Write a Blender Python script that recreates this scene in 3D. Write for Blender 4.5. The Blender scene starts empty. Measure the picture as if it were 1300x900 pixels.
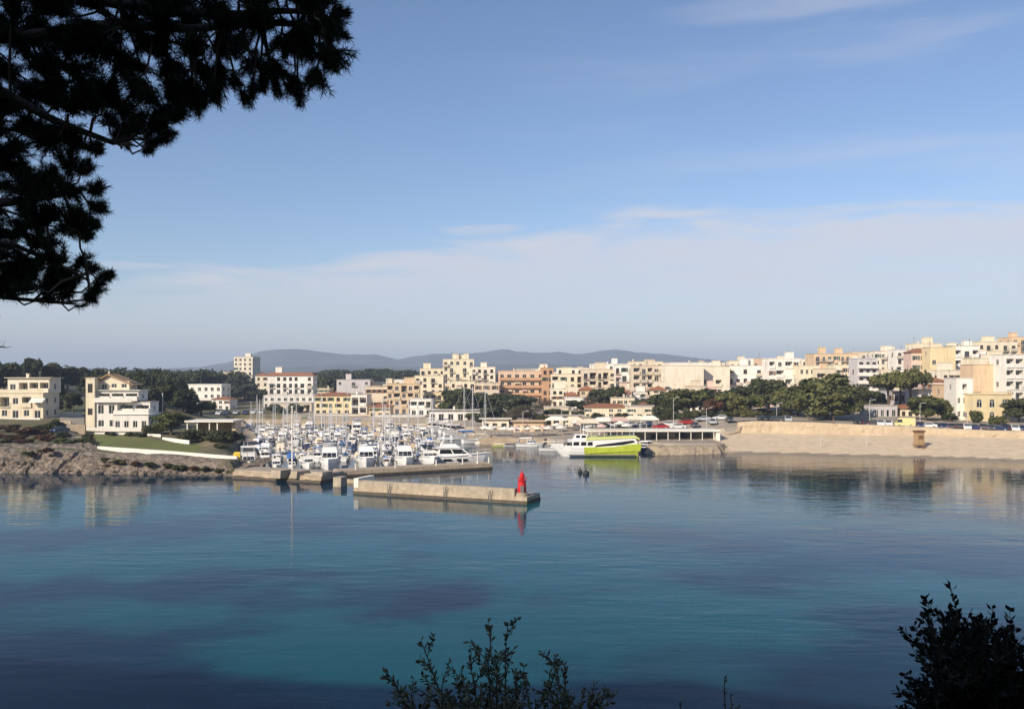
import bpy, math, random
import numpy as np
from mathutils import Vector, Matrix, noise

SC = bpy.context.scene
COL = SC.collection
R = math.radians
F = 1125.8          # focal length in pixels of the 1300 wide photograph
CAM_Z = 18.0
HOR = 475.0         # row of the horizon

# ------------------------------------------------------------------ camera
cam_d = bpy.data.cameras.new("camera")
cam = bpy.data.objects.new("camera", cam_d)
COL.objects.link(cam)
cam.location = (0, 0, CAM_Z)
cam.rotation_euler = (R(90), 0, 0)
cam_d.angle_x = R(60)
cam_d.shift_y = 25.0 / 1300.0
cam_d.clip_start = 0.05
cam_d.clip_end = 20000
SC.camera = cam

# ------------------------------------------------------------------ sun, sky, exposure
SUN_EL = 29.0
SUN_DIR = Vector((-0.64, -0.77, 0)).normalized() * math.cos(R(SUN_EL)) + Vector((0, 0, math.sin(R(SUN_EL))))
sun_d = bpy.data.lights.new("sun", 'SUN')
sun_d.energy = 5.0
sun_d.angle = R(0.5)
sun_d.color = (1.0, 0.88, 0.71)
sun = bpy.data.objects.new("sun", sun_d)
COL.objects.link(sun)
sun.location = (-60, -80, 90)
sun.rotation_euler = SUN_DIR.to_track_quat('Z', 'Y').to_euler()

SC.view_settings.view_transform = 'Standard'
SC.view_settings.look = 'None'
SC.view_settings.gamma = 1
SC.view_settings.use_curve_mapping = False
SC.view_settings.exposure = 0.22
SC.render.engine = 'CYCLES'
SC.cycles.use_denoising = True
SC.cycles.max_bounces = 6
SC.cycles.diffuse_bounces = 3
SC.cycles.glossy_bounces = 3
SC.cycles.transmission_bounces = 2
SC.cycles.volume_bounces = 0
SC.cycles.transparent_max_bounces = 4
SC.cycles.sample_clamp_indirect = 4.0
SC.cycles.caustics_reflective = False
SC.cycles.caustics_refractive = False

world = bpy.data.worlds.new("World")
SC.world = world
world.use_nodes = True


def build_world():
    nt = world.node_tree
    nt.nodes.clear()
    N, L = nt.nodes.new, nt.links.new

    def math_(op, a, b=None, c=None, clamp=False):
        n = N('ShaderNodeMath'); n.operation = op; n.use_clamp = clamp
        for i, v in enumerate((a, b, c)):
            if v is None: continue
            if isinstance(v, (int, float)): n.inputs[i].default_value = v
            else: L(v, n.inputs[i])
        return n.outputs[0]
    out = N('ShaderNodeOutputWorld')
    bg = N('ShaderNodeBackground'); bg.inputs[1].default_value = SKY_STRENGTH
    sky = N('ShaderNodeTexSky'); sky.sky_type = 'NISHITA'; sky.sun_disc = False
    sky.sun_elevation = R(SUN_EL)
    sky.sun_rotation = math.atan2(SUN_DIR.x, SUN_DIR.y)
    sky.altitude = 0; sky.air_density = 1.0; sky.dust_density = 0.6; sky.ozone_density = 1.6
    tc = N('ShaderNodeTexCoord')
    sep = N('ShaderNodeSeparateXYZ'); L(tc.outputs['Generated'], sep.inputs[0])
    x, y, z = sep.outputs
    az = math_('ARCTAN2', x, y)
    el = math_('ARCSINE', z)
    # upper edge of the thin cloud veil, as elevation over azimuth
    mr = N('ShaderNodeMapRange'); L(az, mr.inputs[0])
    mr.inputs[1].default_value = -0.55; mr.inputs[2].default_value = 0.55
    ramp = N('ShaderNodeFloatCurve'); L(mr.outputs[0], ramp.inputs[1])
    cv = ramp.mapping.curves[0]
    pts = [(0.0, .075), (.13, .095), (.30, .122), (.46, .152), (.60, .172), (.75, .178), (1.0, .168)]
    cv.points[0].location = pts[0]; cv.points[1].location = pts[-1]
    for p in pts[1:-1]: cv.points.new(*p)
    ramp.mapping.update()
    # noise in sky coordinates, stretched along the horizon
    cmb = N('ShaderNodeCombineXYZ'); L(math_('MULTIPLY', az, 3.2), cmb.inputs[0]); L(math_('MULTIPLY', el, 20.0), cmb.inputs[1])
    n1 = N('ShaderNodeTexNoise'); n1.inputs['Scale'].default_value = 1.6; n1.inputs['Detail'].default_value = 8; n1.inputs['Roughness'].default_value = .62
    n1.inputs['Distortion'].default_value = 0.5
    L(cmb.outputs[0], n1.inputs['Vector'])
    cmb2 = N('ShaderNodeCombineXYZ'); L(math_('MULTIPLY', az, 1.2), cmb2.inputs[0]); L(math_('MULTIPLY', el, 9.0), cmb2.inputs[1]); cmb2.inputs[2].default_value = 4.4
    n2 = N('ShaderNodeTexNoise'); n2.inputs['Scale'].default_value = 2.6; n2.inputs['Detail'].default_value = 5
    L(cmb2.outputs[0], n2.inputs['Vector'])
    d = math_('SUBTRACT', ramp.outputs[0], el)
    d = math_('ADD', d, math_('MULTIPLY', math_('SUBTRACT', n1.outputs[0], 0.5), 0.125))
    veil = N('ShaderNodeMapRange'); veil.interpolation_type = 'SMOOTHSTEP'; L(d, veil.inputs[0])
    veil.inputs[1].default_value = -0.012; veil.inputs[2].default_value = 0.030
    # thinner towards the horizon
    low = N('ShaderNodeMapRange'); low.interpolation_type = 'SMOOTHSTEP'; L(el, low.inputs[0])
    low.inputs[1].default_value = 0.02; low.inputs[2].default_value = 0.13
    low.inputs[3].default_value = 0.30; low.inputs[4].default_value = 0.80
    v1 = math_('MULTIPLY', math_('MULTIPLY', veil.outputs[0], low.outputs[0]), math_('ADD', math_('MULTIPLY', n1.outputs[0], 1.0), 0.42))
    # faint high streaks
    st = N('ShaderNodeMapRange'); L(n2.outputs[0], st.inputs[0])
    st.inputs[1].default_value = .50; st.inputs[2].default_value = .80; st.inputs[3].default_value = 0; st.inputs[4].default_value = .38
    up = N('ShaderNodeMapRange'); L(az, up.inputs[0]); up.inputs[1].default_value = -.1; up.inputs[2].default_value = .5
    v2 = math_('MULTIPLY', st.outputs[0], up.outputs[0])
    # the wisp high on the right of the town
    v3 = None
    for (ca, ce, ra, re, am) in ((.33, .385, .17, .022, .34), (-.033, .161, .050, .0085, .75), (.175, .178, .085, .010, .75), (.25, .170, .05, .012, .5), (-.40, .112, .05, .007, .5)):
        bx = math_('DIVIDE', math_('SUBTRACT', az, ca), ra)
        by = math_('DIVIDE', math_('ADD', math_('SUBTRACT', el, ce), math_('MULTIPLY', math_('SUBTRACT', n2.outputs[0], .5), -.06)), re)
        rr = math_('ADD', math_('MULTIPLY', bx, bx), math_('MULTIPLY', by, by))
        wz = N('ShaderNodeMapRange'); wz.interpolation_type = 'SMOOTHSTEP'; L(rr, wz.inputs[0]); wz.inputs[1].default_value = 1.3; wz.inputs[2].default_value = 0
        wz.inputs[3].default_value = 0; wz.inputs[4].default_value = am
        q = math_('MULTIPLY', wz.outputs[0], math_('MULTIPLY', n1.outputs[0], 1.5), clamp=True)
        v3 = q if v3 is None else math_('MAXIMUM', v3, q)
    v = math_('MAXIMUM', math_('MAXIMUM', v1, v2), v3, clamp=True)
    tint = N('ShaderNodeMix'); tint.data_type = 'RGBA'; tint.blend_type = 'MULTIPLY'; tint.inputs[0].default_value = 1.0
    L(sky.outputs[0], tint.inputs[6]); tint.inputs[7].default_value = SKY_TINT
    mix = N('ShaderNodeMix'); mix.data_type = 'RGBA'; L(v, mix.inputs[0]); L(tint.outputs[2], mix.inputs[6]); mix.inputs[7].default_value = CLOUD_COL
    L(mix.outputs[2], bg.inputs[0]); L(bg.outputs[0], out.inputs[0])


SKY_STRENGTH = 0.087
SKY_TINT = (1.11, 1.15, 1.31, 1)
CLOUD_COL = (7.1, 7.1, 7.7, 1)
build_world()

# ------------------------------------------------------------------ helpers
rnd = random.Random(7)


def px2x(px, Y): return (px - 650.0) / F * Y
def py2z(py, Y): return CAM_Z - (py - HOR) / F * Y
def P(px, py, Y): return Vector((px2x(px, Y), Y, py2z(py, Y)))


def tag(o, label=None, cat=None, group=None, kind=None):
    if label: o['label'] = label
    if cat: o['category'] = cat
    if group: o['group'] = group
    if kind: o['kind'] = kind
    return o


def empty(name, loc=(0, 0, 0), rz=0, label=None, cat=None, group=None):
    o = bpy.data.objects.new(name, None)
    o.empty_display_size = 0.2
    COL.objects.link(o)
    o.location = loc
    o.rotation_euler = (0, 0, rz)
    return tag(o, label, cat, group)


def put(name, me, parent=None, loc=(0, 0, 0), rz=0):
    o = bpy.data.objects.new(name, me)
    COL.objects.link(o)
    o.location = loc
    o.rotation_euler = (0, 0, rz)
    if parent: o.parent = parent
    return o


def copy_tree(o, parent=None):
    c = o.copy(); COL.objects.link(c)
    c.parent = parent
    for ch in o.children:
        copy_tree(ch, c)
    return c


class MB:
    """collects faces of one mesh"""
    def __init__(s):
        s.v = []; s.f = []; s.mi = []; s.m = 0

    def face(s, pts):
        n = len(s.v)
        s.v.extend([tuple(p) for p in pts]); s.f.append(tuple(range(n, n + len(pts)))); s.mi.append(s.m)

    def box(s, x0, x1, y0, y1, z0, z1, tx=0, ty=0):
        n = len(s.v)
        s.v += [(x0, y0, z0), (x1, y0, z0), (x1, y1, z0), (x0, y1, z0),
                (x0 + tx, y0 + ty, z1), (x1 - tx, y0 + ty, z1), (x1 - tx, y1 - ty, z1), (x0 + tx, y1 - ty, z1)]
        for q in ((0, 3, 2, 1), (4, 5, 6, 7), (0, 1, 5, 4), (1, 2, 6, 5), (2, 3, 7, 6), (3, 0, 4, 7)):
            s.f.append(tuple(n + i for i in q)); s.mi.append(s.m)

    def bar(s, a, b, w, h=None, up=(0, 0, 1)):
        a, b = Vector(a), Vector(b); h = h or w
        d = (b - a).normalized(); u = Vector(up)
        if abs(d.dot(u)) > .95: u = Vector((1, 0, 0))
        r = d.cross(u).normalized() * w / 2; t = r.cross(d).normalized() * h / 2
        q = [a - r - t, a + r - t, a + r + t, a - r + t]; e = [p + (b - a) for p in q]
        n = len(s.v); s.v += [tuple(p) for p in q + e]
        for k in ((0, 1, 2, 3), (7, 6, 5, 4), (1, 0, 4, 5), (2, 1, 5, 6), (3, 2, 6, 7), (0, 3, 7, 4)):
            s.f.append(tuple(n + i for i in k)); s.mi.append(s.m)

    def tube(s, pts, rad, n=6, cap=True):
        pts = [Vector(p) for p in pts]; base = len(s.v)
        if isinstance(rad, (int, float)): rad = [rad] * len(pts)
        prev = None
        for i, p in enumerate(pts):
            d = (pts[min(i + 1, len(pts) - 1)] - pts[max(i - 1, 0)])
            d = d.normalized() if d.length > 1e-9 else Vector((0, 0, 1))
            if prev is None:
                u = Vector((0, 0, 1)) if abs(d.z) < .9 else Vector((1, 0, 0))
                a = d.cross(u).normalized()
            else:
                a = (prev - d * prev.dot(d))
                a = a.normalized() if a.length > 1e-6 else d.orthogonal().normalized()
            prev = a; b = d.cross(a)
            for k in range(n):
                t = 2 * math.pi * k / n
                s.v.append(tuple(p + (a * math.cos(t) + b * math.sin(t)) * rad[i]))
        for i in range(len(pts) - 1):
            for k in range(n):
                k2 = (k + 1) % n
                s.f.append((base + i * n + k, base + i * n + k2, base + (i + 1) * n + k2, base + (i + 1) * n + k)); s.mi.append(s.m)
        if cap:
            s.f.append(tuple(base + k for k in reversed(range(n)))); s.mi.append(s.m)
            s.f.append(tuple(base + (len(pts) - 1) * n + k for k in range(n))); s.mi.append(s.m)

    def lathe(s, prof, n=16, c=(0, 0)):
        """prof: list of (radius, z)"""
        base = len(s.v)
        for r, z in prof:
            for k in range(n):
                t = 2 * math.pi * k / n
                s.v.append((c[0] + r * math.cos(t), c[1] + r * math.sin(t), z))
        for i in range(len(prof) - 1):
            for k in range(n):
                k2 = (k + 1) % n
                s.f.append((base + i * n + k, base + i * n + k2, base + (i + 1) * n + k2, base + (i + 1) * n + k)); s.mi.append(s.m)
        s.f.append(tuple(base + k for k in reversed(range(n)))); s.mi.append(s.m)
        s.f.append(tuple(base + (len(prof) - 1) * n + k for k in range(n))); s.mi.append(s.m)

    def loft(s, rings, cap=True, closed=True):
        base = len(s.v); n = len(rings[0])
        for r in rings: s.v += [tuple(p) for p in r]
        for i in range(len(rings) - 1):
            for k in range(n if closed else n - 1):
                k2 = (k + 1) % n
                s.f.append((base + i * n + k, base + i * n + k2, base + (i + 1) * n + k2, base + (i + 1) * n + k)); s.mi.append(s.m)
        if cap:
            s.f.append(tuple(base + k for k in reversed(range(n)))); s.mi.append(s.m)
            s.f.append(tuple(base + (len(rings) - 1) * n + k for k in range(n))); s.mi.append(s.m)

    def mesh(s, name, mats, smooth=False):
        me = bpy.data.meshes.new(name)
        me.from_pydata(s.v, [], s.f)
        if not isinstance(mats, (list, tuple)): mats = [mats]
        for m in mats: me.materials.append(m)
        if len(mats) > 1: me.polygons.foreach_set('material_index', s.mi)
        if smooth: me.polygons.foreach_set('use_smooth', [True] * len(s.f))
        me.update()
        return me

    def build(s, name, mats, parent=None, smooth=False, loc=(0, 0, 0), rz=0):
        return put(name, s.mesh(name, mats, smooth), parent, loc, rz)


# ------------------------------------------------------------------ materials
def nodes_of(m):
    m.use_nodes = True
    nt = m.node_tree
    return nt, nt.nodes['Principled BSDF']


def mat(name, col, rough=.8, var=0.0, scale=1.0, spec=.3, metal=0, streak=0.0, bump=0.0, bscale=6.0, island=0.0, objvar=0.0, col2=None, detail=5):
    """procedural material: base colour broken by noise, optional vertical weather streaks, bump and per piece variation"""
    m = bpy.data.materials.new(name)
    nt, b = nodes_of(m)
    N, L = nt.nodes.new, nt.links.new
    b.inputs['Roughness'].default_value = rough
    b.inputs['Specular IOR Level'].default_value = spec
    b.inputs['Metallic'].default_value = metal
    c = (*col, 1)
    geo = N('ShaderNodeNewGeometry')
    cur = N('ShaderNodeRGB'); cur.outputs[0].default_value = c
    cur = cur.outputs[0]
    if var or col2:
        n = N('ShaderNodeTexNoise'); n.inputs['Scale'].default_value = scale; n.inputs['Detail'].default_value = detail
        n.inputs['Roughness'].default_value = .62
        L(geo.outputs['Position'], n.inputs['Vector'])
        mr = N('ShaderNodeMapRange'); L(n.outputs[0], mr.inputs[0]); mr.inputs[1].default_value = .33; mr.inputs[2].default_value = .67
        mx = N('ShaderNodeMix'); mx.data_type = 'RGBA'; L(mr.outputs[0], mx.inputs[0])
        c2 = col2 or tuple(k * (1 - var) for k in col)
        L(cur, mx.inputs[6]); mx.inputs[7].default_value = (*c2, 1)
        cur = mx.outputs[2]
    if streak:
        mp = N('ShaderNodeMapping'); mp.inputs['Scale'].default_value = (1.3, 1.3, .16)
        L(geo.outputs['Position'], mp.inputs[0])
        n = N('ShaderNodeTexNoise'); n.inputs['Scale'].default_value = 1.1; n.inputs['Detail'].default_value = 6
        L(mp.outputs[0], n.inputs['Vector'])
        mr = N('ShaderNodeMapRange'); L(n.outputs[0], mr.inputs[0]); mr.inputs[1].default_value = .48; mr.inputs[2].default_value = .75
        mr.inputs[3].default_value = 0; mr.inputs[4].default_value = streak
        mx = N('ShaderNodeMix'); mx.data_type = 'RGBA'; L(mr.outputs[0], mx.inputs[0])
        L(cur, mx.inputs[6]); mx.inputs[7].default_value = (col[0] * .5, col[1] * .46, col[2] * .42, 1)
        cur = mx.outputs[2]
    if island or objvar:
        hs = N('ShaderNodeHueSaturation'); L(cur, hs.inputs['Color'])
        val = None
        if island:
            mr = N('ShaderNodeMapRange'); L(geo.outputs['Random Per Island'], mr.inputs[0])
            mr.inputs[3].default_value = 1 - island; mr.inputs[4].default_value = 1 + island
            val = mr.outputs[0]
        if objvar:
            oi = N('ShaderNodeObjectInfo')
            mr = N('ShaderNodeMapRange'); L(oi.outputs['Random'], mr.inputs[0])
            mr.inputs[3].default_value = 1 - objvar; mr.inputs[4].default_value = 1 + objvar
            mh = N('ShaderNodeMapRange'); L(oi.outputs['Random'], mh.inputs[0])
            mh.inputs[3].default_value = .5 + objvar * .07; mh.inputs[4].default_value = .5 - objvar * .07
            L(mh.outputs[0], hs.inputs['Hue'])
            if val:
                mm = N('ShaderNodeMath'); mm.operation = 'MULTIPLY'; L(val, mm.inputs[0]); L(mr.outputs[0], mm.inputs[1]); val = mm.outputs[0]
            else: val = mr.outputs[0]
        L(val, hs.inputs['Value'])
        cur = hs.outputs[0]
    L(cur, b.inputs['Base Color'])
    if bump:
        n = N('ShaderNodeTexNoise'); n.inputs['Scale'].default_value = bscale; n.inputs['Detail'].default_value = 6
        L(geo.outputs['Position'], n.inputs['Vector'])
        bp = N('ShaderNodeBump'); bp.inputs['Strength'].default_value = bump; bp.inputs['Distance'].default_value = .3
        L(n.outputs[0], bp.inputs['Height']); L(bp.outputs[0], b.inputs['Normal'])
    return m


def plaster(name, col): return mat(name, col, .9, var=.12, scale=.35, spec=.15, streak=.38)


WALL = {k: plaster('plaster_' + k, c) for k, c in dict(
    white=(.80, .76, .69), cream=(.76, .67, .50), yellow=(.74, .61, .37), peach=(.70, .52, .34), terracotta=(.54, .33, .20),
    pink=(.68, .51, .42), lilac=(.58, .54, .54), beige=(.67, .57, .44), tan=(.66, .51, .34), brown=(.30, .18, .11), pale=(.79, .71, .57),
    grey=(.42, .41, .39), salmon=(.68, .50, .36)).items()}
M = {}
M['tile'] = mat('roof_tiles', (.34, .15, .08), .85, var=.35, scale=1.4)
M['slab'] = mat('roof_slab', (.55, .48, .40), .9, var=.25, scale=.5)
M['glass'] = mat('window_glass', (.028, .032, .036), .12, spec=.6, objvar=.5)
M['frame_white'] = mat('white_joinery', (.70, .68, .63), .6)
M['frame_brown'] = mat('brown_joinery', (.16, .085, .045), .6)
M['shutter_brown'] = mat('brown_shutter', (.20, .11, .06), .7, objvar=.25)
M['shutter_green'] = mat('green_shutter', (.05, .11, .08), .7, objvar=.25)
M['rail'] = mat('railing_metal', (.16, .16, .16), .5)
M['rail_white'] = mat('white_railing', (.72, .70, .66), .5)
M['blue'] = mat('blue_canvas', (.05, .17, .48), .7, var=.2, scale=1)
M['navy'] = mat('navy_canvas', (.015, .03, .085), .8, var=.2, scale=1)
M['canvas_tan'] = mat('tan_canvas', (.55, .42, .28), .8, var=.15, scale=1)
M['canvas_cream'] = mat('cream_canvas', (.74, .64, .48), .85, var=.12, scale=1, objvar=.12)
M['canvas_pink'] = mat('faded_pink_canvas', (.66, .46, .40), .85, var=.12, scale=1, objvar=.12)
M['gelcoat'] = mat('white_gelcoat', (.80, .79, .77), .28, var=.06, scale=.8, spec=.5, objvar=.08)
M['deck'] = mat('boat_deck', (.62, .58, .52), .7, var=.1, scale=2)
M['teak'] = mat('teak', (.30, .17, .08), .7, var=.3, scale=3)
M['boat_glass'] = mat('tinted_boat_window', (.012, .014, .018), .08, spec=.7)
M['hull_blue'] = mat('dark_blue_hull', (.02, .05, .15), .3, spec=.5)
M['antifoul'] = mat('boot_stripe', (.03, .06, .14), .6)
M['alu'] = mat('spar_aluminium', (.62, .62, .62), .4, spec=.5)
M['lime'] = mat('lime_green_paint', (.48, .56, .055), .4, var=.22, scale=.8, spec=.5, streak=.25)
M['lime_pale'] = mat('pale_lime_paint', (.66, .70, .25), .45, var=.08, scale=.6)
M['red'] = mat('signal_red_paint', (.62, .02, .02), .4, var=.15, scale=1.5)
M['concrete'] = mat('pier_concrete', (.50, .41, .30), .9, var=.3, scale=.6, streak=.5, bump=.25, bscale=2.5)
M['concrete_pale'] = mat('pale_concrete', (.46, .39, .30), .9, var=.3, scale=.9, streak=.35, bump=.15, bscale=3)
M['wet'] = mat('wet_tide_mark', (.10, .075, .05), .6, var=.4, scale=1.2, bump=.3)
M['whitewash'] = mat('whitewashed_wall', (.80, .76, .68), .9, var=.1, scale=.6, streak=.25)
M['stone'] = mat('quay_stone', (.44, .35, .25), .9, var=.35, scale=.8, streak=.3, bump=.4, bscale=2.0)
M['sandwall'] = mat('sandstone_wall', (.53, .42, .285), .95, var=.28, scale=.45, col2=(.42, .33, .225), bump=.5, bscale=1.2, streak=.35)
M['sand'] = mat('beach_sand', (.66, .53, .37), .95, var=.20, scale=.5, bump=.5, bscale=2.2, detail=9, spec=.1)
M['wetsand'] = mat('wet_sand', (.34, .26, .17), .5, var=.2, scale=.3, spec=.3)
M['paving'] = mat('town_paving', (.40, .34, .27), .9, var=.3, scale=.15)
M['asphalt'] = mat('asphalt', (.06, .058, .055), .85, var=.25, scale=.5)
M['tile_tan'] = mat('tan_roof_tiles', (.46, .29, .16), .85, var=.35, scale=1.4)
M['earth'] = mat('dry_earth', (.20, .16, .10), .95, col2=(.06, .075, .03), scale=.05)
M['farland'] = mat('scrub_plain', (.055, .07, .035), .95, col2=(.11, .10, .06), scale=.008)
M['hill'] = mat('hill_scrub', (.075, .085, .070), .95, col2=(.12, .12, .095), scale=.004)
M['rock'] = mat('shore_limestone', (.30, .245, .195), .95, col2=(.085, .068, .052), scale=.9, bump=1.0, bscale=2.4, detail=9)
M['seabed'] = mat('seabed', (.16, .17, .13), .9)
M['lawn'] = mat('lawn_grass', (.13, .165, .035), .95, col2=(.19, .18, .06), scale=.35, bump=.4, bscale=5)
M['wood'] = mat('weathered_wood', (.42, .28, .15), .8, var=.3, scale=2.5)
M['dark'] = mat('dark_shade_net', (.03, .03, .03), .9)
M['tyre'] = mat('tyre_rubber', (.02, .02, .02), .9)
M['rim'] = mat('wheel_rim', (.45, .45, .45), .4)
M['lamp_glass'] = mat('lamp_glass', (.7, .7, .68), .2)
M['tail'] = mat('tail_lamp', (.35, .02, .02), .3)
M['bark'] = mat('tree_bark', (.13, .095, .065), .95, var=.4, scale=3)
M['bark_pale'] = mat('pale_pine_bark', (.17, .14, .11), .95, var=.45, scale=9, bump=.6, bscale=25)
M['pole_grey'] = mat('galvanised_pole', (.50, .50, .48), .5)
M['buoy'] = mat('dark_buoy', (.025, .03, .03), .6)
M['yellow'] = mat('yellow_plastic', (.72, .52, .06), .5)
M['plum'] = mat('plum_cover', (.09, .05, .12), .8)


def leaf_mat(name, col, col2, isl=.45, objv=.22):
    return mat(name, col, .75, col2=col2, scale=.45, spec=.2, island=isl, objvar=objv, detail=2)


LEAF = dict(
    pine=leaf_mat('pine_leaves', (.072, .080, .026), (.105, .105, .038)),
    dark=leaf_mat('dark_leaves', (.036, .046, .019), (.062, .068, .028)),
    olive=leaf_mat('olive_leaves', (.075, .075, .030), (.050, .058, .024)),
    yellow=leaf_mat('yellow_green_leaves', (.115, .115, .035), (.080, .090, .030)),
    rust=leaf_mat('rusty_leaves', (.115, .050, .026), (.075, .050, .026)),
    brown=leaf_mat('bare_brown_twigs', (.120, .090, .060), (.090, .072, .050)),
    grey=leaf_mat('grey_green_leaves', (.066, .078, .050), (.050, .060, .036)),
)

# ------------------------------------------------------------------ the shore, in metres (x right, y away from the camera)
def wl(px, py):
    Y = CAM_Z * F / (py - HOR)
    return (px2x(px, Y), Y)


SHORE = [(-420, 120), (-200, 150), wl(-40, 600), wl(60, 601), wl(150, 602), wl(230, 603), wl(300, 604.5),
         (-48.5, 163), (-52.5, 174), (-60, 198), (-72, 240), (-88, 285), (-104, 331),
         (-60, 318), (-24, 296), (-16.5, 262), (-8, 228), (8, 223), (9.5, 212), (31, 211),
         wl(830, 577), wl(915, 575.5), wl(985, 576.5), wl(1100, 579.5), wl(1200, 582), wl(1300, 585.5),
         (150, 168), (210, 130), (250, 60), (260, -160), (-420, -160)]
N_ROCK = 6          # first edges: rocks; then quay walls; then the beach from edge I_BEACH on
I_BEACH = 21
# land heights away from the water: (x, y, z)
CTRL = [(-420, 200, 6), (-200, 190, 6), (-100, 178, 3.9), (-88, 176, 3.8), (-76, 172, 3.2), (-66, 172, 3.3), (-52, 166, 2.3), (-50, 172, 2.0),
        (-112, 200, 4.7), (-95, 205, 4.4), (-76, 200, 3.9), (-100, 190, 4.2), (-110, 188, 4.3), (-90, 192, 4.1), (-130, 200, 4.8), (-108, 210, 5.3), (-92, 212, 4.4), (-64, 195, 3.5), (-58, 185, 3.0), (-66, 220, 3.2), (-80, 250, 3.0), (-130, 225, 7), (-118, 228, 7),
        (-98, 222, 5.2), (-88, 220, 4.6), (-110, 260, 8.5), (-140, 280, 11), (-170, 310, 14), (-114, 325, 3.2), (-104, 345, 2.8), (-112, 372, 3.2), (-124, 345, 4.5), (-140, 350, 13), (-200, 260, 11), (-96, 290, 2.6), (-112, 335, 2.6),
        (-60, 326, 2.2), (-20, 300, 2.2), (-10, 270, 2.4), (-2, 240, 1.7), (4, 235, 1.6), (14, 222, 1.6), (30, 220, 1.6), (44, 214, 1.8), (0, 262, 2.8), (20, 255, 2.6), (36, 250, 3.2), (45, 235, 3.2),
        (8, 285, 4), (30, 290, 6), (60, 262, 5.8), (56, 246, 5.6), (70, 246, 5.8), (88, 240, 5.4), (104, 232, 5.0), (118, 220, 4.4), (140, 215, 4.2), (190, 190, 4),
        (92, 262, 6.0), (112, 262, 5.8), (130, 262, 6.0), (85, 285, 8), (300, 200, 10), (260, 300, 22), (350, 100, 10),
        (-150, 470, 10), (-50, 470, 7), (30, 430, 10), (100, 430, 17), (180, 420, 26), (-200, 600, 13), (-100, 640, 11), (0, 700, 12), (120, 700, 16), (300, 600, 26),
        (-600, 600, 14), (700, 700, 22), (-2000, 2500, 12), (0, 2500, 9), (2000, 2500, 14), (0, 6000, 12), (-5000, 3000, 10), (5000, 3000, 14), (-4000, 200, 8), (4000, 200, 10)]

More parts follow.
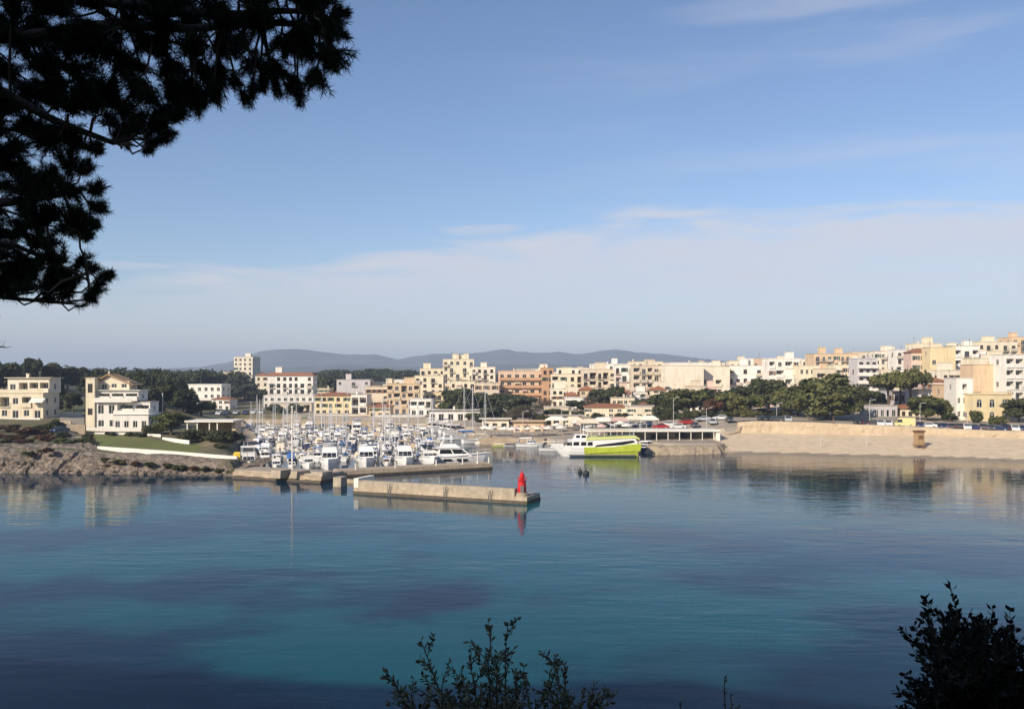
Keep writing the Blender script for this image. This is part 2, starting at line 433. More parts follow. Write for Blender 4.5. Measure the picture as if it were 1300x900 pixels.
# ------------------------------------------------------------------ the buildings: px0, px1, py of the roof, distance, ground height, wall, style, floors, extras
# style letters per floor: w window, s shuttered window, d french door, b door with balcony, l loggia, a arched, . blank
BLD = [
 # hillside and hotels across the marina
 ('hotel', 'white three storey hotel among the trees below the cream tower', 238, 282, 488, 400, 3.2, 'white', ['dwdwd', 'wwwww', 'wwwww'], dict(cont=[1], roof='slab', cut=1)),
 ('tower_block', 'tall cream tower block standing alone above the trees', 297, 321, 453, 560, 8.5, 'pale', ['wwww'] * 7, dict(depth=18, roof='slab', pent=1)),
 ('apartment_building', 'low cream annex against the foot of the tall tower block', 283, 299, 472, 556, 8.5, 'cream', ['www'] * 3, dict(roof='slab')),
 ('house', 'small pale house tucked between the tower block and the gridded hotel', 324, 341, 474, 520, 7, 'pale', ['ww', 'ww', 'ww'], dict(roof='tile')),
 ('hotel', 'white gridded hotel with a red tiled top band and roof pavilion', 340, 397, 473, 400, 3.6, 'white', ['ddddddd', 'bdbdbdb', 'bdbdbdb', 'bdbdbdb', 'wwwwwww'], dict(roof='tileband', pent=2, cont=[1])),
 ('apartment_building', 'low white wing in front of the gridded hotel', 335, 398, 502, 385, 3.4, 'white', ['dddddddd', 'wwwwwwww'], dict(roof='slab')),
 ('apartment_building', 'flat roofed lilac grey block behind the marina quay', 427, 470, 482, 430, 4, 'lilac', ['wwwww', 'wwwww', '.....', 'w.w.w'], dict(roof='slab', pent=1)),
 ('house', 'yellow harbour house beside the black and white gable', 399, 446, 498, 342, 2.3, 'yellow', ['ddddd', 'wswsw', 'swsws'], dict(roof='tile', low=1)),
 ('house', 'narrow white house with tall dark openings facing the marina', 445, 466, 501, 334, 2.3, 'white', ['ll', 'll'], dict(roof='slab', loggia=3.0)),
 ('apartment_building', 'beige block with brown shutters rising behind the narrow white house', 464, 494, 491, 348, 2.4, 'beige', ['dddd', 'ssss', 'b..b', 'ssss'], dict(roof='slab')),
 ('apartment_building', 'tan five floor block with deep loggias by the marina', 491, 533, 487, 344, 2.4, 'tan', ['ddddd', 'lwlwl', 'wlwlw', 'lwlwl'], dict(roof='slab', pent=1)),
 ('house', 'small white roof house peeping between the lilac block and the tan block', 500, 520, 482, 400, 4, 'white', ['ww', 'ww', 'ww', 'ww'], dict(roof='slab')),
 ('apartment_building', 'cream block climbing the slope behind the tan block', 526, 563, 477, 385, 4, 'cream', ['dddd', 'wbwb', 'wbwb', 'wwww', 'bwbw'], dict(roof='slab')),
 ('apartment_building', 'yellow block with long balconies under the terraced hill flats', 538, 572, 498, 352, 2.6, 'yellow', ['dddd', 'dddd', 'dddd'], dict(cont=[1, 2], roof='slab')),
 ('apartment_building', 'arcaded pale house at the head of the marina', 556, 600, 512, 322, 2.4, 'pale', ['aaaaa', 'wswsw'], dict(roof='slab')),
 ('apartment_building', 'lower step of the terraced cream hill flats', 533, 566, 468, 415, 4.5, 'cream', ['wwww'] * 3 + ['bwbw'] * 3, dict(roof='slab', pent=1)),
 ('apartment_building', 'summit block of the terraced cream hill flats', 562, 602, 456, 412, 4.5, 'cream', ['wwwww'] * 4 + ['bwbwb', 'wbwbw', 'bwwwb'], dict(roof='slab', pent=3)),
 ('apartment_building', 'farthest step of the terraced cream hill flats above the harbour trees', 598, 629, 466, 404, 4.5, 'pale', ['wwww'] * 3 + ['bwwb', 'wbbw', 'wwww'], dict(roof='slab', pent=1)),
 # centre of town
 ('apartment_building', 'terracotta building with long striped balconies above the harbour trees', 633, 691, 471, 372, 6, 'salmon', ['dddddd'] * 4, dict(cont=[1, 2, 3, 4], contmat='terracotta', roof='slab')),
 ('apartment_building', 'brown stair tower between the striped terracotta building and the cream flats', 688, 703, 467, 369, 6, 'terracotta', ['ww'] * 5, dict(roof='slab')),
 ('apartment_building', 'cream flats with white balconies beyond the bare brown trees', 700, 742, 475, 356, 5.5, 'cream', ['dddd', 'lwwl', 'lwwl', 'lwwl'], dict(roof='slab', pent=1)),
 ('apartment_building', 'pale block peeping behind the cream flats with white balconies', 706, 748, 467, 425, 9, 'pale', ['wwwww'] * 4, dict(roof='slab')),
 ('apartment_building', 'tall cream building with brown bay windows in columns', 739, 782, 469, 350, 6, 'beige', ['dsdsd', 'blblb', 'blblb', 'blblb'], dict(roof='slab', pent=1)),
 ('apartment_building', 'slim white block between the brown bays and the balcony grid', 780, 805, 463, 343, 6, 'white', ['ddd', 'wbw', 'wbw', 'wbw', 'www'], dict(roof='slab')),
 ('apartment_building', 'pink beige building with a dense grid of balconies', 803, 847, 464, 338, 6, 'beige', ['ddddd', 'lblbl', 'lblbl', 'lblbl', 'lblbl'], dict(roof='slab', pent=1)),
 ('apartment_building', 'big cream building showing a blank gable to the harbour', 844, 894, 464, 331, 6, 'pale', ['.....', '..w..', '.....', '.....', '.....'], dict(roof='slab', band=1)),
 ('apartment_building', 'cream white building with two tall dark niches', 892, 927, 465, 337, 6, 'pale', ['wwww', 'l.l.', 'l.l.', '....'], dict(roof='slab', pent=1)),
 ('apartment_building', 'white stepped block behind the beach trees', 922, 968, 464, 342, 7, 'white', ['wwwww', 'wbwbw', 'wbwbw', 'w.w.w'], dict(roof='slab', pent=2)),
 ('apartment_building', 'salmon block rising over the white stepped block', 958, 981, 455, 352, 8, 'salmon', ['ww', 'ww', 'ww', 'bb', '..'], dict(roof='slab')),
 ('apartment_building', 'white flats with dark square balconies in front of the salmon block', 976, 1017, 455, 332, 7, 'white', ['lwlw', 'wlwl', 'lwlw', 'wlwl', 'lwlw'], dict(roof='slab', pent=1)),
 ('apartment_building', 'cream building with a square window grid beside the white flats', 1014, 1041, 464, 326, 7, 'cream', ['wwww'] * 4, dict(roof='slab')),
 ('apartment_building', 'long orange cream block on the ridge above the big pine', 1034, 1090, 449, 372, 12, 'peach', ['wwwwwww'] * 4 + ['bbbwbbb'], dict(roof='slab', pent=2, cont=[3])),
 ('house', 'small beige house with one dark window below the long orange block', 1036, 1062, 468, 322, 8, 'beige', ['ww', 'ww', 'lw'], dict(roof='slab')),
 ('apartment_building', 'cream terraced house below the ridge behind the big pine', 1058, 1090, 463, 330, 8.5, 'cream', ['www', 'www', 'wbw', 'bwb'], dict(roof='slab')),
 ('apartment_building', 'narrow lilac white tower of balconies beside the big pine', 1088, 1114, 455, 300, 7, 'lilac', ['ddd'] * 6, dict(cont=[1, 2, 3, 4, 5], contmat='white', roof='slab')),
 ('apartment_building', 'cream block on the skyline behind the umbrella pines', 1110, 1150, 446, 372, 13, 'pale', ['wwwww'] * 4 + ['wbwbw'], dict(roof='slab', pent=2)),
 ('apartment_building', 'white roofed block between the skyline block and the red tiled house', 1138, 1161, 444, 350, 13, 'white', ['www'] * 4 + ['bwb'], dict(roof='slab')),
 # right hand hill
 ('apartment_building', 'tall pink house under a red brown tiled roof', 1157, 1187, 443, 330, 12, 'pink', ['www', 'www', 'sss', 'sss'], dict(roof='tile')),
 ('apartment_building', 'yellow block with a mostly blank wall beside the red tiled roof', 1181, 1213, 441, 322, 11, 'yellow', ['www', '..w', '...', 'w..', '...'], dict(roof='slab')),
 ('apartment_building', 'white block with stacked balconies beside the yellow blank wall', 1210, 1243, 439, 336, 13, 'white', ['www', 'lbl', 'lbl', 'lbl'], dict(roof='slab', pent=1)),
 ('apartment_building', 'cream hillside terrace with a brown pergola floor', 1241, 1292, 434, 385, 18, 'cream', ['wwwww'] * 2 + ['lllll', 'wbwbw'], dict(roof='slab', pent=1)),
 ('apartment_building', 'long white terraced flats stepping up the hill', 1238, 1304, 450, 338, 14, 'pale', ['wwwwwww', 'ddddddd', 'ddddddd'], dict(cont=[1, 2], roof='slab')),
 ('apartment_building', 'peach block on top of the hill at the end of town', 1284, 1330, 428, 395, 22, 'peach', ['wwwww'] * 3 + ['bwbwb'], dict(roof='slab', pent=1)),
 ('apartment_building', 'white wing of the hilltop behind the balcony block', 1252, 1290, 438, 420, 22, 'white', ['wwww'] * 3, dict(roof='slab')),
 ('apartment_building', 'peach block with a blank upper wall behind the villa', 1235, 1277, 463, 272, 7, 'peach', ['wwww', 's..s', '....', '....'], dict(roof='slab')),
 ('apartment_building', 'white flats with square dark loggias at the end of the beach road', 1276, 1326, 450, 266, 6.5, 'white', ['llll'] * 5, dict(roof='slab')),
 # houses behind the beach road
 ('house', 'narrow white town house three windows wide beside the villa', 1214, 1236, 480, 246, 5.2, 'white', ['www', 'www', '.l.'], dict(roof='slab', frames=1, cover=.5)),
 ('villa', 'pale yellow villa with tall arched windows on the beach road', 1234, 1284, 501, 242, 5.0, 'yellow', ['aaa', 'aaa'], dict(roof='balustrade', low=1, frames=1)),
 ('house', 'orange wall house wedged beside the narrow white town house', 1199, 1217, 489, 254, 5.2, 'peach', ['w.', '.w', 'w.'], dict(roof='slab')),
 ('house', 'pink house with a red eave behind the round promenade tree', 1170, 1200, 479, 280, 6.5, 'pink', ['sss', 'sss', 'sss'], dict(roof='tile')),
 ('house', 'low white house in front of the pink house', 1166, 1201, 495, 266, 6.0, 'white', ['wdw', 'www'], dict(roof='slab')),
 ('house', 'white house in the shade of the umbrella pines', 1126, 1162, 497, 276, 6.2, 'lilac', ['dwdw', 'wwww'], dict(roof='slab')),
 ('house', 'small white house between the big pine and the umbrella pines', 1098, 1130, 505, 268, 6.0, 'white', ['dwd', 'www'], dict(roof='tile', low=1)),
 # second row on the skyline
 ('apartment_building', 'faint cream roof line behind the blank gable', 850, 905, 460, 430, 12, 'white', ['wwwwww'] * 3, dict(roof='slab')),
 ('apartment_building', 'white skyline house between the dark niches and the salmon block', 926, 958, 458, 425, 13, 'cream', ['wwww'] * 3, dict(roof='slab', pent=1)),
 ('apartment_building', 'cream skyline block behind the window grid', 1000, 1042, 456, 430, 15, 'pale', ['wwwww'] * 3, dict(roof='slab', pent=1)),
 ('apartment_building', 'beige skyline block above the lilac tower of balconies', 1082, 1120, 447, 440, 18, 'beige', ['wwww'] * 3, dict(roof='slab')),
 ('apartment_building', 'far grey cream block on the rise behind the striped terracotta building', 655, 690, 468, 470, 10, 'grey', ['wwww'] * 3, dict(roof='slab')),
 ('apartment_building', 'white skyline block with roof tanks behind the brown bays', 752, 800, 462, 430, 11, 'white', ['wwwww'] * 4, dict(roof='slab', pent=1)),
 ('apartment_building', 'cream skyline block behind the dense balcony grid', 800, 842, 459, 425, 12, 'cream', ['wwwww'] * 4, dict(roof='slab')),
 # lower town behind the centre trees
 ('house', 'low cream restaurant house behind the excursion boat', 742, 800, 512, 282, 4.2, 'cream', ['dwdwdw', 'wwwwww'], dict(roof='tile', low=1)),
 ('house', 'pale terrace house behind the parked cars by the pavilion', 796, 846, 516, 276, 4.4, 'pale', ['ddddd', 'swsws'], dict(roof='slab')),
 ('house', 'white corner house between the bare brown trees and the restaurant', 716, 745, 505, 310, 5, 'white', ['dwd', 'www', 'www'], dict(roof='slab')),
 ('harbour_building', 'long low cream harbour building behind the marina', 398, 472, 526, 333, 2.3, 'pale', ['ddddddddd'], dict(roof='slab', depth=8)),
 ('harbour_building', 'low white boat club building under the tan block', 474, 540, 528, 322, 2.3, 'white', ['dwdwdwdw'], dict(roof='slab', depth=8)),
 ('house', 'small white house on the far bank behind the marina', 268, 292, 503, 372, 3.0, 'white', ['dwd', 'www'], dict(roof='tile', low=1)),
 # more of the low town between the trees and the taller rows
 ('house', 'low cream house under the dark trees beside the slim white block', 776, 806, 505, 300, 5.5, 'cream', ['dwdw', 'wsws'], dict(roof='slab')),
 ('house', 'beige shop house with a shaded ground floor behind the quay cafes', 690, 722, 517, 276, 3.4, 'beige', ['ddd', 'wbw'], dict(roof='slab')),
 ('house', 'peach shop house behind the restaurant trees', 812, 848, 508, 296, 5.2, 'peach', ['dddd', 'wsws'], dict(roof='tile', low=1)),
 ('house', 'white house showing between the dark beach trees below the blank gable', 868, 912, 506, 286, 6.2, 'white', ['dwdwd', 'wwwww'], dict(roof='slab')),
 ('house', 'cream house behind the yellow green beach trees', 912, 950, 500, 290, 6.4, 'cream', ['dwdw', 'wbwb'], dict(roof='tile', low=1)),
 ('house', 'pink house showing above the dark spreading beach tree', 952, 990, 496, 292, 6.6, 'pink', ['dwdw', 'swsw'], dict(roof='slab')),
 ('house', 'pale house hidden behind the left flank of the big pine', 992, 1030, 488, 296, 6.8, 'pale', ['dwdw', 'wbwb', 'wwww'], dict(roof='slab')),
 ('house', 'grey house with a terrace behind the big pine', 1060, 1094, 492, 286, 6.8, 'grey', ['ddd', 'wsw', 'dbd'], dict(roof='slab')),
 ('house', 'lilac white low shop by the cars under the umbrella pines', 1108, 1140, 515, 254, 5.8, 'lilac', ['dddd'], dict(roof='slab')),
 ('house', 'small cream bar under the taller umbrella pine', 1142, 1168, 513, 256, 5.8, 'cream', ['ddd'], dict(roof='tile', low=1)),
 ('apartment_building', 'beige block filling the slope between umbrella pines and lilac tower', 1112, 1142, 478, 318, 8.5, 'beige', ['wwww', 'wbwb', 'bwbw', 'wwww'], dict(roof='slab', pent=1)),
 ('apartment_building', 'white terraced block below the skyline block', 1136, 1160, 470, 322, 9, 'white', ['www', 'lwl', 'lwl', 'wlw'], dict(roof='slab')),
 ('house', 'pale house with a roof terrace below the yellow blank wall', 1196, 1222, 470, 290, 8, 'pale', ['www', 'wbw', 'wsw'], dict(roof='slab', pent=1)),
 ('apartment_building', 'cream terraced flats over the peach blank wall', 1238, 1284, 455, 305, 10, 'cream', ['wwwww', 'lblbl', 'blblb'], dict(roof='slab', pent=1)),
 ('apartment_building', 'white stepped flats between the balcony block and the hilltop', 1216, 1252, 446, 352, 16, 'white', ['wwww', 'lwlw', 'wlwl'], dict(roof='slab', pent=1)),
 ('apartment_building', 'yellowish skyline block right beside the tiled pink house', 1160, 1196, 436, 420, 20, 'cream', ['wwww'] * 3, dict(roof='slab', pent=2)),
 ('house', 'tan house stepping down from the tan block to the marina', 468, 496, 512, 328, 2.4, 'tan', ['ddd', 'wsw'], dict(roof='tile', low=1)),
 ('house', 'white house with a terrace over the marina below the cream hill flats', 520, 548, 507, 332, 2.4, 'white', ['ddd', 'lll'], dict(roof='slab')),
 ('house', 'cream house on the slope below the summit block', 572, 604, 484, 372, 4, 'cream', ['wwww', 'bwbw', 'wwww', 'wbwb'], dict(roof='slab')),
 ('house', 'beige house beside the summit block above the dark round tree', 602, 634, 486, 360, 5, 'beige', ['www', 'wbw', 'sss'], dict(roof='slab')),
 ('house', 'long low house on the bank below the gridded hotel', 342, 396, 512, 356, 2.6, 'beige', ['dwdwdw'], dict(roof='slab', depth=8)),
]

_O = 'first second third fourth fifth sixth seventh eighth ninth tenth eleventh twelfth thirteenth fourteenth fifteenth sixteenth seventeenth eighteenth nineteenth twentieth twenty-first twenty-second twenty-third twenty-fourth twenty-fifth twenty-sixth twenty-seventh twenty-eighth twenty-ninth thirtieth thirty-first thirty-second thirty-third thirty-fourth thirty-fifth thirty-sixth thirty-seventh thirty-eighth thirty-ninth fortieth'.split()
_rb = random.Random(61)
_px, _k = 640.0, 0
while _px < 1296:       # the upper streets: small pale houses closing the gaps of the skyline
    _w = _rb.uniform(12, 25); _c = _rb.choice(['white', 'white', 'pale', 'cream', 'cream', 'peach', 'beige']); _t = float(np.interp(_px, [640, 700, 850, 930, 1050, 1150, 1300], [472, 472, 464, 460, 453, 445, 431])) + _rb.uniform(-3, 5)
    _n = max(2, int(_w / 5)); _Y = _rb.uniform(448, 470)
    BLD.append(('house', f"small {_c} house on the skyline of the upper streets, {_O[_k]} from the hills", _px, _px + _w, _t, _Y, py2z(_t, _Y) - 11, _c, ['w' * _n] * 2 + [_rb.choice(['b', 'w', 'd']) * _n], dict(roof='tile' if _rb.random() < .25 else 'slab', pent=1 if _rb.random() < .4 else 0)))
    _px += _w + _rb.uniform(-1, 5); _k += 1
_px, _k = 402.0, 0
while _px < 630:       # the quarter above the marina
    _w = _rb.uniform(12, 22); _c = _rb.choice(['white', 'pale', 'cream', 'peach', 'beige', 'tan']); _t = float(np.interp(_px, [400, 470, 530, 560, 630], [497, 489, 482, 478, 476])) + _rb.uniform(-4, 4); _n = max(2, int(_w / 5)); _Y = _rb.uniform(428, 445)
    BLD.append(('house', f"small {_c} house in the quarter above the marina, {_O[_k]} from the gridded hotel", _px, _px + _w, _t, _Y, 4.8, _c, ['d' * _n] + [_rb.choice(['b', 'w', 's', 'l']) * _n for q in range(3)], dict(roof='tile' if _rb.random() < .35 else 'slab', pent=1 if _rb.random() < .3 else 0)))
    _px += _w + _rb.uniform(0, 7); _k += 1
_px, _k = 700.0, 0
while _px < 1000:       # the lower street behind the trees
    _w = _rb.uniform(14, 24); _c = _rb.choice(['white', 'pale', 'cream', 'peach', 'beige', 'pink']); _t = _rb.uniform(488, 500); _n = max(2, int(_w / 6)); _Y = _rb.uniform(318, 324)
    BLD.append(('house', f"small {_c} house of the lower street half hidden by trees, {_O[_k]} from the marina", _px, _px + _w, _t, _Y, 6.5, _c, ['d' * _n] + [_rb.choice(['b', 'w', 's', 'l']) * _n for q in range(2)], dict(roof='tile' if _rb.random() < .3 else 'slab', pent=1 if _rb.random() < .4 else 0)))
    _px += _w + _rb.uniform(-1, 9); _k += 1
for b in BLD:
    X = px2x((b[2] + b[3]) / 2, b[5])
    CTRL.append((X, b[5] - 2, b[6])); CTRL.append((X, b[5] + 12, b[6] + .6))
CT = np.array(CTRL, float)
SH = np.array(SHORE, float)


def shore_dist(x, y):
    """signed distance to the water edge (positive on land) and the nearest edge"""
    x = np.asarray(x, float); y = np.asarray(y, float)
    best = np.full(x.shape, 1e9); idx = np.zeros(x.shape, int); inside = np.zeros(x.shape, bool)
    n = len(SH)
    for i in range(n):
        ax, ay = SH[i]; bx, by = SH[(i + 1) % n]
        dx, dy = bx - ax, by - ay
        t = np.clip(((x - ax) * dx + (y - ay) * dy) / (dx * dx + dy * dy), 0, 1)
        d = np.hypot(x - ax - t * dx, y - ay - t * dy)
        m = d < best
        best = np.where(m, d, best); idx = np.where(m, i, idx)
        c = ((ay > y) != (by > y)) & (x < (bx - ax) * (y - ay) / ((by - ay) if by != ay else 1e-9) + ax)
        inside ^= c
    return np.where(inside, -best, best), idx


def land_height(x, y):
    num = np.zeros_like(x); den = np.zeros_like(x)
    for cx, cy, cz in CT:
        w = 1.0 / ((x - cx) ** 2 + (y - cy) ** 2 + 30.0) ** 1.7
        num += w * cz; den += w
    return num / den


def height(x, y):
    x = np.asarray(x, float); y = np.asarray(y, float)
    d, i = shore_dist(x, y)
    h = land_height(x, y)
    lawn_z = 3.0 - 1.05 * np.clip((x + 77) / 26, 0, 1)
    lm = (x > -100) & (x < -47) & (y < 212) & (y > 150) & (d > 8)
    h = np.where(lm, np.minimum(h, lawn_z + np.clip((-76 - x) / 6, 0, 1) * .7 + np.clip((y - 203) / 8, 0, 1) * 1.2), h)
    beach = (i >= I_BEACH) & (i <= I_BEACH + 6)
    rock = i < N_ROCK
    quay = ~beach & ~rock
    sand = 0.02 + d * .112
    hb = np.where(d < 28.8, sand, h)
    hr = np.minimum(h, -0.6 + d * .55)
    hq = np.where(d < 1.6, -2.0, h)
    out = np.where(beach, hb, np.where(rock, hr, hq))
    return np.where(d < 0, np.where(beach, np.maximum(d * .10, -4), -4.0), out)


def gz(x, y):
    return float(height(np.array([x]), np.array([y]))[0])


# ------------------------------------------------------------------ ground: one sheet to beyond the hills
def spaced(a, b, s): return list(np.arange(a, b, s))


def grow(a, b, s, k):
    r = [a]
    while r[-1] < b: r.append(r[-1] + s); s *= k
    return r[1:]


gx = [-v for v in reversed(grow(135, 6800, 4, 1.25))] + spaced(-135, 136, 2.0) + grow(135, 6800, 4, 1.25)
gy = [160 - v for v in reversed(grow(12, 900, 8, 1.3))] + spaced(148, 300, 1.5) + spaced(300, 520, 5) + grow(515, 6800, 10, 1.2)
GX, GY = np.meshgrid(np.array(gx), np.array(gy))
GZ = height(GX, GY)
far_n = (GX ** 2 + GY ** 2) > 420 ** 2
nx, ny = len(gx), len(gy)
gv = np.stack([GX, GY, GZ], -1).reshape(-1, 3)
ii = np.arange(nx * ny).reshape(ny, nx)
gf = np.stack([ii[:-1, :-1], ii[:-1, 1:], ii[1:, 1:], ii[1:, :-1]], -1).reshape(-1, 4)
gme = bpy.data.meshes.new('ground')
gme.from_pydata(gv.tolist(), [], gf.tolist())
for k in ('sand', 'wetsand', 'rock', 'paving', 'earth', 'farland', 'seabed'): gme.materials.append(M[k])
fc = gv[gf].mean(1)
fd, fi = shore_dist(fc[:, 0], fc[:, 1])
isb = (fi >= I_BEACH) & (fi <= I_BEACH + 6)
mi = np.full(len(gf), 3)
mi[(fc[:, 0] < -48) & (fc[:, 1] < 232)] = 4
mi[(fc[:, 0] < -84)] = 4
mi[(fc[:, 1] > 520) | (np.abs(fc[:, 0]) > 260)] = 5
mi[(fi < N_ROCK) & (fd < 8)] = 2
mi[isb & (fd < 29)] = 0
mi[isb & (fd < 2.2)] = 1
mi[fd < -.2] = 6
gme.polygons.foreach_set('material_index', mi.astype(int).tolist())
gme.polygons.foreach_set('use_smooth', [True] * len(gf))
tag(put('ground', gme), kind='structure')

# ------------------------------------------------------------------ cliff top under the camera; unseen hill behind is added to shade the foreground
hx = np.arange(-130, 131, 4.0); hy = np.concatenate([np.arange(-120, -4, 4.0), np.arange(-4, 12.5, .75)])
HX, HY = np.meshgrid(hx, hy)


def head_h(x, y):
    z = 16.35 - .10 * y
    if y > 5.2: z -= (y - 5.2) * 5.5
    back = max(0.0, -y - 5 - .10 * x)
    z += min(back * 1.15, 42 + .02 * back)
    z += .35 * noise.noise(Vector((x * .22, y * .22, 3))) * min(1, .3 + abs(y) / 20) + 2.2 * noise.noise(Vector((x * .05, y * .05, 8))) * min(1, back / 18)
    return z


HZ = np.array([[head_h(a, b) for a in hx] for b in hy])
hv = np.stack([HX, HY, HZ], -1).reshape(-1, 3)
ii = np.arange(hv.shape[0]).reshape(len(hy), len(hx))
hf = np.stack([ii[:-1, :-1], ii[:-1, 1:], ii[1:, 1:], ii[1:, :-1]], -1).reshape(-1, 4)
hme = bpy.data.meshes.new('headland_with_shade_hill'); hme.from_pydata(hv.tolist(), [], hf.tolist()); hme.materials.append(M['earth'])
hme.polygons.foreach_set('use_smooth', [True] * len(hf))
tag(put('headland_with_shade_hill', hme), kind='structure')

# ------------------------------------------------------------------ water
def water_material():
    m = bpy.data.materials.new('sea_water')
    nt, b = nodes_of(m)
    N, L = nt.nodes.new, nt.links.new

    def math_(op, a, bb=None, clamp=False):
        n = N('ShaderNodeMath'); n.operation = op; n.use_clamp = clamp
        for i, v in enumerate((a, bb)):
            if v is None: continue
            if isinstance(v, (int, float)): n.inputs[i].default_value = v
            else: L(v, n.inputs[i])
        return n.outputs[0]
    geo = N('ShaderNodeNewGeometry')
    sep = N('ShaderNodeSeparateXYZ'); L(geo.outputs['Position'], sep.inputs[0])
    x, y = sep.outputs[0], sep.outputs[1]
    nz = N('ShaderNodeTexNoise'); nz.inputs['Scale'].default_value = .055; nz.inputs['Detail'].default_value = 6; L(geo.outputs['Position'], nz.inputs['Vector'])
    nv = math_('SUBTRACT', nz.outputs[0], .5)
    nz2 = N('ShaderNodeTexNoise'); nz2.inputs['Scale'].default_value = .14; nz2.inputs['Detail'].default_value = 5; L(geo.outputs['Position'], nz2.inputs['Vector'])
    nv2 = math_('SUBTRACT', nz2.outputs[0], .5)

    def blob(cx, cy, rx, ry):
        dx = math_('DIVIDE', math_('SUBTRACT', x, cx), rx); dy = math_('DIVIDE', math_('SUBTRACT', y, cy), ry)
        q = math_('SQRT', math_('ADD', math_('MULTIPLY', dx, dx), math_('MULTIPLY', dy, dy)))
        q = math_('ADD', q, math_('ADD', math_('MULTIPLY', nv, 2.8), math_('MULTIPLY', nv2, 1.5)))
        mr = N('ShaderNodeMapRange'); mr.interpolation_type = 'SMOOTHSTEP'; L(q, mr.inputs[0])
        mr.inputs[1].default_value = 1.35; mr.inputs[2].default_value = .55
        return mr.outputs[0]
    sand = None
    for bl in ((-4, 62, 17, 17), (-19, 92, 14, 10), (4, 88, 18, 14), (20, 120, 40, 26), (-60, 118, 25, 14), (-30, 66, 11, 6), (34, 74, 12, 7), (-52, 84, 14, 6), (14, 66, 12, 10), (-40, 86, 12, 9)):
        v = blob(*bl); sand = v if sand is None else math_('MAXIMUM', sand, v)
    weed = None
    for k_, bl in enumerate(((-6.5, 70, 5.6, 6.2), (13, 54, 8, 4.5), (26, 95, 16, 9), (-34, 58, 12, 12))):
        v = math_('MULTIPLY', blob(*bl), 1.0 if k_ == 0 else .40); weed = v if weed is None else math_('MAXIMUM', weed, v)
    m1 = N('ShaderNodeMix'); m1.data_type = 'RGBA'; L(math_('MULTIPLY', sand, .85), m1.inputs[0])
    m1.inputs[6].default_value = WATER_DEEP; m1.inputs[7].default_value = WATER_SAND
    m2 = N('ShaderNodeMix'); m2.data_type = 'RGBA'; L(math_('MULTIPLY', weed, .95), m2.inputs[0])
    L(m1.outputs[2], m2.inputs[6]); m2.inputs[7].default_value = WATER_WEED
    L(m2.outputs[2], b.inputs['Base Color'])
    b.inputs['Roughness'].default_value = .05
    b.inputs['IOR'].default_value = 1.333
    b.inputs['Specular IOR Level'].default_value = .15
    # small ripples, longer across the wind
    hsum = None
    for sc, st, amp, det in ((.16, (.7, 1.5, 1), .55, 2), (.55, (.55, 1.6, 1), .26, 3), (1.7, (.7, 1.3, 1), .07, 3)):
        mp = N('ShaderNodeMapping'); mp.inputs['Scale'].default_value = st; mp.inputs['Rotation'].default_value = (0, 0, R(9 + 30 * amp)); L(geo.outputs['Position'], mp.inputs[0])
        n = N('ShaderNodeTexNoise'); n.inputs['Scale'].default_value = sc; n.inputs['Detail'].default_value = det; n.inputs['Distortion'].default_value = .3
        L(mp.outputs[0], n.inputs['Vector'])
        h = math_('MULTIPLY', n.outputs[0], amp); hsum = h if hsum is None else math_('ADD', hsum, h)
    # calm and ruffled lanes
    mp = N('ShaderNodeMapping'); mp.inputs['Scale'].default_value = (.35, 1, 1); L(geo.outputs['Position'], mp.inputs[0])
    n = N('ShaderNodeTexNoise'); n.inputs['Scale'].default_value = .045; n.inputs['Detail'].default_value = 3; L(mp.outputs[0], n.inputs['Vector'])
    mr = N('ShaderNodeMapRange'); L(n.outputs[0], mr.inputs[0]); mr.inputs[1].default_value = .35; mr.inputs[2].default_value = .65
    mr.inputs[3].default_value = .25; mr.inputs[4].default_value = 1.0
    bp = N('ShaderNodeBump'); bp.inputs['Distance'].default_value = WATER_BUMP
    L(mr.outputs[0], bp.inputs['Strength']); L(hsum, bp.inputs['Height']); L(bp.outputs[0], b.inputs['Normal'])
    return m


WATER_DEEP = (.002, .023, .046, 1)
WATER_SAND = (.005, .080, .100, 1)
WATER_WEED = (.008, .013, .036, 1)
WATER_BUMP = .14
w = MB(); w.face([(-900, -200, 0), (600, -200, 0), (600, 420, 0), (-900, 420, 0)])
tag(w.build('water', water_material()), kind='structure')

# ------------------------------------------------------------------ far hills
def ridge(name, D, prof, seed, mtl, depth, rough=1.0):
    """a range of hills: the crest follows (px, py) points at distance D, with spurs running down towards the camera"""
    pts = sorted(prof)
    xs = np.arange(pts[0][0], pts[-1][0] + 1, 4.0)
    top = np.interp(xs, [p[0] for p in pts], [p[1] for p in pts])
    rows = 14
    mb = MB(); rings = []
    for j in range(rows + 4):
        t = j / rows
        ring = []
        for a, b in zip(xs, top):
            Yc = D + 120 * noise.noise(Vector((a * .02, seed, 0)))
            zc = py2z(b, Yc) + rough * 5 * noise.noise(Vector((a * .06, seed, 4)))
            X = px2x(a, Yc)
            if t <= 1:
                Y = Yc - depth * (1 - t)
                s = t ** 1.25
            else:
                Y = Yc + depth * (t - 1) * 2; s = max(0, 1 - (t - 1) * 3.0)
            z = 6 + (zc - 6) * s + rough * 16 * (1 - abs(2 * min(t, 1) - 1)) * noise.noise(Vector((a * .035, t * 3, seed))) * min(1, (zc - 6) / 40)
            ring.append((X, Y, z))
        rings.append(ring)
    mb.loft(rings, cap=False, closed=False)
    return tag(mb.build(name, mtl, smooth=True), kind='structure')


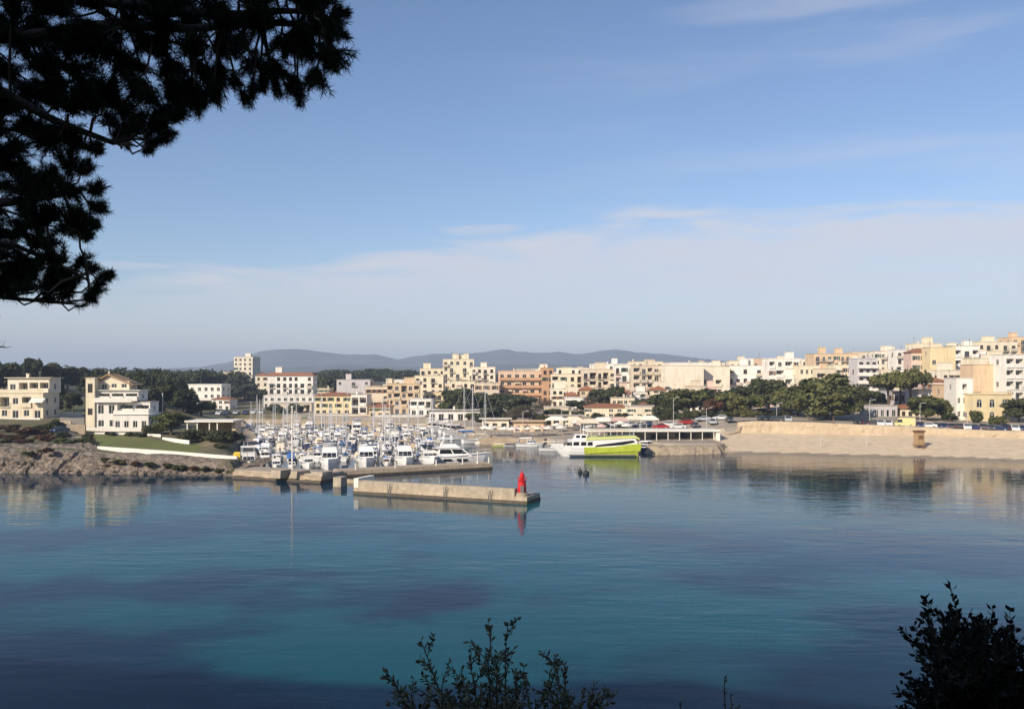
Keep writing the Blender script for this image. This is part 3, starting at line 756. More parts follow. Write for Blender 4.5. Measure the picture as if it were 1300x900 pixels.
ridge('hills', 4300, [(-250, 474), (120, 471), (200, 468), (255, 466), (300, 458), (330, 446), (352, 443.5), (378, 443), (405, 446), (432, 449.5), (462, 450), (482, 451),
                      (503, 456), (525, 453), (548, 449), (575, 449), (600, 448.5), (622, 446), (640, 443), (656, 446), (684, 448), (712, 447), (738, 450), (764, 445), (782, 443.5), (800, 446),
                      (830, 449), (858, 451), (880, 454), (930, 459), (1000, 462), (1100, 466), (1400, 472)], 1.0, M['hill'], 900)
ridge('foothills', 3000, [(-250, 474), (300, 472), (360, 466), (440, 463), (520, 466), (600, 463), (700, 462), (780, 464), (860, 461), (960, 466), (1100, 471), (1400, 474)], 5.0, M['hill'], 700, .7)

# ------------------------------------------------------------------ building kit
_cache = {}


def win_mesh(w, h, style):
    """a window: joinery and panes, origin at the middle of its sill, facing -y"""
    w, h = round(w, 1), round(h, 1)
    k = ('win', w, h, style)
    if k in _cache: return _cache[k]
    mb = MB(); t = .07; jm = M['frame_brown'] if 'brown' in style else M['frame_white']
    x0, x1 = -w / 2, w / 2
    if 'arch' in style:
        n = 10; r = w / 2; zc = h - r; out = []; inn = []
        for i in range(n + 1):
            a = math.pi * i / n
            out.append((r * math.cos(a), zc + r * math.sin(a))); inn.append(((r - .09) * math.cos(a), zc + (r - .09) * math.sin(a)))
        mb.m = 0
        for i in range(n):
            a, b, c, d = out[i], out[i + 1], inn[i + 1], inn[i]
            mb.face([(a[0], -.03, a[1]), (b[0], -.03, b[1]), (c[0], -.03, c[1]), (d[0], -.03, d[1])])
        mb.box(x0, x0 + .09, -.03, .05, 0, zc); mb.box(x1 - .09, x1, -.03, .05, 0, zc); mb.box(-.04, .04, -.03, .05, 0, h - .1); mb.box(x0 + .09, x1 - .09, -.03, .05, 0, .09)
        mb.box(x0 + .09, x1 - .09, -.028, .05, zc - .05, zc + .03)
        mb.m = 2
        for s in (1, -1):      # wall infill above the arch
            for i in range(n // 2):
                q = [out[i], out[i + 1]]
                mb.face([(s * q[0][0], -.05, q[0][1]), (s * x1, -.05, q[0][1]), (s * x1, -.05, q[1][1]), (s * q[1][0], -.05, q[1][1])])
        mb.m = 1
        mb.face([(x0, .02, 0), (x1, .02, 0), (x1, .02, h), (x0, .02, h)])
    else:
        mb.m = 0
        mb.box(x0, x0 + t, -.04, .05, 0, h); mb.box(x1 - t, x1, -.04, .05, 0, h)
        mb.box(x0 + t, x1 - t, -.04, .05, 0, t); mb.box(x0 + t, x1 - t, -.04, .05, h - t, h)
        if w > .85: mb.box(-.04, .04, -.035, .045, t, h - t)
        if w > 2.2:
            mb.box(-w / 4 - .03, -w / 4 + .03, -.033, .043, t, h - t); mb.box(w / 4 - .03, w / 4 + .03, -.033, .043, t, h - t)
        mb.m = 1
        mb.face([(x0 + t, .0, t), (x1 - t, .0, t), (x1 - t, .0, h - t), (x0 + t, .0, h - t)])
        if 'shut' in style:
            mb.m = 2
            sw = min(w / 2, .6)
            for s in (-1, 1):
                xa, xb = sorted((s * (w / 2 + .02), s * (w / 2 + sw)))
                mb.box(xa, xb, -.26, -.21, 0, h)
        elif h < 2:
            mb.m = 0; mb.box(x0 - .1, x1 + .1, -.30, -.04, -.1, -.002)
    third = M['shutter_green'] if 'green' in style else M['shutter_brown']
    _cache[k] = mb.mesh('window', [jm, M['glass'], third])
    return _cache[k]


def frame_pane(w, h, style):
    """the same window as a frame mesh and a pane mesh, for the houses close enough to tell"""
    k = ('fp', round(w, 1), round(h, 1), style)
    if k not in _cache:
        mb = MB(); t = .09
        x0, x1 = -w / 2, w / 2
        mb.box(x0, x0 + t, -.05, .05, 0, h); mb.box(x1 - t, x1, -.05, .05, 0, h); mb.box(x0 + t, x1 - t, -.05, .05, 0, t); mb.box(x0 + t, x1 - t, -.05, .05, h - t, h)
        for q in range(1, max(2, round(w / .8))):
            xx = x0 + w * q / max(2, round(w / .8)); mb.box(xx - .04, xx + .04, -.045, .045, t, h - t)
        pm = MB(); pm.face([(x0 + t, 0, t), (x1 - t, 0, t), (x1 - t, 0, h - t), (x0 + t, 0, h - t)])
        jm = M['frame_brown'] if 'brown' in style else M['frame_white']
        _cache[k] = (mb.mesh('window', jm), pm.mesh('pane', M['glass']))
    return _cache[k]


def balcony_mesh(w, d, style, m):
    k = ('bal', round(w, 1), d, style, m.name)
    if k in _cache: return _cache[k]
    mb = MB(); w = round(w, 1)
    mb.m = 0; mb.box(-w / 2, w / 2, -d, 0, -.18, 0)
    if style == 'solid':
        mb.box(-w / 2, w / 2, -d, -d + .12, 0, 1.0); mb.box(-w / 2, -w / 2 + .12, -d + .12, 0, 0, 1.0); mb.box(w / 2 - .12, w / 2, -d + .12, 0, 0, 1.0)
    else:
        mb.m = 1
        mb.box(-w / 2, w / 2, -d, -d + .05, .95, 1.0)
        for s in (-1, 1): mb.box(s * (w / 2 - .025) - .025, s * (w / 2 - .025) + .025, -d + .05, 0, .95, 1.0)
        n = max(3, int(w / .28))
        for i in range(n + 1):
            xx = -w / 2 + .02 + (w - .04) * i / n
            mb.box(xx - .016, xx + .016, -d + .008, -d + .042, 0, .95)
    _cache[k] = mb.mesh('balcony', [m, M['rail'] if style == 'rail' else M['rail_white']])
    return _cache[k]


def awning_mesh(w, mk):
    k = ('awn', round(w, 1), mk)
    if k not in _cache:
        mb = MB(); w = round(w, 1)
        mb.loft([[(-w / 2, -1.0, -.62), (w / 2, -1.0, -.62), (w / 2, -1.0, -.42), (-w / 2, -1.0, -.42)], [(-w / 2, 0, -.06), (w / 2, 0, -.06), (w / 2, 0, 0), (-w / 2, 0, 0)]])
        _cache[k] = mb.mesh('awning', M[mk])
    return _cache[k]


def wall_openings(mb, o, ux, w, h, ops, dflt=.2):
    """a facade panel with real openings and their reveals. o: bottom corner; ux: unit vector along it; ops: (x0, x1, z0, z1, depth, closed)"""
    o, ux = Vector(o), Vector(ux); n = Vector((ux.y, -ux.x, 0)); uz = Vector((0, 0, 1))
    xs = sorted({0, w} | {q for p in ops for q in p[:2]}); zs = sorted({0, h} | {q for p in ops for q in p[2:4]})
    at = lambda x, z, d=0: o + ux * x + uz * z - n * d
    # vertical strips per row band: merge solid runs
    for j in range(len(zs) - 1):
        z0, z1 = zs[j], zs[j + 1]; zc = (z0 + z1) / 2
        run = None
        for i in range(len(xs) - 1):
            xc = (xs[i] + xs[i + 1]) / 2
            hole = any(p[0] < xc < p[1] and p[2] < zc < p[3] for p in ops)
            if not hole:
                if run is None: run = xs[i]
            if (hole or i == len(xs) - 2) and run is not None:
                e = xs[i] if hole else xs[i + 1]
                mb.face([at(run, z0), at(e, z0), at(e, z1), at(run, z1)]); run = None
    for x0, x1, z0, z1, d, closed in ops:
        mb.face([at(x0, z0), at(x0, z1), at(x0, z1, d), at(x0, z0, d)])
        mb.face([at(x1, z0), at(x1, z0, d), at(x1, z1, d), at(x1, z1)])
        mb.face([at(x0, z0), at(x0, z0, d), at(x1, z0, d), at(x1, z0)])
        mb.face([at(x0, z1), at(x1, z1), at(x1, z1, d), at(x0, z1, d)])
        if closed: mb.face([at(x0, z0, d), at(x1, z0, d), at(x1, z1, d), at(x0, z1, d)])


def hip_roof(mb, x0, x1, y0, y1, z, rise, over=.5):
    x0 -= over; x1 += over; y0 -= over; y1 += over
    w, d = x1 - x0, y1 - y0; q = min(w, d) / 2
    mb.box(x0, x1, y0, y1, z, z + .16)
    z += .16
    if w > d: a, b = (x0 + q * .8, (y0 + y1) / 2, z + rise), (x1 - q * .8, (y0 + y1) / 2, z + rise)
    else: a, b = ((x0 + x1) / 2, y0 + q * .8, z + rise), ((x0 + x1) / 2, y1 - q * .8, z + rise)
    c = [(x0, y0, z), (x1, y0, z), (x1, y1, z), (x0, y1, z)]
    if w > d:
        mb.face([c[0], c[1], b, a]); mb.face([c[2], c[3], a, b]); mb.face([c[1], c[2], b]); mb.face([c[3], c[0], a])
    else:
        mb.face([c[0], c[1], a]); mb.face([c[1], c[2], b, a]); mb.face([c[2], c[3], b]); mb.face([c[3], c[0], a, b])


def block(root, x0, x1, y0, y1, z0, z1, wm, rows, side=1, cont=(), contmat=None, roof='slab', loggia=None, r=None, pent=0, frames=0, band=0, contstyle=None, base=4, cover=0, low=0, jstyle=None, overhang=.18):
    """one volume of a building: wall with openings on three sides, its windows, balconies and roof as children of root"""
    r = r or rnd
    w, d, h = x1 - x0, y1 - y0, z1 - z0
    nf = len(rows); top = .55 if roof in ('slab', 'balustrade') else .25
    fh = (h - top) / nf
    rows = list(rows)
    if nf > 2 and not cont and not frames and r.random() < .6:      # some bays carry balconies
        nc_ = len(rows[1]); pick = [c for c in range(nc_) if r.random() < .38]
        for f_ in range(1, nf):
            rows[f_] = ''.join(('b' if (i_ in pick and ch_ == 'w') else ch_) for i_, ch_ in enumerate(rows[f_]))
    wall = MB()
    jst = jstyle or r.choice(['white', 'white', 'brown'])
    sst = r.choice(['shut', 'shut green']) + (' brown' if jst == 'brown' else '')

    def panel(o, ux, pw, prow, front):
        ops = []; wins = []; bals = []; awns = []
        ang = math.atan2(ux[1], ux[0])
        for f, pat in enumerate(prow):
            nc = len(pat)
            if nc == 0: continue
            zb = f * fh
            if front and not frames and nc > 2:      # bays of unequal width, the same on every floor
                rw = random.Random(int(pw * 977) + nc); ws_ = [rw.uniform(.8, 1.25) for q in range(nc)]
            else: ws_ = [1.0] * nc
            xe = [0]
            for q in ws_: xe.append(xe[-1] + q * pw / sum(ws_))
            for c, ch in enumerate(pat):
                if ch == 'w' and front and not frames and r.random() < .06: ch = '.'
                if ch == 'w' and front and not frames and r.random() < .14: ch = 's'
                if ch == '.': continue
                cw = xe[c + 1] - xe[c]; xc = (xe[c] + xe[c + 1]) / 2
                if ch == 'w' or ch == 's':
                    ww, hh, sill = min(1.35, cw * .54), min(1.6, fh * .55), fh * .25
                elif ch == 'a':
                    ww, hh, sill = min(1.5, cw * .42), min(2.7, fh * .66), fh * .14
                elif ch == 'l':
                    ww, hh, sill = cw * .84, min(loggia or 2.45, fh * .86), fh * .05
                else:
                    ww, hh, sill = min(1.7, cw * .55), min(2.2, fh * .72), .06
                if cw < .9: continue
                dep = 1.5 if ch == 'l' else .2
                if zb + sill + hh > h - .2: hh = h - .25 - zb - sill
                ops.append((xc - ww / 2, xc + ww / 2, zb + sill, zb + sill + hh, dep, ch == 'l'))
                p = Vector(o) + Vector(ux) * xc + Vector((0, 0, zb + sill))
                nn = Vector((ux[1], -ux[0], 0))
                if ch == 'l':
                    wins.append((p - nn * (dep - .1) + Vector((0, 0, .02)), min(1.9, ww * .7), min(2.1, hh * .9), jst, ang))
                    bals.append((p + nn * .02 + Vector((0, 0, .0)), ww + .1, .3, 'solid' if r.random() < .7 else 'rail', ang, contmat or wm))
                else:
                    st = ('arch ' + jst) if ch == 'a' else (sst if ch == 's' else jst)
                    wins.append((p - nn * .13, ww, hh, st, ang))
                    if ch in 'bd' and front and f > 0 and not frames and r.random() < .16: awns.append((p + nn * .01 + Vector((0, 0, hh)), ww + .5, ang))
                    if ch == 'b': bals.append((p + nn * .003, ww + .9, .9, 'rail' if r.random() < .6 else 'solid', ang, contmat or M['slab']))
            if front and f in cont:
                p = Vector(o) + Vector(ux) * (pw / 2) + Vector((0, 0, zb + .02)); nn = Vector((ux[1], -ux[0], 0))
                bals.append((p + nn * .003, pw - .3, 1.3, contstyle or ('solid' if contmat else r.choice(['solid', 'rail'])), ang, contmat or wm))
        wall_openings(wall, o, ux, pw, h, ops)
        for p, ww, hh, st, ang in wins:
            if frames and 'arch' not in st:
                a, b = frame_pane(ww, hh, st)
                q = put('window', a, root, p, ang); put('pane', b, q)
            else:
                me = win_mesh(ww, hh, st)
                if 'arch' in st:
                    me = _cache.setdefault(('arch', me.name, wm.name), me.copy()); me.materials[2] = wm
                put('window', me, root, p, ang)
        for p, ww, ang in awns: put('awning', awning_mesh(ww, r.choice(['canvas_cream', 'canvas_tan', 'whitewash', 'shutter_green', 'canvas_pink'])), root, p, ang)
        for p, ww, dd, st, ang, mm in bals: put('balcony', balcony_mesh(ww, dd, st, mm), root, p, ang)
    panel((x0, y0, z0), (1, 0, 0), w, rows, True)
    ns = max(1, int(d / 4.5)) if side else 0
    srow = [('w' * ns if (i % 2 == 0 or ns > 1) and side else '') for i in range(nf)]
    panel((x1, y0, z0), (0, 1, 0), d, srow, False)
    panel((x0, y1, z0), (0, -1, 0), d, srow if side else [], False)
    wall.face([(x1, y1, z0), (x0, y1, z0), (x0, y1, z1), (x1, y1, z1)])
    if base:
        b = .04; zb = z0 - base
        wall.box(x0 - b, x1 + b, y0 - b, y1 + b, zb, z0 + .12)
    if band:      # string courses over the gable
        for zz in (z0 + h * .22, z0 + h * .30): wall.box(x0 - .02, x1 + .15, y0 - .18, y0 - .002, zz, zz + .25)
    wall.build('wall', wm, root)
    rf = MB()
    if roof == 'slab':
        rf.box(x0 - overhang, x1 + overhang, y0 - overhang, y1 + overhang, z1, z1 + .14)
        ro = rf.build('roof', M['slab'] if r.random() < .5 else wm, root)
    elif roof == 'balustrade':
        rf.box(x0 - .2, x1 + .2, y0 - .2, y1 + .2, z1, z1 + .16)
        n = int(w / .55)
        for i in range(n + 1):
            xx = x0 + w * i / n; rf.box(xx - .1, xx + .1, y0 - .05, y0 + .12, z1 + .16, z1 + .75)
        rf.box(x0 - .1, x1 + .1, y0 - .1, y0 + .18, z1 + .75, z1 + .9)
        ro = rf.build('roof', wm, root)
    elif roof == 'tile':
        hip_roof(rf, x0, x1, y0, y1, z1, 1.0 if low else 1.5); ro = rf.build('roof', M['tile'], root)
    elif roof == 'tileband':
        rf.loft([[(x0 - .5, y0 - .6, z1), (x1 + .5, y0 - .6, z1), (x1 + .5, y1 + .6, z1), (x0 - .5, y1 + .6, z1)],
                 [(x0 + .7, y0 + 1.0, z1 + 1.3), (x1 - .7, y0 + 1.0, z1 + 1.3), (x1 - .7, y1 - 1, z1 + 1.3), (x0 + .7, y1 - 1, z1 + 1.3)]])
        ro = rf.build('roof', M['tile'], root)
    else: ro = None
    zr = z1 + (.14 if roof == 'slab' else 1.2)
    for k in range(pent):
        pw = r.uniform(2.2, 4.2); px = r.uniform(x0 + 1.2, max(x0 + 1.3, x1 - 1.2 - pw)); py = y0 + r.uniform(2.0, max(2.2, d - 5)); ph = r.uniform(1.8, 2.7)
        pm = MB(); pm.box(px, px + pw, py, py + 3, zr, zr + ph); pm.box(px - .15, px + pw + .15, py - .15, py + 3.15, zr + ph, zr + ph + .14)
        pm.build('roof_stair_house', wm, root)
    if ro and roof in ('slab', 'tile') and r.random() < .65:
        am = MB(); axx = r.uniform(x0 + .6, x1 - .6); ayy = y0 + d * r.uniform(.3, .8); hh = r.uniform(1.6, 3.2)
        am.bar((axx, ayy, zr - .2), (axx, ayy, zr + hh), .07)
        for q in range(3): am.bar((axx - .5 + q * .08, ayy, zr + hh - .1 - q * .22), (axx + .5 - q * .08, ayy, zr + hh - .1 - q * .22), .045)
        am.build('aerial', M['rail'], ro)
    if ro and r.random() < .5:
        cm = MB(); cx_ = r.uniform(x0 + .8, x1 - .8); cy_ = y0 + d * .5
        cm.box(cx_ - .3, cx_ + .3, cy_ - .3, cy_ + .3, zr - .8, zr + .9); cm.box(cx_ - .4, cx_ + .4, cy_ - .4, cy_ + .4, zr + .9, zr + 1.02)
        cm.build('chimney', wm, ro)
    return fh


CATS = dict(apartment_building='apartment building', hotel='hotel', tower_block='tower block', house='house', villa='villa', harbour_building='harbour building')
for i, (nm, lab, a, b, top, Y, zb, wk, rows, ex) in enumerate(BLD):
    r = random.Random(100 + i)
    ex = dict(ex); depth = ex.pop('depth', None); ex.pop('cut', 0)
    if 'contmat' in ex: ex['contmat'] = WALL[ex['contmat']]
    x0, x1 = px2x(a, Y), px2x(b, Y)
    rz = R(r.uniform(-5, 5)); wd = x1 - x0
    zt = py2z(top, Y)
    if ex.get('roof') in ('tile', 'tileband'): zt -= 1.3
    root = empty(nm, ((x0 + x1) / 2, Y + r.uniform(-.4, .4), zb), rz, lab, CATS[nm])
    dd = depth or min(14, max(8, wd * .7))
    block(root, -wd / 2 + .1, wd / 2 - .1, 0, dd, 0, zt - zb, WALL[wk], rows, r=r, base=5, **ex)

# ---------------------------------------------------------------- the big white house over the lawn
YB = 213
rb = random.Random(5)


def bx(px): return px2x(px, YB) - px2x(150, YB)
def bz(py): return py2z(py, YB) - 4.4


house = empty('villa', (px2x(150, YB), YB, 4.4), R(4), 'big white terraced house with a yellow tower side above the lawn', 'villa')
W, C = WALL['white'], WALL['cream']
block(house, bx(108), bx(119), 1.0, 9, 0, bz(480), C, ['.', 'w', '.', 'd'], r=rb, roof='slab', frames=1)
block(house, bx(119.3), bx(147), 1.4, 9, 0, bz(544 - 18), W, ['ww'], r=rb, roof='none', frames=1, side=0, jstyle='white')
block(house, bx(147), bx(190), -1.5, 9, 0, bz(526), W, ['wwww'], r=rb, roof='slab', frames=1, jstyle='white', overhang=.3)
block(house, bx(119.3), bx(146), 1.4, 9, bz(526), bz(509), W, ['dd'], r=rb, roof='none', frames=1, side=0, base=0, jstyle='white')
block(house, bx(146), bx(185), 2.6, 9, bz(525), bz(511), W, ['ll'], r=rb, roof='slab', frames=1, base=0, jstyle='white')
block(house, bx(119.3), bx(171), 2.2, 9, bz(509), bz(496), W, ['lll'], r=rb, roof='slab', frames=1, base=0, jstyle='white', overhang=.5)
block(house, bx(119.3), bx(157), 3.6, 9, bz(495), bz(484), C, ['dww'], r=rb, roof='none', frames=1, base=0)
rf = MB()      # the tan gabled roof
x0_, x1_, xm_ = bx(113), bx(163), bx(131)
for (y0, y1) in ((2.9, 9.6),):
    z0, z1 = bz(485.5), bz(474.5)
    rf.loft([[(x0_, y0, z0), (xm_, y0, z1), (x1_, y0, z0 - .5), (x1_, y0, z0 - .75), (xm_, y0, z1 - .3), (x0_, y0, z0 - .25)],
             [(x0_, y1, z0), (xm_, y1, z1), (x1_, y1, z0 - .5), (x1_, y1, z0 - .75), (xm_, y1, z1 - .3), (x0_, y1, z0 - .25)]])
rf.build('roof', M['tile_tan'], house)
gb = MB(); gb.face([(bx(119.5), 3.61, bz(485)), (bx(157), 3.61, bz(485)), (xm_, 3.61, bz(476))]); gb.build('gable', C, house)
t = MB(); t.box(bx(119), bx(165), .5, 2.2, bz(510) - .15, bz(510) + .0); t.box(bx(119), bx(165), .5, .65, bz(510), bz(510) + .95); t.build('balcony', W, house)
t = MB(); t.box(bx(147), bx(190), -1.5, -1.35, bz(526) + .14, bz(526) + 1.0); t.build('balcony', W, house)
t = MB(); t.box(bx(117), bx(191), -3.2, -3.0, -1.5, 1.0); t.build('terrace_wall', M['whitewash'], house)
t = MB(); t.box(bx(128), bx(129.5), 5, 5.5, bz(480), bz(471)); t.build('chimney', C, house)
pool = MB()      # blue awning over the side terrace
pool.loft([[(bx(190.5), -1, bz(529)), (bx(198), -1.5, bz(533)), (bx(198), -1.5, bz(533) + .06), (bx(190.5), -1, bz(529) + .06)],
           [(bx(190.5), 4, bz(528)), (bx(198), 4, bz(532)), (bx(198), 4, bz(532) + .06), (bx(190.5), 4, bz(528) + .06)]])
for q in (-1.3, 3.8): pool.bar((bx(197.5), q, -2), (bx(197.5), q, bz(533)), .08)
pool.build('awning', M['blue'], house)
t = MB(); t.box(bx(190.3), bx(206), 0, 5, -2, bz(537)); t.build('side_terrace', W, house)

# ---------------------------------------------------------------- the cream house at the edge of the view
YA = 224


def ax_(px): return px2x(px, YA) - px2x(28, YA)
def az_(py): return py2z(py, YA) - 6.6


ha = empty('villa', (px2x(28, YA), YA, 6.6), R(3), 'cream two tier house with a flat white roof among dark trees', 'villa')
block(ha, ax_(-14), ax_(54), 0, 9, 0, az_(499), WALL['cream'], ['wwdwd', 'wlwlw'], r=rb, roof='slab', frames=1, jstyle='white')
block(ha, ax_(4), ax_(56), 2.5, 9, az_(499), az_(480), WALL['pale'], ['dlll'], r=rb, roof='slab', frames=1, base=0, jstyle='white', overhang=.6)
t = MB(); t.box(ax_(-14), ax_(54), 0, .15, az_(499) + .14, az_(499) + .95); t.build('balcony', WALL['cream'], ha)
t = MB(); t.loft([[(ax_(40), -1.8, az_(511)), (ax_(57), -1.8, az_(511)), (ax_(57), -1.8, az_(511) + .1), (ax_(40), -1.8, az_(511) + .1)], [(ax_(40), -.02, az_(506)), (ax_(57), -.02, az_(506)), (ax_(57), -.02, az_(506) + .1), (ax_(40), -.02, az_(506) + .1)]])
t.build('awning', M['whitewash'], ha)
t = MB(); t.box(ax_(-14), ax_(56), -2.4, -2.1, -3, .5); t.build('terrace_wall', M['whitewash'], ha)

# ---------------------------------------------------------------- open white pavilion beside the lawn
yc = 204
pv = empty('pavilion', (px2x(265, yc), yc, gz(px2x(265, yc), yc)), 0, 'low white flat roofed pavilion with a dark open front beside the lawn', 'pavilion')
zp = py2z(534, yc) - pv.location.z; hw = px2x(296, yc) - px2x(265, yc)
t = MB(); t.box(-hw, hw, 0, 8, zp - .35, zp); t.build('roof', M['whitewash'], pv)
t = MB(); t.box(-hw + .4, hw - .4, 6.8, 7, -2, zp - .35); t.box(hw - 1.0, hw - .2, 2.3, 6.8, -2, zp - .352); t.build('wall', WALL['tan'], pv)
for q in (-hw + .5, -hw / 2, 0, hw / 2 - 1):
    t = MB(); t.box(q - .12, q + .12, .4, .64, -2, zp - .35); t.build('post', M['whitewash'], pv)

# ------------------------------------------------------------------ shore works
def drape(pts, wid, z_up=.05, seg=2.0):
    """points along a polyline with its left normal"""
    out = []
    for (a, b) in zip(pts[:-1], pts[1:]):
        a, b = Vector(a), Vector(b); n = max(1, int((b - a).length / seg))
        for k in range(n): out.append(a.lerp(b, k / n))
    out.append(Vector(pts[-1])); return out


# rocky ledge along the waterline of the lawn
mb = MB(); rings = []
sp = [Vector(p) for p in ((-150, 153), wl(-40, 600), wl(60, 601), wl(150, 602), wl(230, 603), wl(300, 604.5), (-46, 157.5))]
line = drape(sp, 0, seg=.30)
prof = [(-1.2, -1.6), (-.3, -.3), (.1, .35), (.5, .8), (1.3, .95), (1.9, 1.15), (2.3, 1.7), (2.9, 2.05), (4.2, 2.2), (4.9, 2.45), (5.4, 2.9), (6.4, 3.15), (8.2, 3.3), (9.6, 3.55), (11.5, 3.8), (14, 4.0)]
prof = [(a_[0] + (b_[0] - a_[0]) * k / 3, a_[1] + (b_[1] - a_[1]) * k / 3) for a_, b_ in zip(prof[:-1], prof[1:]) for k in range(3)] + [prof[-1]]
for p in line:
    hsc = 1.05 if p.x < -84 else 1.05 - .25 * min(1, (p.x + 84) / 7) if p.x < -77 else .80 - .36 * min(1, (p.x + 77) / 28)
    ring = []
    for d, z in prof:
        q = Vector((p.x * .35, d * .5, z * .9))
        nd = noise.noise(q * .55) * 1.3 + noise.noise(q * 1.7 + Vector((9, 0, 0))) * .6 + noise.noise(q * 4.1 + Vector((9, 4, 0))) * .38
        nzv = noise.noise(q * .8 + Vector((0, 7, 0))) * .7 + noise.noise(q * 2.6) * .4 + noise.noise(q * 5.5) * .28
        crack = max(0, noise.noise(Vector((p.x * .9, 5, z * .3))) - .22) * 3.4
        zz = z * hsc + (nzv if z > 0 else 0) * (.55 + .3 * hsc)
        if d > 11: zz = max(zz, gz(p.x, p.y + d) + .0)
        ring.append((p.x + nd * .3, p.y + d + nd + crack * (1 if d < 8 else 0), zz))
    rings.append(ring)
mb.loft(rings, cap=False, closed=False)
tag(mb.build('rocky_shore', M['rock']), kind='structure')

# lawn with its two white walls
lf = [P(124, 570, 172.5), P(300, 584.5, 164)]
la = []
for k in range(23):
    t = k / 22
    a = Vector((px2x(128, 173) * (1 - t) + px2x(300, 164.5) * t, 173.2 * (1 - t) + 164.8 * t))
    b = Vector((px2x(118, 205) * (1 - t) + px2x(292, 186) * t, 205 * (1 - t) + 186 * t))
    la.append([a.lerp(b, s / 8) for s in range(9)])
mb = MB()
zl = lambda p: 3.22 + .7 * max(0, min(1, (-76 - p.x) / 6)) + 1.2 * max(0, min(1, (p.y - 203) / 8)) - 1.05 * max(0, min(1, (p.x + 77) / 26)) + .06 * noise.noise(Vector((p.x * .2, p.y * .2, 0)))
mb.loft([[(p.x, p.y, zl(p)) for p in r_] for r_ in la], cap=False, closed=False)
tag(mb.build('lawn', M['lawn']), kind='structure')


def low_wall(name, pts, h, th, m, label, cat, zoff=-1.5):
    mb = MB(); ring = []
    for i, p in enumerate(pts):
        p = Vector(p); d = (Vector(pts[min(i + 1, len(pts) - 1)]) - Vector(pts[max(i - 1, 0)])); d.z = 0; d.normalize(); n = Vector((-d.y, d.x, 0)) * th
        ring.append([p + Vector((0, 0, zoff)), p + Vector((0, 0, h)), p + n + Vector((0, 0, h)), p + n + Vector((0, 0, zoff))])
    mb.loft(ring)
    return tag(mb.build(name, m), label, cat)


low_wall('garden_wall', [(px2x(123, 172.5), 172.6, 3.35), (px2x(210, 168.4), 168.4, 2.85), (px2x(300, 164), 164.2, 2.15)], .62, .5, M['whitewash'], 'long low white wall along the seaward edge of the lawn', 'wall')
low_wall('garden_wall', [(px2x(120, 206), 206, 3.5), (px2x(162, 205), 205, 3.5), (px2x(204, 203), 203, 3.3)], .95, .35, M['whitewash'], 'white garden wall at the back of the lawn under the big white house', 'wall')
low_wall('garden_wall', [(px2x(206, 200), 200, 3.3), (px2x(240, 193), 193, 3.1)], .5, .3, M['whitewash'], 'short white wall running down the side of the lawn', 'wall')

# lane climbing between the two left houses, with low walls across it
mb = MB(); rg = []
for k in range(16):
    y = 194 + k * 3.2; rg.append([(px2x(px, y), y, gz(px2x(px, y), y) + .06) for px in (76, 84, 92, 100, 107)])
mb.loft(rg, cap=False, closed=False)
tag(mb.build('lane', M['paving']), kind='structure')
low_wall('garden_wall', [(px2x(70, 238), 238, gz(px2x(86, 238), 238)), (px2x(103, 238), 238, gz(px2x(86, 238), 238))], 1.0, .35, M['whitewash'], 'upper white wall across the lane between the two lawn villas', 'wall')
low_wall('garden_wall', [(px2x(70, 220), 220, gz(px2x(84, 220), 220)), (px2x(90, 220), 220, gz(px2x(84, 220), 220))], .9, .35, M['concrete_pale'], 'lower pale wall beside the lane between the two lawn villas', 'wall')
low_wall('retaining_wall', [(px2x(88, 205), 205, gz(px2x(96, 205), 205)), (px2x(108, 205), 205, gz(px2x(96, 205), 205))], 1.7, .5, M['stone'], 'brown stone wall under the yellow tower side of the big white house', 'wall')

# breakwater and piers ------------------------------------------------
def pier_body(mb, a, b, wid, z0, z1, batter=.3, seg=3.0, jit=.06):
    a, b = Vector((*a, 0)), Vector((*b, 0)); d = (b - a).normalized(); n = Vector((-d.y, d.x, 0)); N = max(2, int((b - a).length / seg))
    rings = []
    for k in range(N + 1):
        p = a.lerp(b, k / N); j = (noise.noise(Vector((k * .7, a.x, 0))) * jit)
        rings.append([p - n * batter + Vector((0, 0, z0)), p + n * j + Vector((0, 0, z1 + j)), p + n * wid + Vector((0, 0, z1 - j)), p + n * (wid + batter) + Vector((0, 0, z0))])
    mb.loft(rings)


bw = empty('breakwater', (-40, 152, 0), 0, 'rough stone breakwater running out from the lawn shore', 'breakwater')


def kid(mb, name, m, root, **k):
    o = mb.build(name, m, root, **k); o.matrix_parent_inverse = Matrix.Translation(-Vector(root.location)); return o


a, b = wl(296, 606.5), wl(408, 613)
t = MB(); pier_body(t, a, b, 7.5, -2, 1.05, .9, 1.2, .22); kid(t, 'stone_bank', M['stone'], bw)
t = MB(); pier_body(t, (a[0], a[1] + .8), (b[0], b[1] + .8), 6.2, .7, 1.3, .02); kid(t, 'walkway', M['concrete_pale'], bw)
t = MB(); pier_body(t, (a[0], a[1] - .35), (b[0], b[1] - .35), 7.0, -1, .42, 1.0, 1.0, .2); kid(t, 'tide_band', M['wet'], bw)
for k, (pa, pb, h) in enumerate(((344, 356, 1.9), (369, 377, 1.75), (395, 409, 1.6))):
    pa_, pb_ = wl(pa, 611), wl(pb, 612)
    t = MB(); pier_body(t, (pa_[0], pa_[1] + .1), (pb_[0], pb_[1] + .1), 2.6, .6, h, .12); kid(t, 'concrete_block', M['concrete_pale'], bw)
ba = wl(423, 617.5); bb = wl(433, 618)
t = MB(); pier_body(t, ba, bb, 1.8, -2, 1.5, .15); tag(t.build('concrete_block', M['concrete_pale']), 'square concrete block standing alone in the gap between breakwater and pier', 'concrete block')
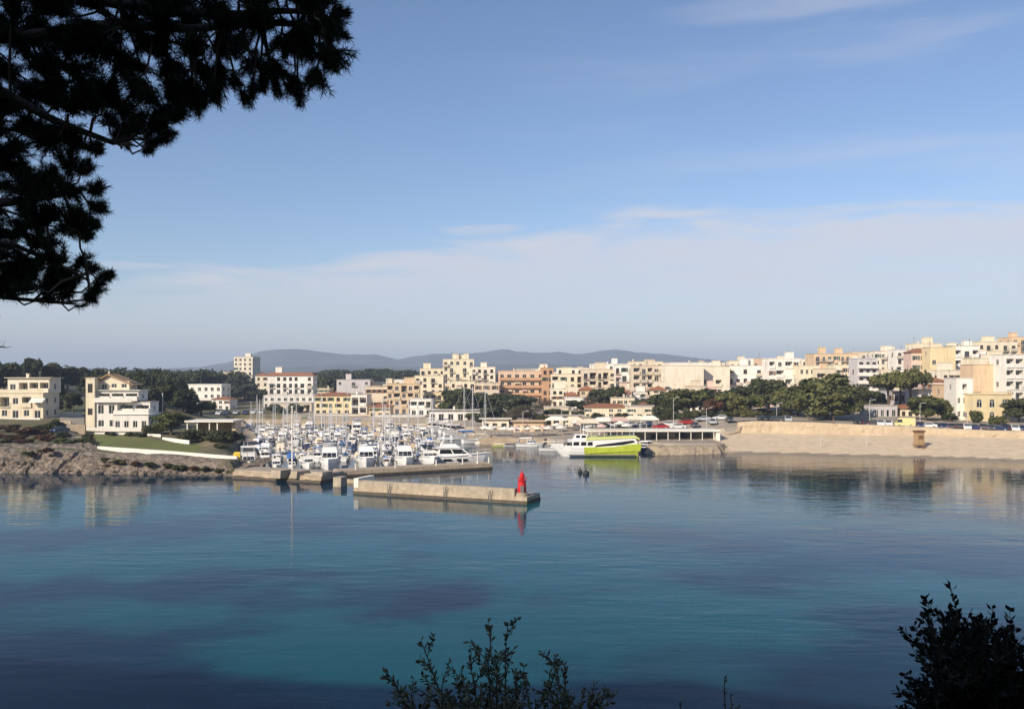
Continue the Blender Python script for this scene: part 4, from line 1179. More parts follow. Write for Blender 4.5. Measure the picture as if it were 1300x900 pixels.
t = MB(); pier_body(t, wl(436, 612.5), wl(449, 613.5), 1.2, -2, .55, .2); tag(t.build('stepping_stone', M['stone']), 'low flat stone between the lone block and the pier', 'stone')

pr = empty('pier', (-10, 128, 0), 0, 'long pale concrete pier carrying the red beacon', 'pier')
a, b = Vector(wl(449, 626.5)), Vector(wl(669, 640.0))
d = (b - a).normalized(); n = Vector((-d.y, d.x)); L_ = (b - a).length
t = MB(); pier_body(t, a, b, 5.0, -3, .95, .25); kid(t, 'deck', M['concrete'], pr)
t = MB(); pier_body(t, a - n * .06 - d * .05, b - n * .06 + d * .05, 5.12, -1, .42, .27); kid(t, 'tide_band', M['wet'], pr)
cut = L_ * .93
t = MB(); pier_body(t, a + n * .25, a + n * .25 + d * cut, 1.0, .8, 2.0, .05); kid(t, 'parapet_wall', M['concrete_pale'], pr)
t = MB(); q = a + n * .2 - d * .1; pier_body(t, q, q + d * .8, 4.6, .7, 2.3, .05); kid(t, 'end_wall', M['whitewash'], pr)  # brighter than the pier: its sunlit end face put into the colour
for k in range(7):
    q = a + n * 4.3 + d * (4 + k * 3.6)
    t = MB(); t.lathe([(.16, .9), (.13, 1.25), (.22, 1.3), (.2, 1.42)], 8, (q.x, q.y)); kid(t, 'bollard', M['rail'], pr)
for k in (.22, .55, .80):
    q = a + d * (L_ * k) - n * .12; t = MB()
    for e in (-.22, .22): t.bar((q.x + d.x * e, q.y + d.y * e, -.6), (q.x + d.x * e, q.y + d.y * e, 1.9), .06)
    for z_ in (0, .3, .6, .9, 1.2, 1.5): t.bar((q.x - d.x * .22, q.y - d.y * .22, z_), (q.x + d.x * .22, q.y + d.y * .22, z_), .05)
    kid(t, 'ladder', M['rail'], pr)
# the beacon
q = a + d * (L_ - 1.25) + n * 1.25
bc = empty('beacon', (q.x, q.y, .94), 0, 'red harbour beacon at the tip of the pale pier', 'beacon')
t = MB(); t.lathe([(.95, 0), (.95, .35), (.8, .4), (.8, .5)], 20); t.build('plinth', M['concrete_pale'], bc)
t = MB(); t.lathe([(.58, .5), (.62, 1.0), (.52, 2.0), (.54, 2.05), (.66, 2.12), (.66, 2.2)], 20); t.build('tower', M['red'], bc, smooth=False)
t = MB()
for k in range(12):
    an = k * math.pi / 6; t.bar((.63 * math.cos(an), .63 * math.sin(an), 2.15), (.63 * math.cos(an), .63 * math.sin(an), 2.62), .04)
for zz in (2.38, 2.62):
    for k in range(12):
        an, a2 = k * math.pi / 6, (k + 1) * math.pi / 6; t.bar((.63 * math.cos(an), .63 * math.sin(an), zz), (.63 * math.cos(a2), .63 * math.sin(a2), zz), .035)
t.build('gallery_rail', M['red'], bc)
t = MB(); t.lathe([(.33, 2.2), (.33, 2.85), (.40, 2.88), (.26, 3.12), (.06, 3.3), (.03, 3.8)], 14); t.build('lantern', M['red'], bc)
t = MB(); t.box(-.25, .25, -.66, -.5, .5, 1.5); t.build('door', M['rail'], bc)

# low jetty in front of the marina
jt = empty('jetty', (-18, 164, 0), 0, 'low stone jetty in front of the first marina boats', 'jetty')
a, b = Vector(wl(432, 605.5)), Vector(wl(625, 594.8))
d = (b - a).normalized(); n = Vector((-d.y, d.x)); L2 = (b - a).length
t = MB(); pier_body(t, a, b, 4.2, -3, 1.05, .15); kid(t, 'deck', M['concrete'], jt)
t = MB(); pier_body(t, a - n * .05, b - n * .05 + d * .04, 4.3, -1, .35, .17); kid(t, 'tide_band', M['wet'], jt)
for k in (.10, .35, .62, .8, .985):
    q = a + d * (L2 * k) + n * .6
    t = MB(); t.lathe([(.12, 1.0), (.12, 2.0), (.16, 2.0), (.16, 2.15)], 8, (q.x, q.y)); kid(t, 'service_post', M['whitewash'], jt)
q = a + d * (L2 - 2.4) + n * 1.5
t = MB(); t.lathe([(.3, 1.0), (.26, 1.2), (.09, 1.25), (.07, 2.8), (.16, 2.85), (.16, 3.1), (.05, 3.25)], 10, (q.x, q.y)); kid(t, 'light_post', M['whitewash'], jt)

# central quay ----------------------------------------------------------
def quay(pts, z, m, label, th=1.6, name='quay_wall', out=.0):
    mb = MB(); rings = []
    P_ = drape(pts, 0, seg=3)
    for i, p in enumerate(P_):
        d = (P_[min(i + 1, len(P_) - 1)] - P_[max(i - 1, 0)]).normalized(); n = Vector((-d.y, d.x))
        j = .05 * noise.noise(Vector((p.x, p.y, 0)))
        rings.append([(p.x - n.x * .1, p.y - n.y * .1, -3), (p.x + n.x * j, p.y + n.y * j, z), (p.x + n.x * th, p.y + n.y * th, z + .01), (p.x + n.x * th, p.y + n.y * th, -3)])
    mb.loft(rings)
    return tag(mb.build(name, m), label, 'quay wall')


quay([SHORE[k] for k in (16, 15, 14)][::-1], 1.5, M['stone'], 'grey stone quay wall along the inner side of the marina', th=2.6)
quay([SHORE[k] for k in (14, 13, 12)][::-1], 1.4, M['stone'], 'stone quay wall at the head of the marina', th=2.6)
quay([(-8.2, 228), (8, 223)], 1.7, M['stone'], 'cream stone quay wall below the harbour trees', th=2.8)
quay([(9.3, 212.2), (31, 211)], 1.55, M['stone'], 'stone quay wall behind the lime green boat', th=2.8)
quay([SHORE[k] for k in (12, 11, 10, 9, 8, 7)], 1.3, M['stone'], 'stone quay wall on the lawn side of the marina', th=2.6)
mb = MB()      # rubble mole in front of the pavilion
rings = []
for i, p in enumerate(drape([(30.6, 213), (30.6, 200.5), wl(834, 577.6), wl(875, 577.2), wl(915, 575.8), (51, 209)], 0, seg=.7)):
    rings.append(p)
rr = []
for i, p in enumerate(rings):
    d = (rings[min(i + 1, len(rings) - 1)] - rings[max(i - 1, 0)]).normalized(); n = Vector((-d.y, d.x)); s = []
    for dd, z in ((-.8, -1.5), (-.2, -.1), (.1, .5), (.5, 1.0), (1.0, 1.6), (2.0, 1.85), (3.2, 1.9), (3.4, -1)):
        k = noise.noise(Vector((p.x * .8, p.y * .8, z * 1.2))) * .45
        s.append((p.x + n.x * (dd + k), p.y + n.y * (dd + k), z + k * .4))
    rr.append(s)
mb.loft(rr); tag(mb.build('stone_mole', M['stone']), 'brown stone mole under the long pavilion roof', 'mole')
mb = MB(); mb.face([(31.5, 202, 1.62), (50, 207.5, 1.62), (50, 226, 1.66), (31.5, 226, 1.66)]); tag(mb.build('pavement', M['concrete_pale']), kind='structure')

# beach retaining wall and promenade ----------------------------------------
bp = []
for k in range(21, 28):
    a, b = Vector(SHORE[k]), Vector(SHORE[k + 1])
    for t_ in range(6): bp.append(a.lerp(b, t_ / 6))
top = lambda x: float(np.interp(x, [46, 62, 76, 106, 150], [4.6, 6.0, 5.9, 4.75, 4.3]))
wall_pts = []
for i in range(1, len(bp) - 12):
    d = (bp[i + 1] - bp[i - 1]).normalized(); n = Vector((-d.y, d.x)); p = bp[i] + n * 27.4
    if p.x > 57: wall_pts.append((p, n))
mb = MB(); rings = []
fine = []
for (p, n), (p2, n2) in zip(wall_pts[:-1], wall_pts[1:]):
    m_ = max(1, int((p2 - p).length / .8))
    fine += [(p.lerp(p2, k / m_), n) for k in range(m_)]
for i, (p, n) in enumerate(fine):
    zt = top(p.x); r_ = []
    for (o, z) in ((-1.6, 2.5), (-.9, 3.1), (-.45, zt - 1.6), (-.25, zt - .9), (0, zt - .15), (.05, zt), (.9, zt + .02), (.95, zt - .25), (3.4, zt - .3), (3.4, 1.5)):
        k = noise.noise(Vector((p.x * .5, p.y * .5, z * .9))) * .35 + noise.noise(Vector((p.x * 1.6, p.y, z * 2))) * .16
        k *= 1 if o < 0 else .1
        r_.append((p.x + n.x * (o + k), p.y + n.y * (o + k), z + k * .35))
    rings.append(r_)
mb.loft(rings)
tag(mb.build('beach_wall', M['sandwall']), 'long eroded sandstone wall holding up the road behind the beach', 'wall')
mb = MB()
for (p, n), (p2, n2) in zip(wall_pts[:-1], wall_pts[1:]):
    q = []
    for pp, nn, o in ((p, n, 2.9), (p2, n2, 2.9), (p2, n2, 10), (p, n, 10)):
        z = top(pp.x) - .25; q.append((pp.x + nn.x * o, pp.y + nn.y * o, z))
    mb.face(q)
tag(mb.build('road', M['asphalt']), kind='structure')
PROM = wall_pts


def on_prom(px, off):
    """the point of the beach road seen at column px, off metres behind the wall face"""
    best = None
    for (p, n), (p2, n2) in zip(PROM[:-1], PROM[1:]):
        for k in range(12):
            q = p.lerp(p2, k / 12) + n * off
            e = abs(650 + F * q.x / q.y - px)
            if best is None or e < best[0]: best = (e, q, n)
    q, n = best[1], best[2]
    return Vector((q.x, q.y, top(q.x) - .25)), math.atan2(-n.x, n.y)

# ------------------------------------------------------------------ trees of the town
def np_mesh(name, V, Fq, m, smooth=False):
    me = bpy.data.meshes.new(name)
    k = Fq.shape[1]
    me.vertices.add(len(V)); me.vertices.foreach_set('co', V.astype(np.float32).ravel())
    me.loops.add(Fq.size); me.loops.foreach_set('vertex_index', Fq.astype(np.int32).ravel())
    me.polygons.add(len(Fq)); me.polygons.foreach_set('loop_start', np.arange(0, Fq.size, k, dtype=np.int32)); me.polygons.foreach_set('loop_total', np.full(len(Fq), k, dtype=np.int32))
    me.materials.append(m); me.update(calc_edges=True); me.validate()
    return me


def leaf_quads(rs, cen, nor, size, asp=.62):
    """one small quad per centre, roughly facing nor"""
    n = len(cen)
    nr = nor + rs.normal(0, .55, (n, 3)); nr /= np.linalg.norm(nr, axis=1)[:, None]
    t = np.cross(nr, rs.normal(0, 1, (n, 3))); t /= np.linalg.norm(t, axis=1)[:, None] + 1e-9
    b = np.cross(nr, t)
    s = size * rs.uniform(.55, 1.25, (n, 1))
    q = np.stack([cen - t * s - b * s * asp * .4, cen + t * s * .3 - b * s * asp, cen + t * s + b * s * asp * .4, cen - t * s * .3 + b * s * asp], 1)
    return q.reshape(-1, 3), np.arange(n * 4).reshape(n, 4)


def crown(seed, kind):
    """centre of the trunk foot at 0; crown 1 wide in x,y; heights from 0 to 1"""
    rs = np.random.RandomState(seed)
    lobes = []
    if kind == 'round':
        for k in range(19):
            a = rs.uniform(0, 2 * np.pi); r = .36 * math.sqrt(rs.uniform(.05, 1)); z = rs.uniform(.28, .86)
            f = math.sqrt(max(.05, 1 - ((z - .55) / .45) ** 2)); lobes.append((r * f * math.cos(a), r * f * math.sin(a), z, rs.uniform(.13, .21), rs.uniform(.11, .17)))
        n, size = 230, .048
    elif kind == 'umbrella':
        for k in range(18):
            a = rs.uniform(0, 2 * np.pi); r = .40 * math.sqrt(rs.uniform(0, 1)); lobes.append((r * math.cos(a), r * math.sin(a), .80 - .35 * r + rs.uniform(-.05, .04), rs.uniform(.11, .17), rs.uniform(.09, .13)))
        n, size = 190, .045
    elif kind == 'tall':
        for k in range(16):
            z = rs.uniform(.22, .9); a = rs.uniform(0, 2 * np.pi); r = .30 * (1 - abs(z - .5)) * math.sqrt(rs.uniform(0, 1)); lobes.append((r * math.cos(a), r * math.sin(a), z, rs.uniform(.12, .22) * (1.15 - .6 * z), rs.uniform(.08, .13)))
        n, size = 190, .055
    elif kind == 'bush':
        for k in range(15):
            a = rs.uniform(0, 2 * np.pi); r = .36 * math.sqrt(rs.uniform(0, 1)); lobes.append((r * math.cos(a), r * math.sin(a), rs.uniform(.2, .75) * (1 - r * .8), rs.uniform(.12, .18), rs.uniform(.15, .24)))
        n, size = 150, .050
    else:     # bare
        for k in range(18):
            a = rs.uniform(0, 2 * np.pi); r = .36 * math.sqrt(rs.uniform(0, 1)); lobes.append((r * math.cos(a), r * math.sin(a), rs.uniform(.4, .85), rs.uniform(.12, .2), rs.uniform(.1, .16)))
        n, size = 100, .045
    C_, N_ = [], []
    for x, y, z, rx, rzz in lobes:
        dv = rs.normal(0, 1, (n, 3)); dv /= np.linalg.norm(dv, axis=1)[:, None]
        rad = rs.uniform(.25, 1.0, (n, 1)) ** .5
        rad = rad * (1 + .22 * np.sin(dv[:, :1] * 7 + seed) * np.sin(dv[:, 1:2] * 6 + x * 9))
        C_.append(np.array([x, y, z]) + dv * rad * np.array([rx, rx, rzz])); N_.append(dv)
    V, Fq = leaf_quads(rs, np.concatenate(C_), np.concatenate(N_), size, .16 if kind == 'bare' else .62)
    tr = MB()
    lim = {'bush': .25, 'umbrella': .62, 'tall': .5}.get(kind, .42)
    nst = 3 if kind == 'bush' else 1
    for s in range(nst):
        ox = (s - 1) * .06 if nst > 1 else 0
        tr.tube([(ox, 0, -.15), (ox + .01, .01, lim * .5), (ox + rs.uniform(-.03, .03), rs.uniform(-.03, .03), lim)], [.038, .028, .02], 6)
    for x, y, z, rx, rzz in lobes[:11]:
        tr.tube([(0, 0, lim * .92), (x * .4, y * .4, lim + (z - lim) * .55), (x, y, z)], [.017, .011, .004], 4)
    return V, Fq, tr


PROTO = {}


def tree_mesh(kind, leaf, var):
    k = (kind, leaf, var)
    if k not in PROTO:
        V, Fq, tr = crown(hash((kind, var)) % 1000 if False else {'round': 11, 'umbrella': 23, 'tall': 37, 'bush': 41, 'bare': 53}[kind] + var * 7, kind)
        PROTO[k] = (np_mesh('crown', V, Fq, LEAF[leaf]), tr.mesh('trunk', M['bark']))
    return PROTO[k]


def tree(name, label, px, pytop, pw, Y, kind, leaf, var=0, cat='tree', group=None, zb=None, sink=.15):
    X = px2x(px, Y)
    z = gz(X, Y) if zb is None else zb
    h = max(1.0, py2z(pytop, Y) - z)
    wd = pw / F * Y * (1.22 if kind in ('round', 'umbrella') and px > 560 else 1.0)
    root = empty(name, (X, Y, z), 0, label, cat, group)
    a, b = tree_mesh(kind, leaf, var)
    rz = rnd.uniform(0, 6.28)
    for nm, me in (('crown', a), ('trunk', b)):
        o = put(nm, me, root, (0, 0, 0), rz)
        o.scale = (wd, wd, h)
    return root


TREES = [
 # behind the two houses on the lawn shore
 ('tree', 'dark tree at the very edge of the view above the cream house', 6, 457, 44, 290, 'round', 'dark', 0),
 ('tree', 'high dark tree crown just behind the flat roof of the cream house', 41, 453, 32, 302, 'round', 'dark', 1),
 ('tree', 'second dark crown behind the flat roof of the cream house', 62, 458, 32, 310, 'round', 'dark', 2),
 ('tree', 'broad dark tree in the gap between the two houses on the lawn shore', 86, 465, 40, 318, 'round', 'dark', 0),
 ('tree', 'dark tree touching the tower side of the big white house', 106, 466, 32, 330, 'tall', 'dark', 0),
 ('tree', 'dark crown showing over the tan gable of the big white house', 131, 467, 36, 330, 'round', 'dark', 1),
 ('tree', 'dark tree next to the tan gable of the big white house', 153, 468, 38, 322, 'round', 'dark', 2),
 ('tree', 'dark tree over the flat roofs of the big white house', 176, 469, 40, 312, 'round', 'dark', 0),
 ('tree', 'dark skyline tree halfway between the big white house and the white hotel', 201, 467, 38, 335, 'round', 'dark', 1),
 ('tree', 'dark skyline tree nearer to the white three storey hotel', 224, 470, 38, 325, 'round', 'dark', 2),
 ('tree', 'dark tree behind the roof of the white three storey hotel', 247, 468, 34, 440, 'round', 'dark', 0),
 ('tree', 'dark tree between the white hotel roof and the cream tower', 266, 471, 36, 450, 'round', 'dark', 1),
 ('tree', 'dark tree at the corner of the cream annex by the tower', 279, 474, 26, 470, 'tall', 'dark', 1),
 ('tree', 'slim dark tree standing in the gap between the two lawn houses', 74, 486, 34, 252, 'tall', 'dark', 0),
 ('tree', 'low dark tree above the sloping lane', 93, 496, 30, 250, 'round', 'dark', 2),
 ('tree', 'dark tree pressed against the side terrace of the big white house', 184, 488, 44, 246, 'round', 'dark', 1),
 ('tree', 'olive brown tree beside the pale utility pole', 206, 487, 42, 262, 'round', 'olive', 0),
 ('tree', 'dark tree behind the white lawn pavilion', 232, 492, 44, 262, 'round', 'dark', 0),
 ('tree', 'dark tree beside the white marina bank house', 256, 508, 44, 268, 'round', 'dark', 2),
 ('tree', 'low dark tree between the utility pole and the yellow green bush', 196, 512, 36, 228, 'round', 'dark', 0),
 ('shrub', 'large yellow green bush at the back of the lawn', 217, 522, 52, 206, 'round', 'yellow', 1),
 ('shrub', 'dark bush under the roof edge of the white lawn pavilion', 246, 537, 44, 198, 'bush', 'dark', 0),
 ('shrub', 'brownish bush in front of the white lawn pavilion', 268, 541, 44, 193, 'bush', 'olive', 1),
 ('shrub', 'dark green bush at the marina end of the white lawn pavilion', 289, 541, 40, 191, 'bush', 'dark', 2),
 ('shrub', 'olive bush at the corner of the lawn by the first marina boats', 283, 560, 26, 180, 'bush', 'olive', 0),
 ('shrub', 'dark bush against the wall of the side terrace', 193, 535, 30, 206, 'bush', 'olive', 2),
 ('shrub', 'rust red bush at the edge of the view below the cream house', 8, 535, 42, 203, 'bush', 'rust', 0),
 ('shrub', 'rust red bush below the awning of the cream house', 40, 539, 46, 198, 'bush', 'rust', 1),
 ('shrub', 'second rust red bush nearer to the dark green shore bush', 58, 547, 30, 190, 'bush', 'rust', 2),
 ('shrub', 'green bush between the rust red bushes and the sloping lane', 68, 528, 30, 206, 'bush', 'dark', 1),
 ('shrub', 'wide dark green bush on the rock ledge before the lawn', 92, 552, 66, 180, 'bush', 'pine', 2),
 ('shrub', 'small olive bush on the rock ledge below the rust bushes', 70, 562, 26, 177, 'bush', 'olive', 0),
 # round the hotels
 ('tree', 'grey green tree at the foot of the cream tower block', 292, 489, 36, 430, 'round', 'grey', 0),
 ('tree', 'broad grey green tree between the tower and the gridded hotel', 311, 486, 42, 440, 'round', 'grey', 1),
 ('tree', 'grey green tree touching the gridded hotel wing', 329, 493, 34, 420, 'round', 'grey', 2),
 ('tree', 'dark tree right beside the wall of the gridded hotel', 406, 474, 34, 480, 'round', 'dark', 2),
 ('tree', 'dark tree between the gridded hotel and the lilac grey block', 421, 476, 30, 470, 'round', 'dark', 0),
 ('tree', 'low grey tree on the marina bank below the gridded hotel', 350, 509, 26, 350, 'bush', 'grey', 1),
 ('tree', 'low dark tree on the marina bank below the hotel wing', 378, 507, 30, 350, 'bush', 'dark', 0),
 # centre
 ('tree', 'dark round tree below the terraced hill flats', 581, 491, 42, 298, 'round', 'dark', 1),
 ('tree', 'dark tree beside the round one below the terraced hill flats', 603, 495, 36, 305, 'round', 'dark', 0),
 ('tree', 'dark green tree in front of the striped terracotta building', 638, 497, 50, 295, 'round', 'dark', 2),
 ('tree', 'tallest green tree of the harbour clump by the striped terracotta building', 656, 500, 44, 285, 'round', 'grey', 1),
 ('tree', 'low grey green tree at the quay end of the harbour clump', 622, 515, 32, 268, 'round', 'grey', 0),
 ('tree', 'bare brown tree below the brown stair tower', 692, 503, 42, 290, 'bare', 'brown', 0),
 ('tree', 'bare brown tree just above the quay parasols', 672, 512, 44, 268, 'bare', 'brown', 1),
 ('tree', 'brown half bare tree between the harbour clump and the green trees', 652, 516, 34, 262, 'bare', 'brown', 2),
 ('tree', 'small dark green tree behind the white bow of the lime boat', 704, 518, 26, 272, 'round', 'dark', 0),
 ('tree', 'second small dark tree behind the wheelhouse of the lime boat', 723, 521, 24, 268, 'round', 'dark', 1),
 ('tree', 'dark tree in front of the cream flats with white balconies', 733, 507, 26, 300, 'round', 'dark', 2),
 ('tree', 'dark green tree under the brown bay windows', 766, 492, 36, 312, 'round', 'dark', 0),
 ('tree', 'pointed dark green tree below the slim white block', 786, 490, 32, 308, 'tall', 'dark', 1),
 ('tree', 'brown tree behind the low cream restaurant house', 748, 503, 28, 304, 'bare', 'brown', 1),
 ('tree', 'grey green tree at the corner of the dense balcony grid', 812, 506, 28, 300, 'round', 'grey', 2),
 # beach road
 ('tree', 'dark green tree at the harbour end of the beach trees', 846, 500, 44, 266, 'round', 'dark', 0),
 ('tree', 'broad dark green tree below the blank cream gable', 872, 492, 56, 266, 'round', 'pine', 1),
 ('tree', 'dark green tree below the two tall niches', 898, 491, 44, 268, 'round', 'dark', 2),
 ('tree', 'rust coloured small tree in the beach tree row', 907, 505, 26, 256, 'round', 'rust', 1),
 ('tree', 'yellow green tree in the beach tree row beside the rust one', 924, 497, 34, 258, 'round', 'yellow', 0),
 ('tree', 'dark tree behind the yellow green trees of the beach row', 938, 489, 42, 272, 'round', 'dark', 1),
 ('tree', 'second yellow green tree farther along the beach row', 953, 497, 36, 257, 'round', 'yellow', 2),
 ('tree', 'high dark tree below the salmon block', 976, 479, 46, 272, 'round', 'dark', 0),
 ('tree', 'dark spreading tree between the salmon block and the big pine', 998, 489, 44, 264, 'round', 'pine', 2),
 ('tree', 'low dark tree tucked under the flank of the big pine', 1013, 497, 36, 258, 'round', 'dark', 1),
 ('pine_tree', 'big broad pine leaning over the beach wall', 1050, 472, 78, 246, 'round', 'pine', 3),
 ('pine_tree', 'lower half pine spilling over the wall in front of the big pine', 1058, 494, 62, 240, 'round', 'pine', 4),
 ('pine_tree', 'flat crowned pine behind the left flank of the big pine', 1026, 486, 50, 250, 'round', 'pine', 1),
 ('tree', 'small brown tree showing past the big pine towards the umbrella pines', 1093, 488, 26, 262, 'round', 'olive', 0),
 ('pine_tree', 'umbrella pine nearer to the big pine', 1128, 463, 48, 258, 'umbrella', 'pine', 0),
 ('pine_tree', 'taller umbrella pine in front of the tall pink house', 1156, 459, 40, 264, 'umbrella', 'pine', 1),
 ('pine_tree', 'darker umbrella pine crown between its two neighbours', 1143, 466, 36, 270, 'umbrella', 'dark', 2),
 ('tree', 'dark low tree under the umbrella pines', 1113, 494, 28, 268, 'round', 'dark', 2),
 ('tree', 'round clipped tree on the beach road in front of the low white house', 1176, 501, 42, 240, 'round', 'pine', 0),
 ('tree', 'second round tree on the beach road beside the orange wall house', 1196, 503, 26, 243, 'round', 'pine', 2),
 ('shrub', 'dark bush at the door of the orange wall house', 1206, 519, 22, 236, 'bush', 'dark', 0),
 ('shrub', 'olive bush at the corner of the yellow villa', 1238, 516, 20, 234, 'bush', 'pine', 1),
 ('shrub', 'clipped round bush before the arches of the yellow villa', 1267, 523, 24, 228, 'bush', 'yellow', 2),
 ('tree', 'dark tree cut by the edge of the view beyond the yellow villa', 1294, 504, 38, 236, 'round', 'dark', 1),
 ('tree', 'dark tree on the slope behind the white flats with dark loggias', 1310, 500, 34, 240, 'round', 'pine', 2),
]
# dark undergrowth and clipped shrubs along the foot of the beach trees and round the quay cafes
rsx = random.Random(55)
for i, px in enumerate(range(838, 1012, 8)):
    tree('shrub', f"dark shrub under the beach trees, {'first second third fourth fifth sixth seventh eighth ninth tenth eleventh twelfth thirteenth fourteenth fifteenth sixteenth seventeenth eighteenth nineteenth twentieth twenty-first twenty-second twenty-third'.split()[i]} from the harbour end", px + rsx.uniform(-3, 3), rsx.uniform(513, 523), rsx.uniform(16, 24), rsx.uniform(252, 262), 'bush', rsx.choice(['dark', 'dark', 'pine', 'olive']), i % 3, 'shrub', 'shrubs under the beach trees')
for i, (px, py, Y) in enumerate(((598, 520, 290), (610, 524, 280), (634, 518, 282), (646, 522, 266), (668, 519, 284), (684, 520, 268), (698, 523, 262), (716, 526, 262), (742, 521, 288), (757, 520, 272), (772, 518, 296), (790, 521, 270), (806, 522, 288), (824, 520, 284), (838, 519, 276))):
    tree('shrub', f"low shrub among the quay cafes, {'first second third fourth fifth sixth seventh eighth ninth tenth eleventh twelfth thirteenth fourteenth fifteenth'.split()[i]} counting from the marina", px, py, rsx.uniform(16, 28), Y, 'bush', rsx.choice(['dark', 'grey', 'olive', 'pine']), i % 3, 'shrub', 'shrubs among the quay cafes')
for i, (px, py, Y, w_, lf_) in enumerate(((-6, 548, 190, 36, 'rust'), (22, 549, 187, 34, 'rust'), (52, 537, 204, 30, 'olive'), (80, 545, 196, 24, 'dark'), (112, 549, 198, 18, 'olive'), (30, 556, 182, 26, 'rust'), (4, 558, 181, 24, 'olive'), (108, 563, 178, 30, 'pine'), (78, 558, 180, 30, 'pine'), (164, 545, 203, 14, 'olive'), (140, 546, 204, 16, 'dark'), (178, 546, 202, 18, 'olive'))):
    tree('shrub', f"{dict(rust='rust red', olive='olive', dark='dark', pine='green')[lf_]} coastal shrub by the two lawn villas, {'first second third fourth fifth sixth seventh eighth ninth tenth eleventh twelfth'.split()[i]} of twelve", px, py, w_, Y, 'bush', lf_, i % 3, 'shrub', 'coastal shrubs by the villas')
for i, (px, py, w_) in enumerate(((134, 578, 14), (150, 581, 18), (172, 583, 14), (190, 584, 20), (212, 586, 16), (228, 588, 22), (246, 589, 16), (262, 590, 20), (279, 592, 16), (293, 594, 14), (58, 566, 22), (36, 570, 18))):
    Yl = float(np.interp(px, [0, 150, 300], [166.0, 162.6, 158.6]))
    tree('shrub', f"low salt shrub on the rock ledge below the lawn wall, {'first second third fourth fifth sixth seventh eighth ninth tenth eleventh twelfth'.split()[i]} of twelve", px, py, w_, Yl, 'bush', ['olive', 'pine', 'rust', 'olive'][i % 4], i % 3, 'shrub', 'salt shrubs on the rock ledge', zb=py2z(py + 8, Yl))
for t in TREES: tree(t[0], t[1], *t[2:8], var=t[8], cat='shrub' if t[0] == 'shrub' else 'tree')

# far wood on the low ridge: one mass of crowns nobody could count
rs = np.random.RandomState(5)
C_, N_ = [], []
for k in range(150):
    px = rs.uniform(398, 640); Y = rs.uniform(640, 760); X = px2x(px, Y)
    topz = py2z(np.interp(px, [398, 425, 450, 490, 530, 560, 640], [473, 468, 467.5, 468, 470, 472, 474]), 700) + rs.uniform(-2.6, .4)
    dv = rs.normal(0, 1, (260, 3)); dv /= np.linalg.norm(dv, axis=1)[:, None]
    C_.append(np.array([X, Y, topz - 4]) + dv * np.array([6, 6, 4]) * (rs.uniform(.3, 1, (260, 1)) ** .5)); N_.append(dv)
V, Fq = leaf_quads(rs, np.concatenate(C_), np.concatenate(N_), .9)
tag(put('wood', np_mesh('wood', V, Fq, LEAF['dark'])), 'dark far wood along the low ridge', None, None, 'stuff')
C_, N_ = [], []
for k in range(170):
    px = rs.uniform(-60, 345); Y = rs.uniform(480, 660); X = px2x(px, Y)
    topz = py2z(np.interp(px, [-60, 40, 100, 200, 345], [466, 464, 469, 470, 474]), 560) + rs.uniform(-2.6, .6)
    dv = rs.normal(0, 1, (260, 3)); dv /= np.linalg.norm(dv, axis=1)[:, None]
    C_.append(np.array([X, Y, topz - 4]) + dv * np.array([6, 6, 5]) * (rs.uniform(.3, 1, (260, 1)) ** .5)); N_.append(dv)
V, Fq = leaf_quads(rs, np.concatenate(C_), np.concatenate(N_), .8)
tag(put('wood', np_mesh('wood', V, Fq, LEAF['dark'])), 'dark wood behind the houses of the lawn shore', None, None, 'stuff')

# ------------------------------------------------------------------ boats
def hull_mesh(L, B, H, m, stripe=None, sheer=.35, bowlen=.45, transom=.8):
    """bow towards -y; waterline at 0"""
    mb = MB(); rings = []; n = 11
    for i in range(n + 1):
        t = i / n; y = -L / 2 + L * t
        f = min(1, (t / bowlen)) ** .62 if t < bowlen else 1 - (1 - transom) * ((t - bowlen) / (1 - bowlen)) ** 2
        f = max(f, .02)
        z = H + sheer * (1 - t) ** 2; b = B / 2 * f; rake = .16 * L * (1 - min(1, t / .35)) * .5
        kz = -.35
        rings.append([(-b, y, z), (-b * .96, y + rake * .2, z * .62), (-b * .80, y + rake * .8, .05), (0, y + rake, kz), (b * .80, y + rake * .8, .05), (b * .96, y + rake * .2, z * .62), (b, y, z)])
    mb.loft(rings, cap=True, closed=False)
    mb.m = 1
    for i in range(n):      # deck
        a, b_, = rings[i], rings[i + 1]
        mb.face([(a[0][0] * .96, a[0][1], a[0][2] - .06), (a[6][0] * .96, a[6][1], a[6][2] - .06), (b_[6][0] * .96, b_[6][1], b_[6][2] - .06), (b_[0][0] * .96, b_[0][1], b_[0][2] - .06)])
    mb.m = 2
    for i in range(1, n):      # rubbing strake
        for s in (0, 6):
            a, b_ = Vector(rings[i][s]), Vector(rings[i + 1][s]); mb.bar(a - Vector((0, 0, .12)), b_ - Vector((0, 0, .12)), .07, .09)
    me = mb.mesh('hull', [m, M['deck'], stripe or M['antifoul']])
    return me


def cabin_box(mb, x, y0, y1, z0, z1, fr=.5, bk=.1, tx=.15):
    a = [(-x, y0, z0), (x, y0, z0), (x, y1, z0), (-x, y1, z0)]
    b = [(-x + tx, y0 + fr, z1), (x - tx, y0 + fr, z1), (x - tx, y1 - bk, z1), (-x + tx, y1 - bk, z1)]
    mb.loft([a, b])


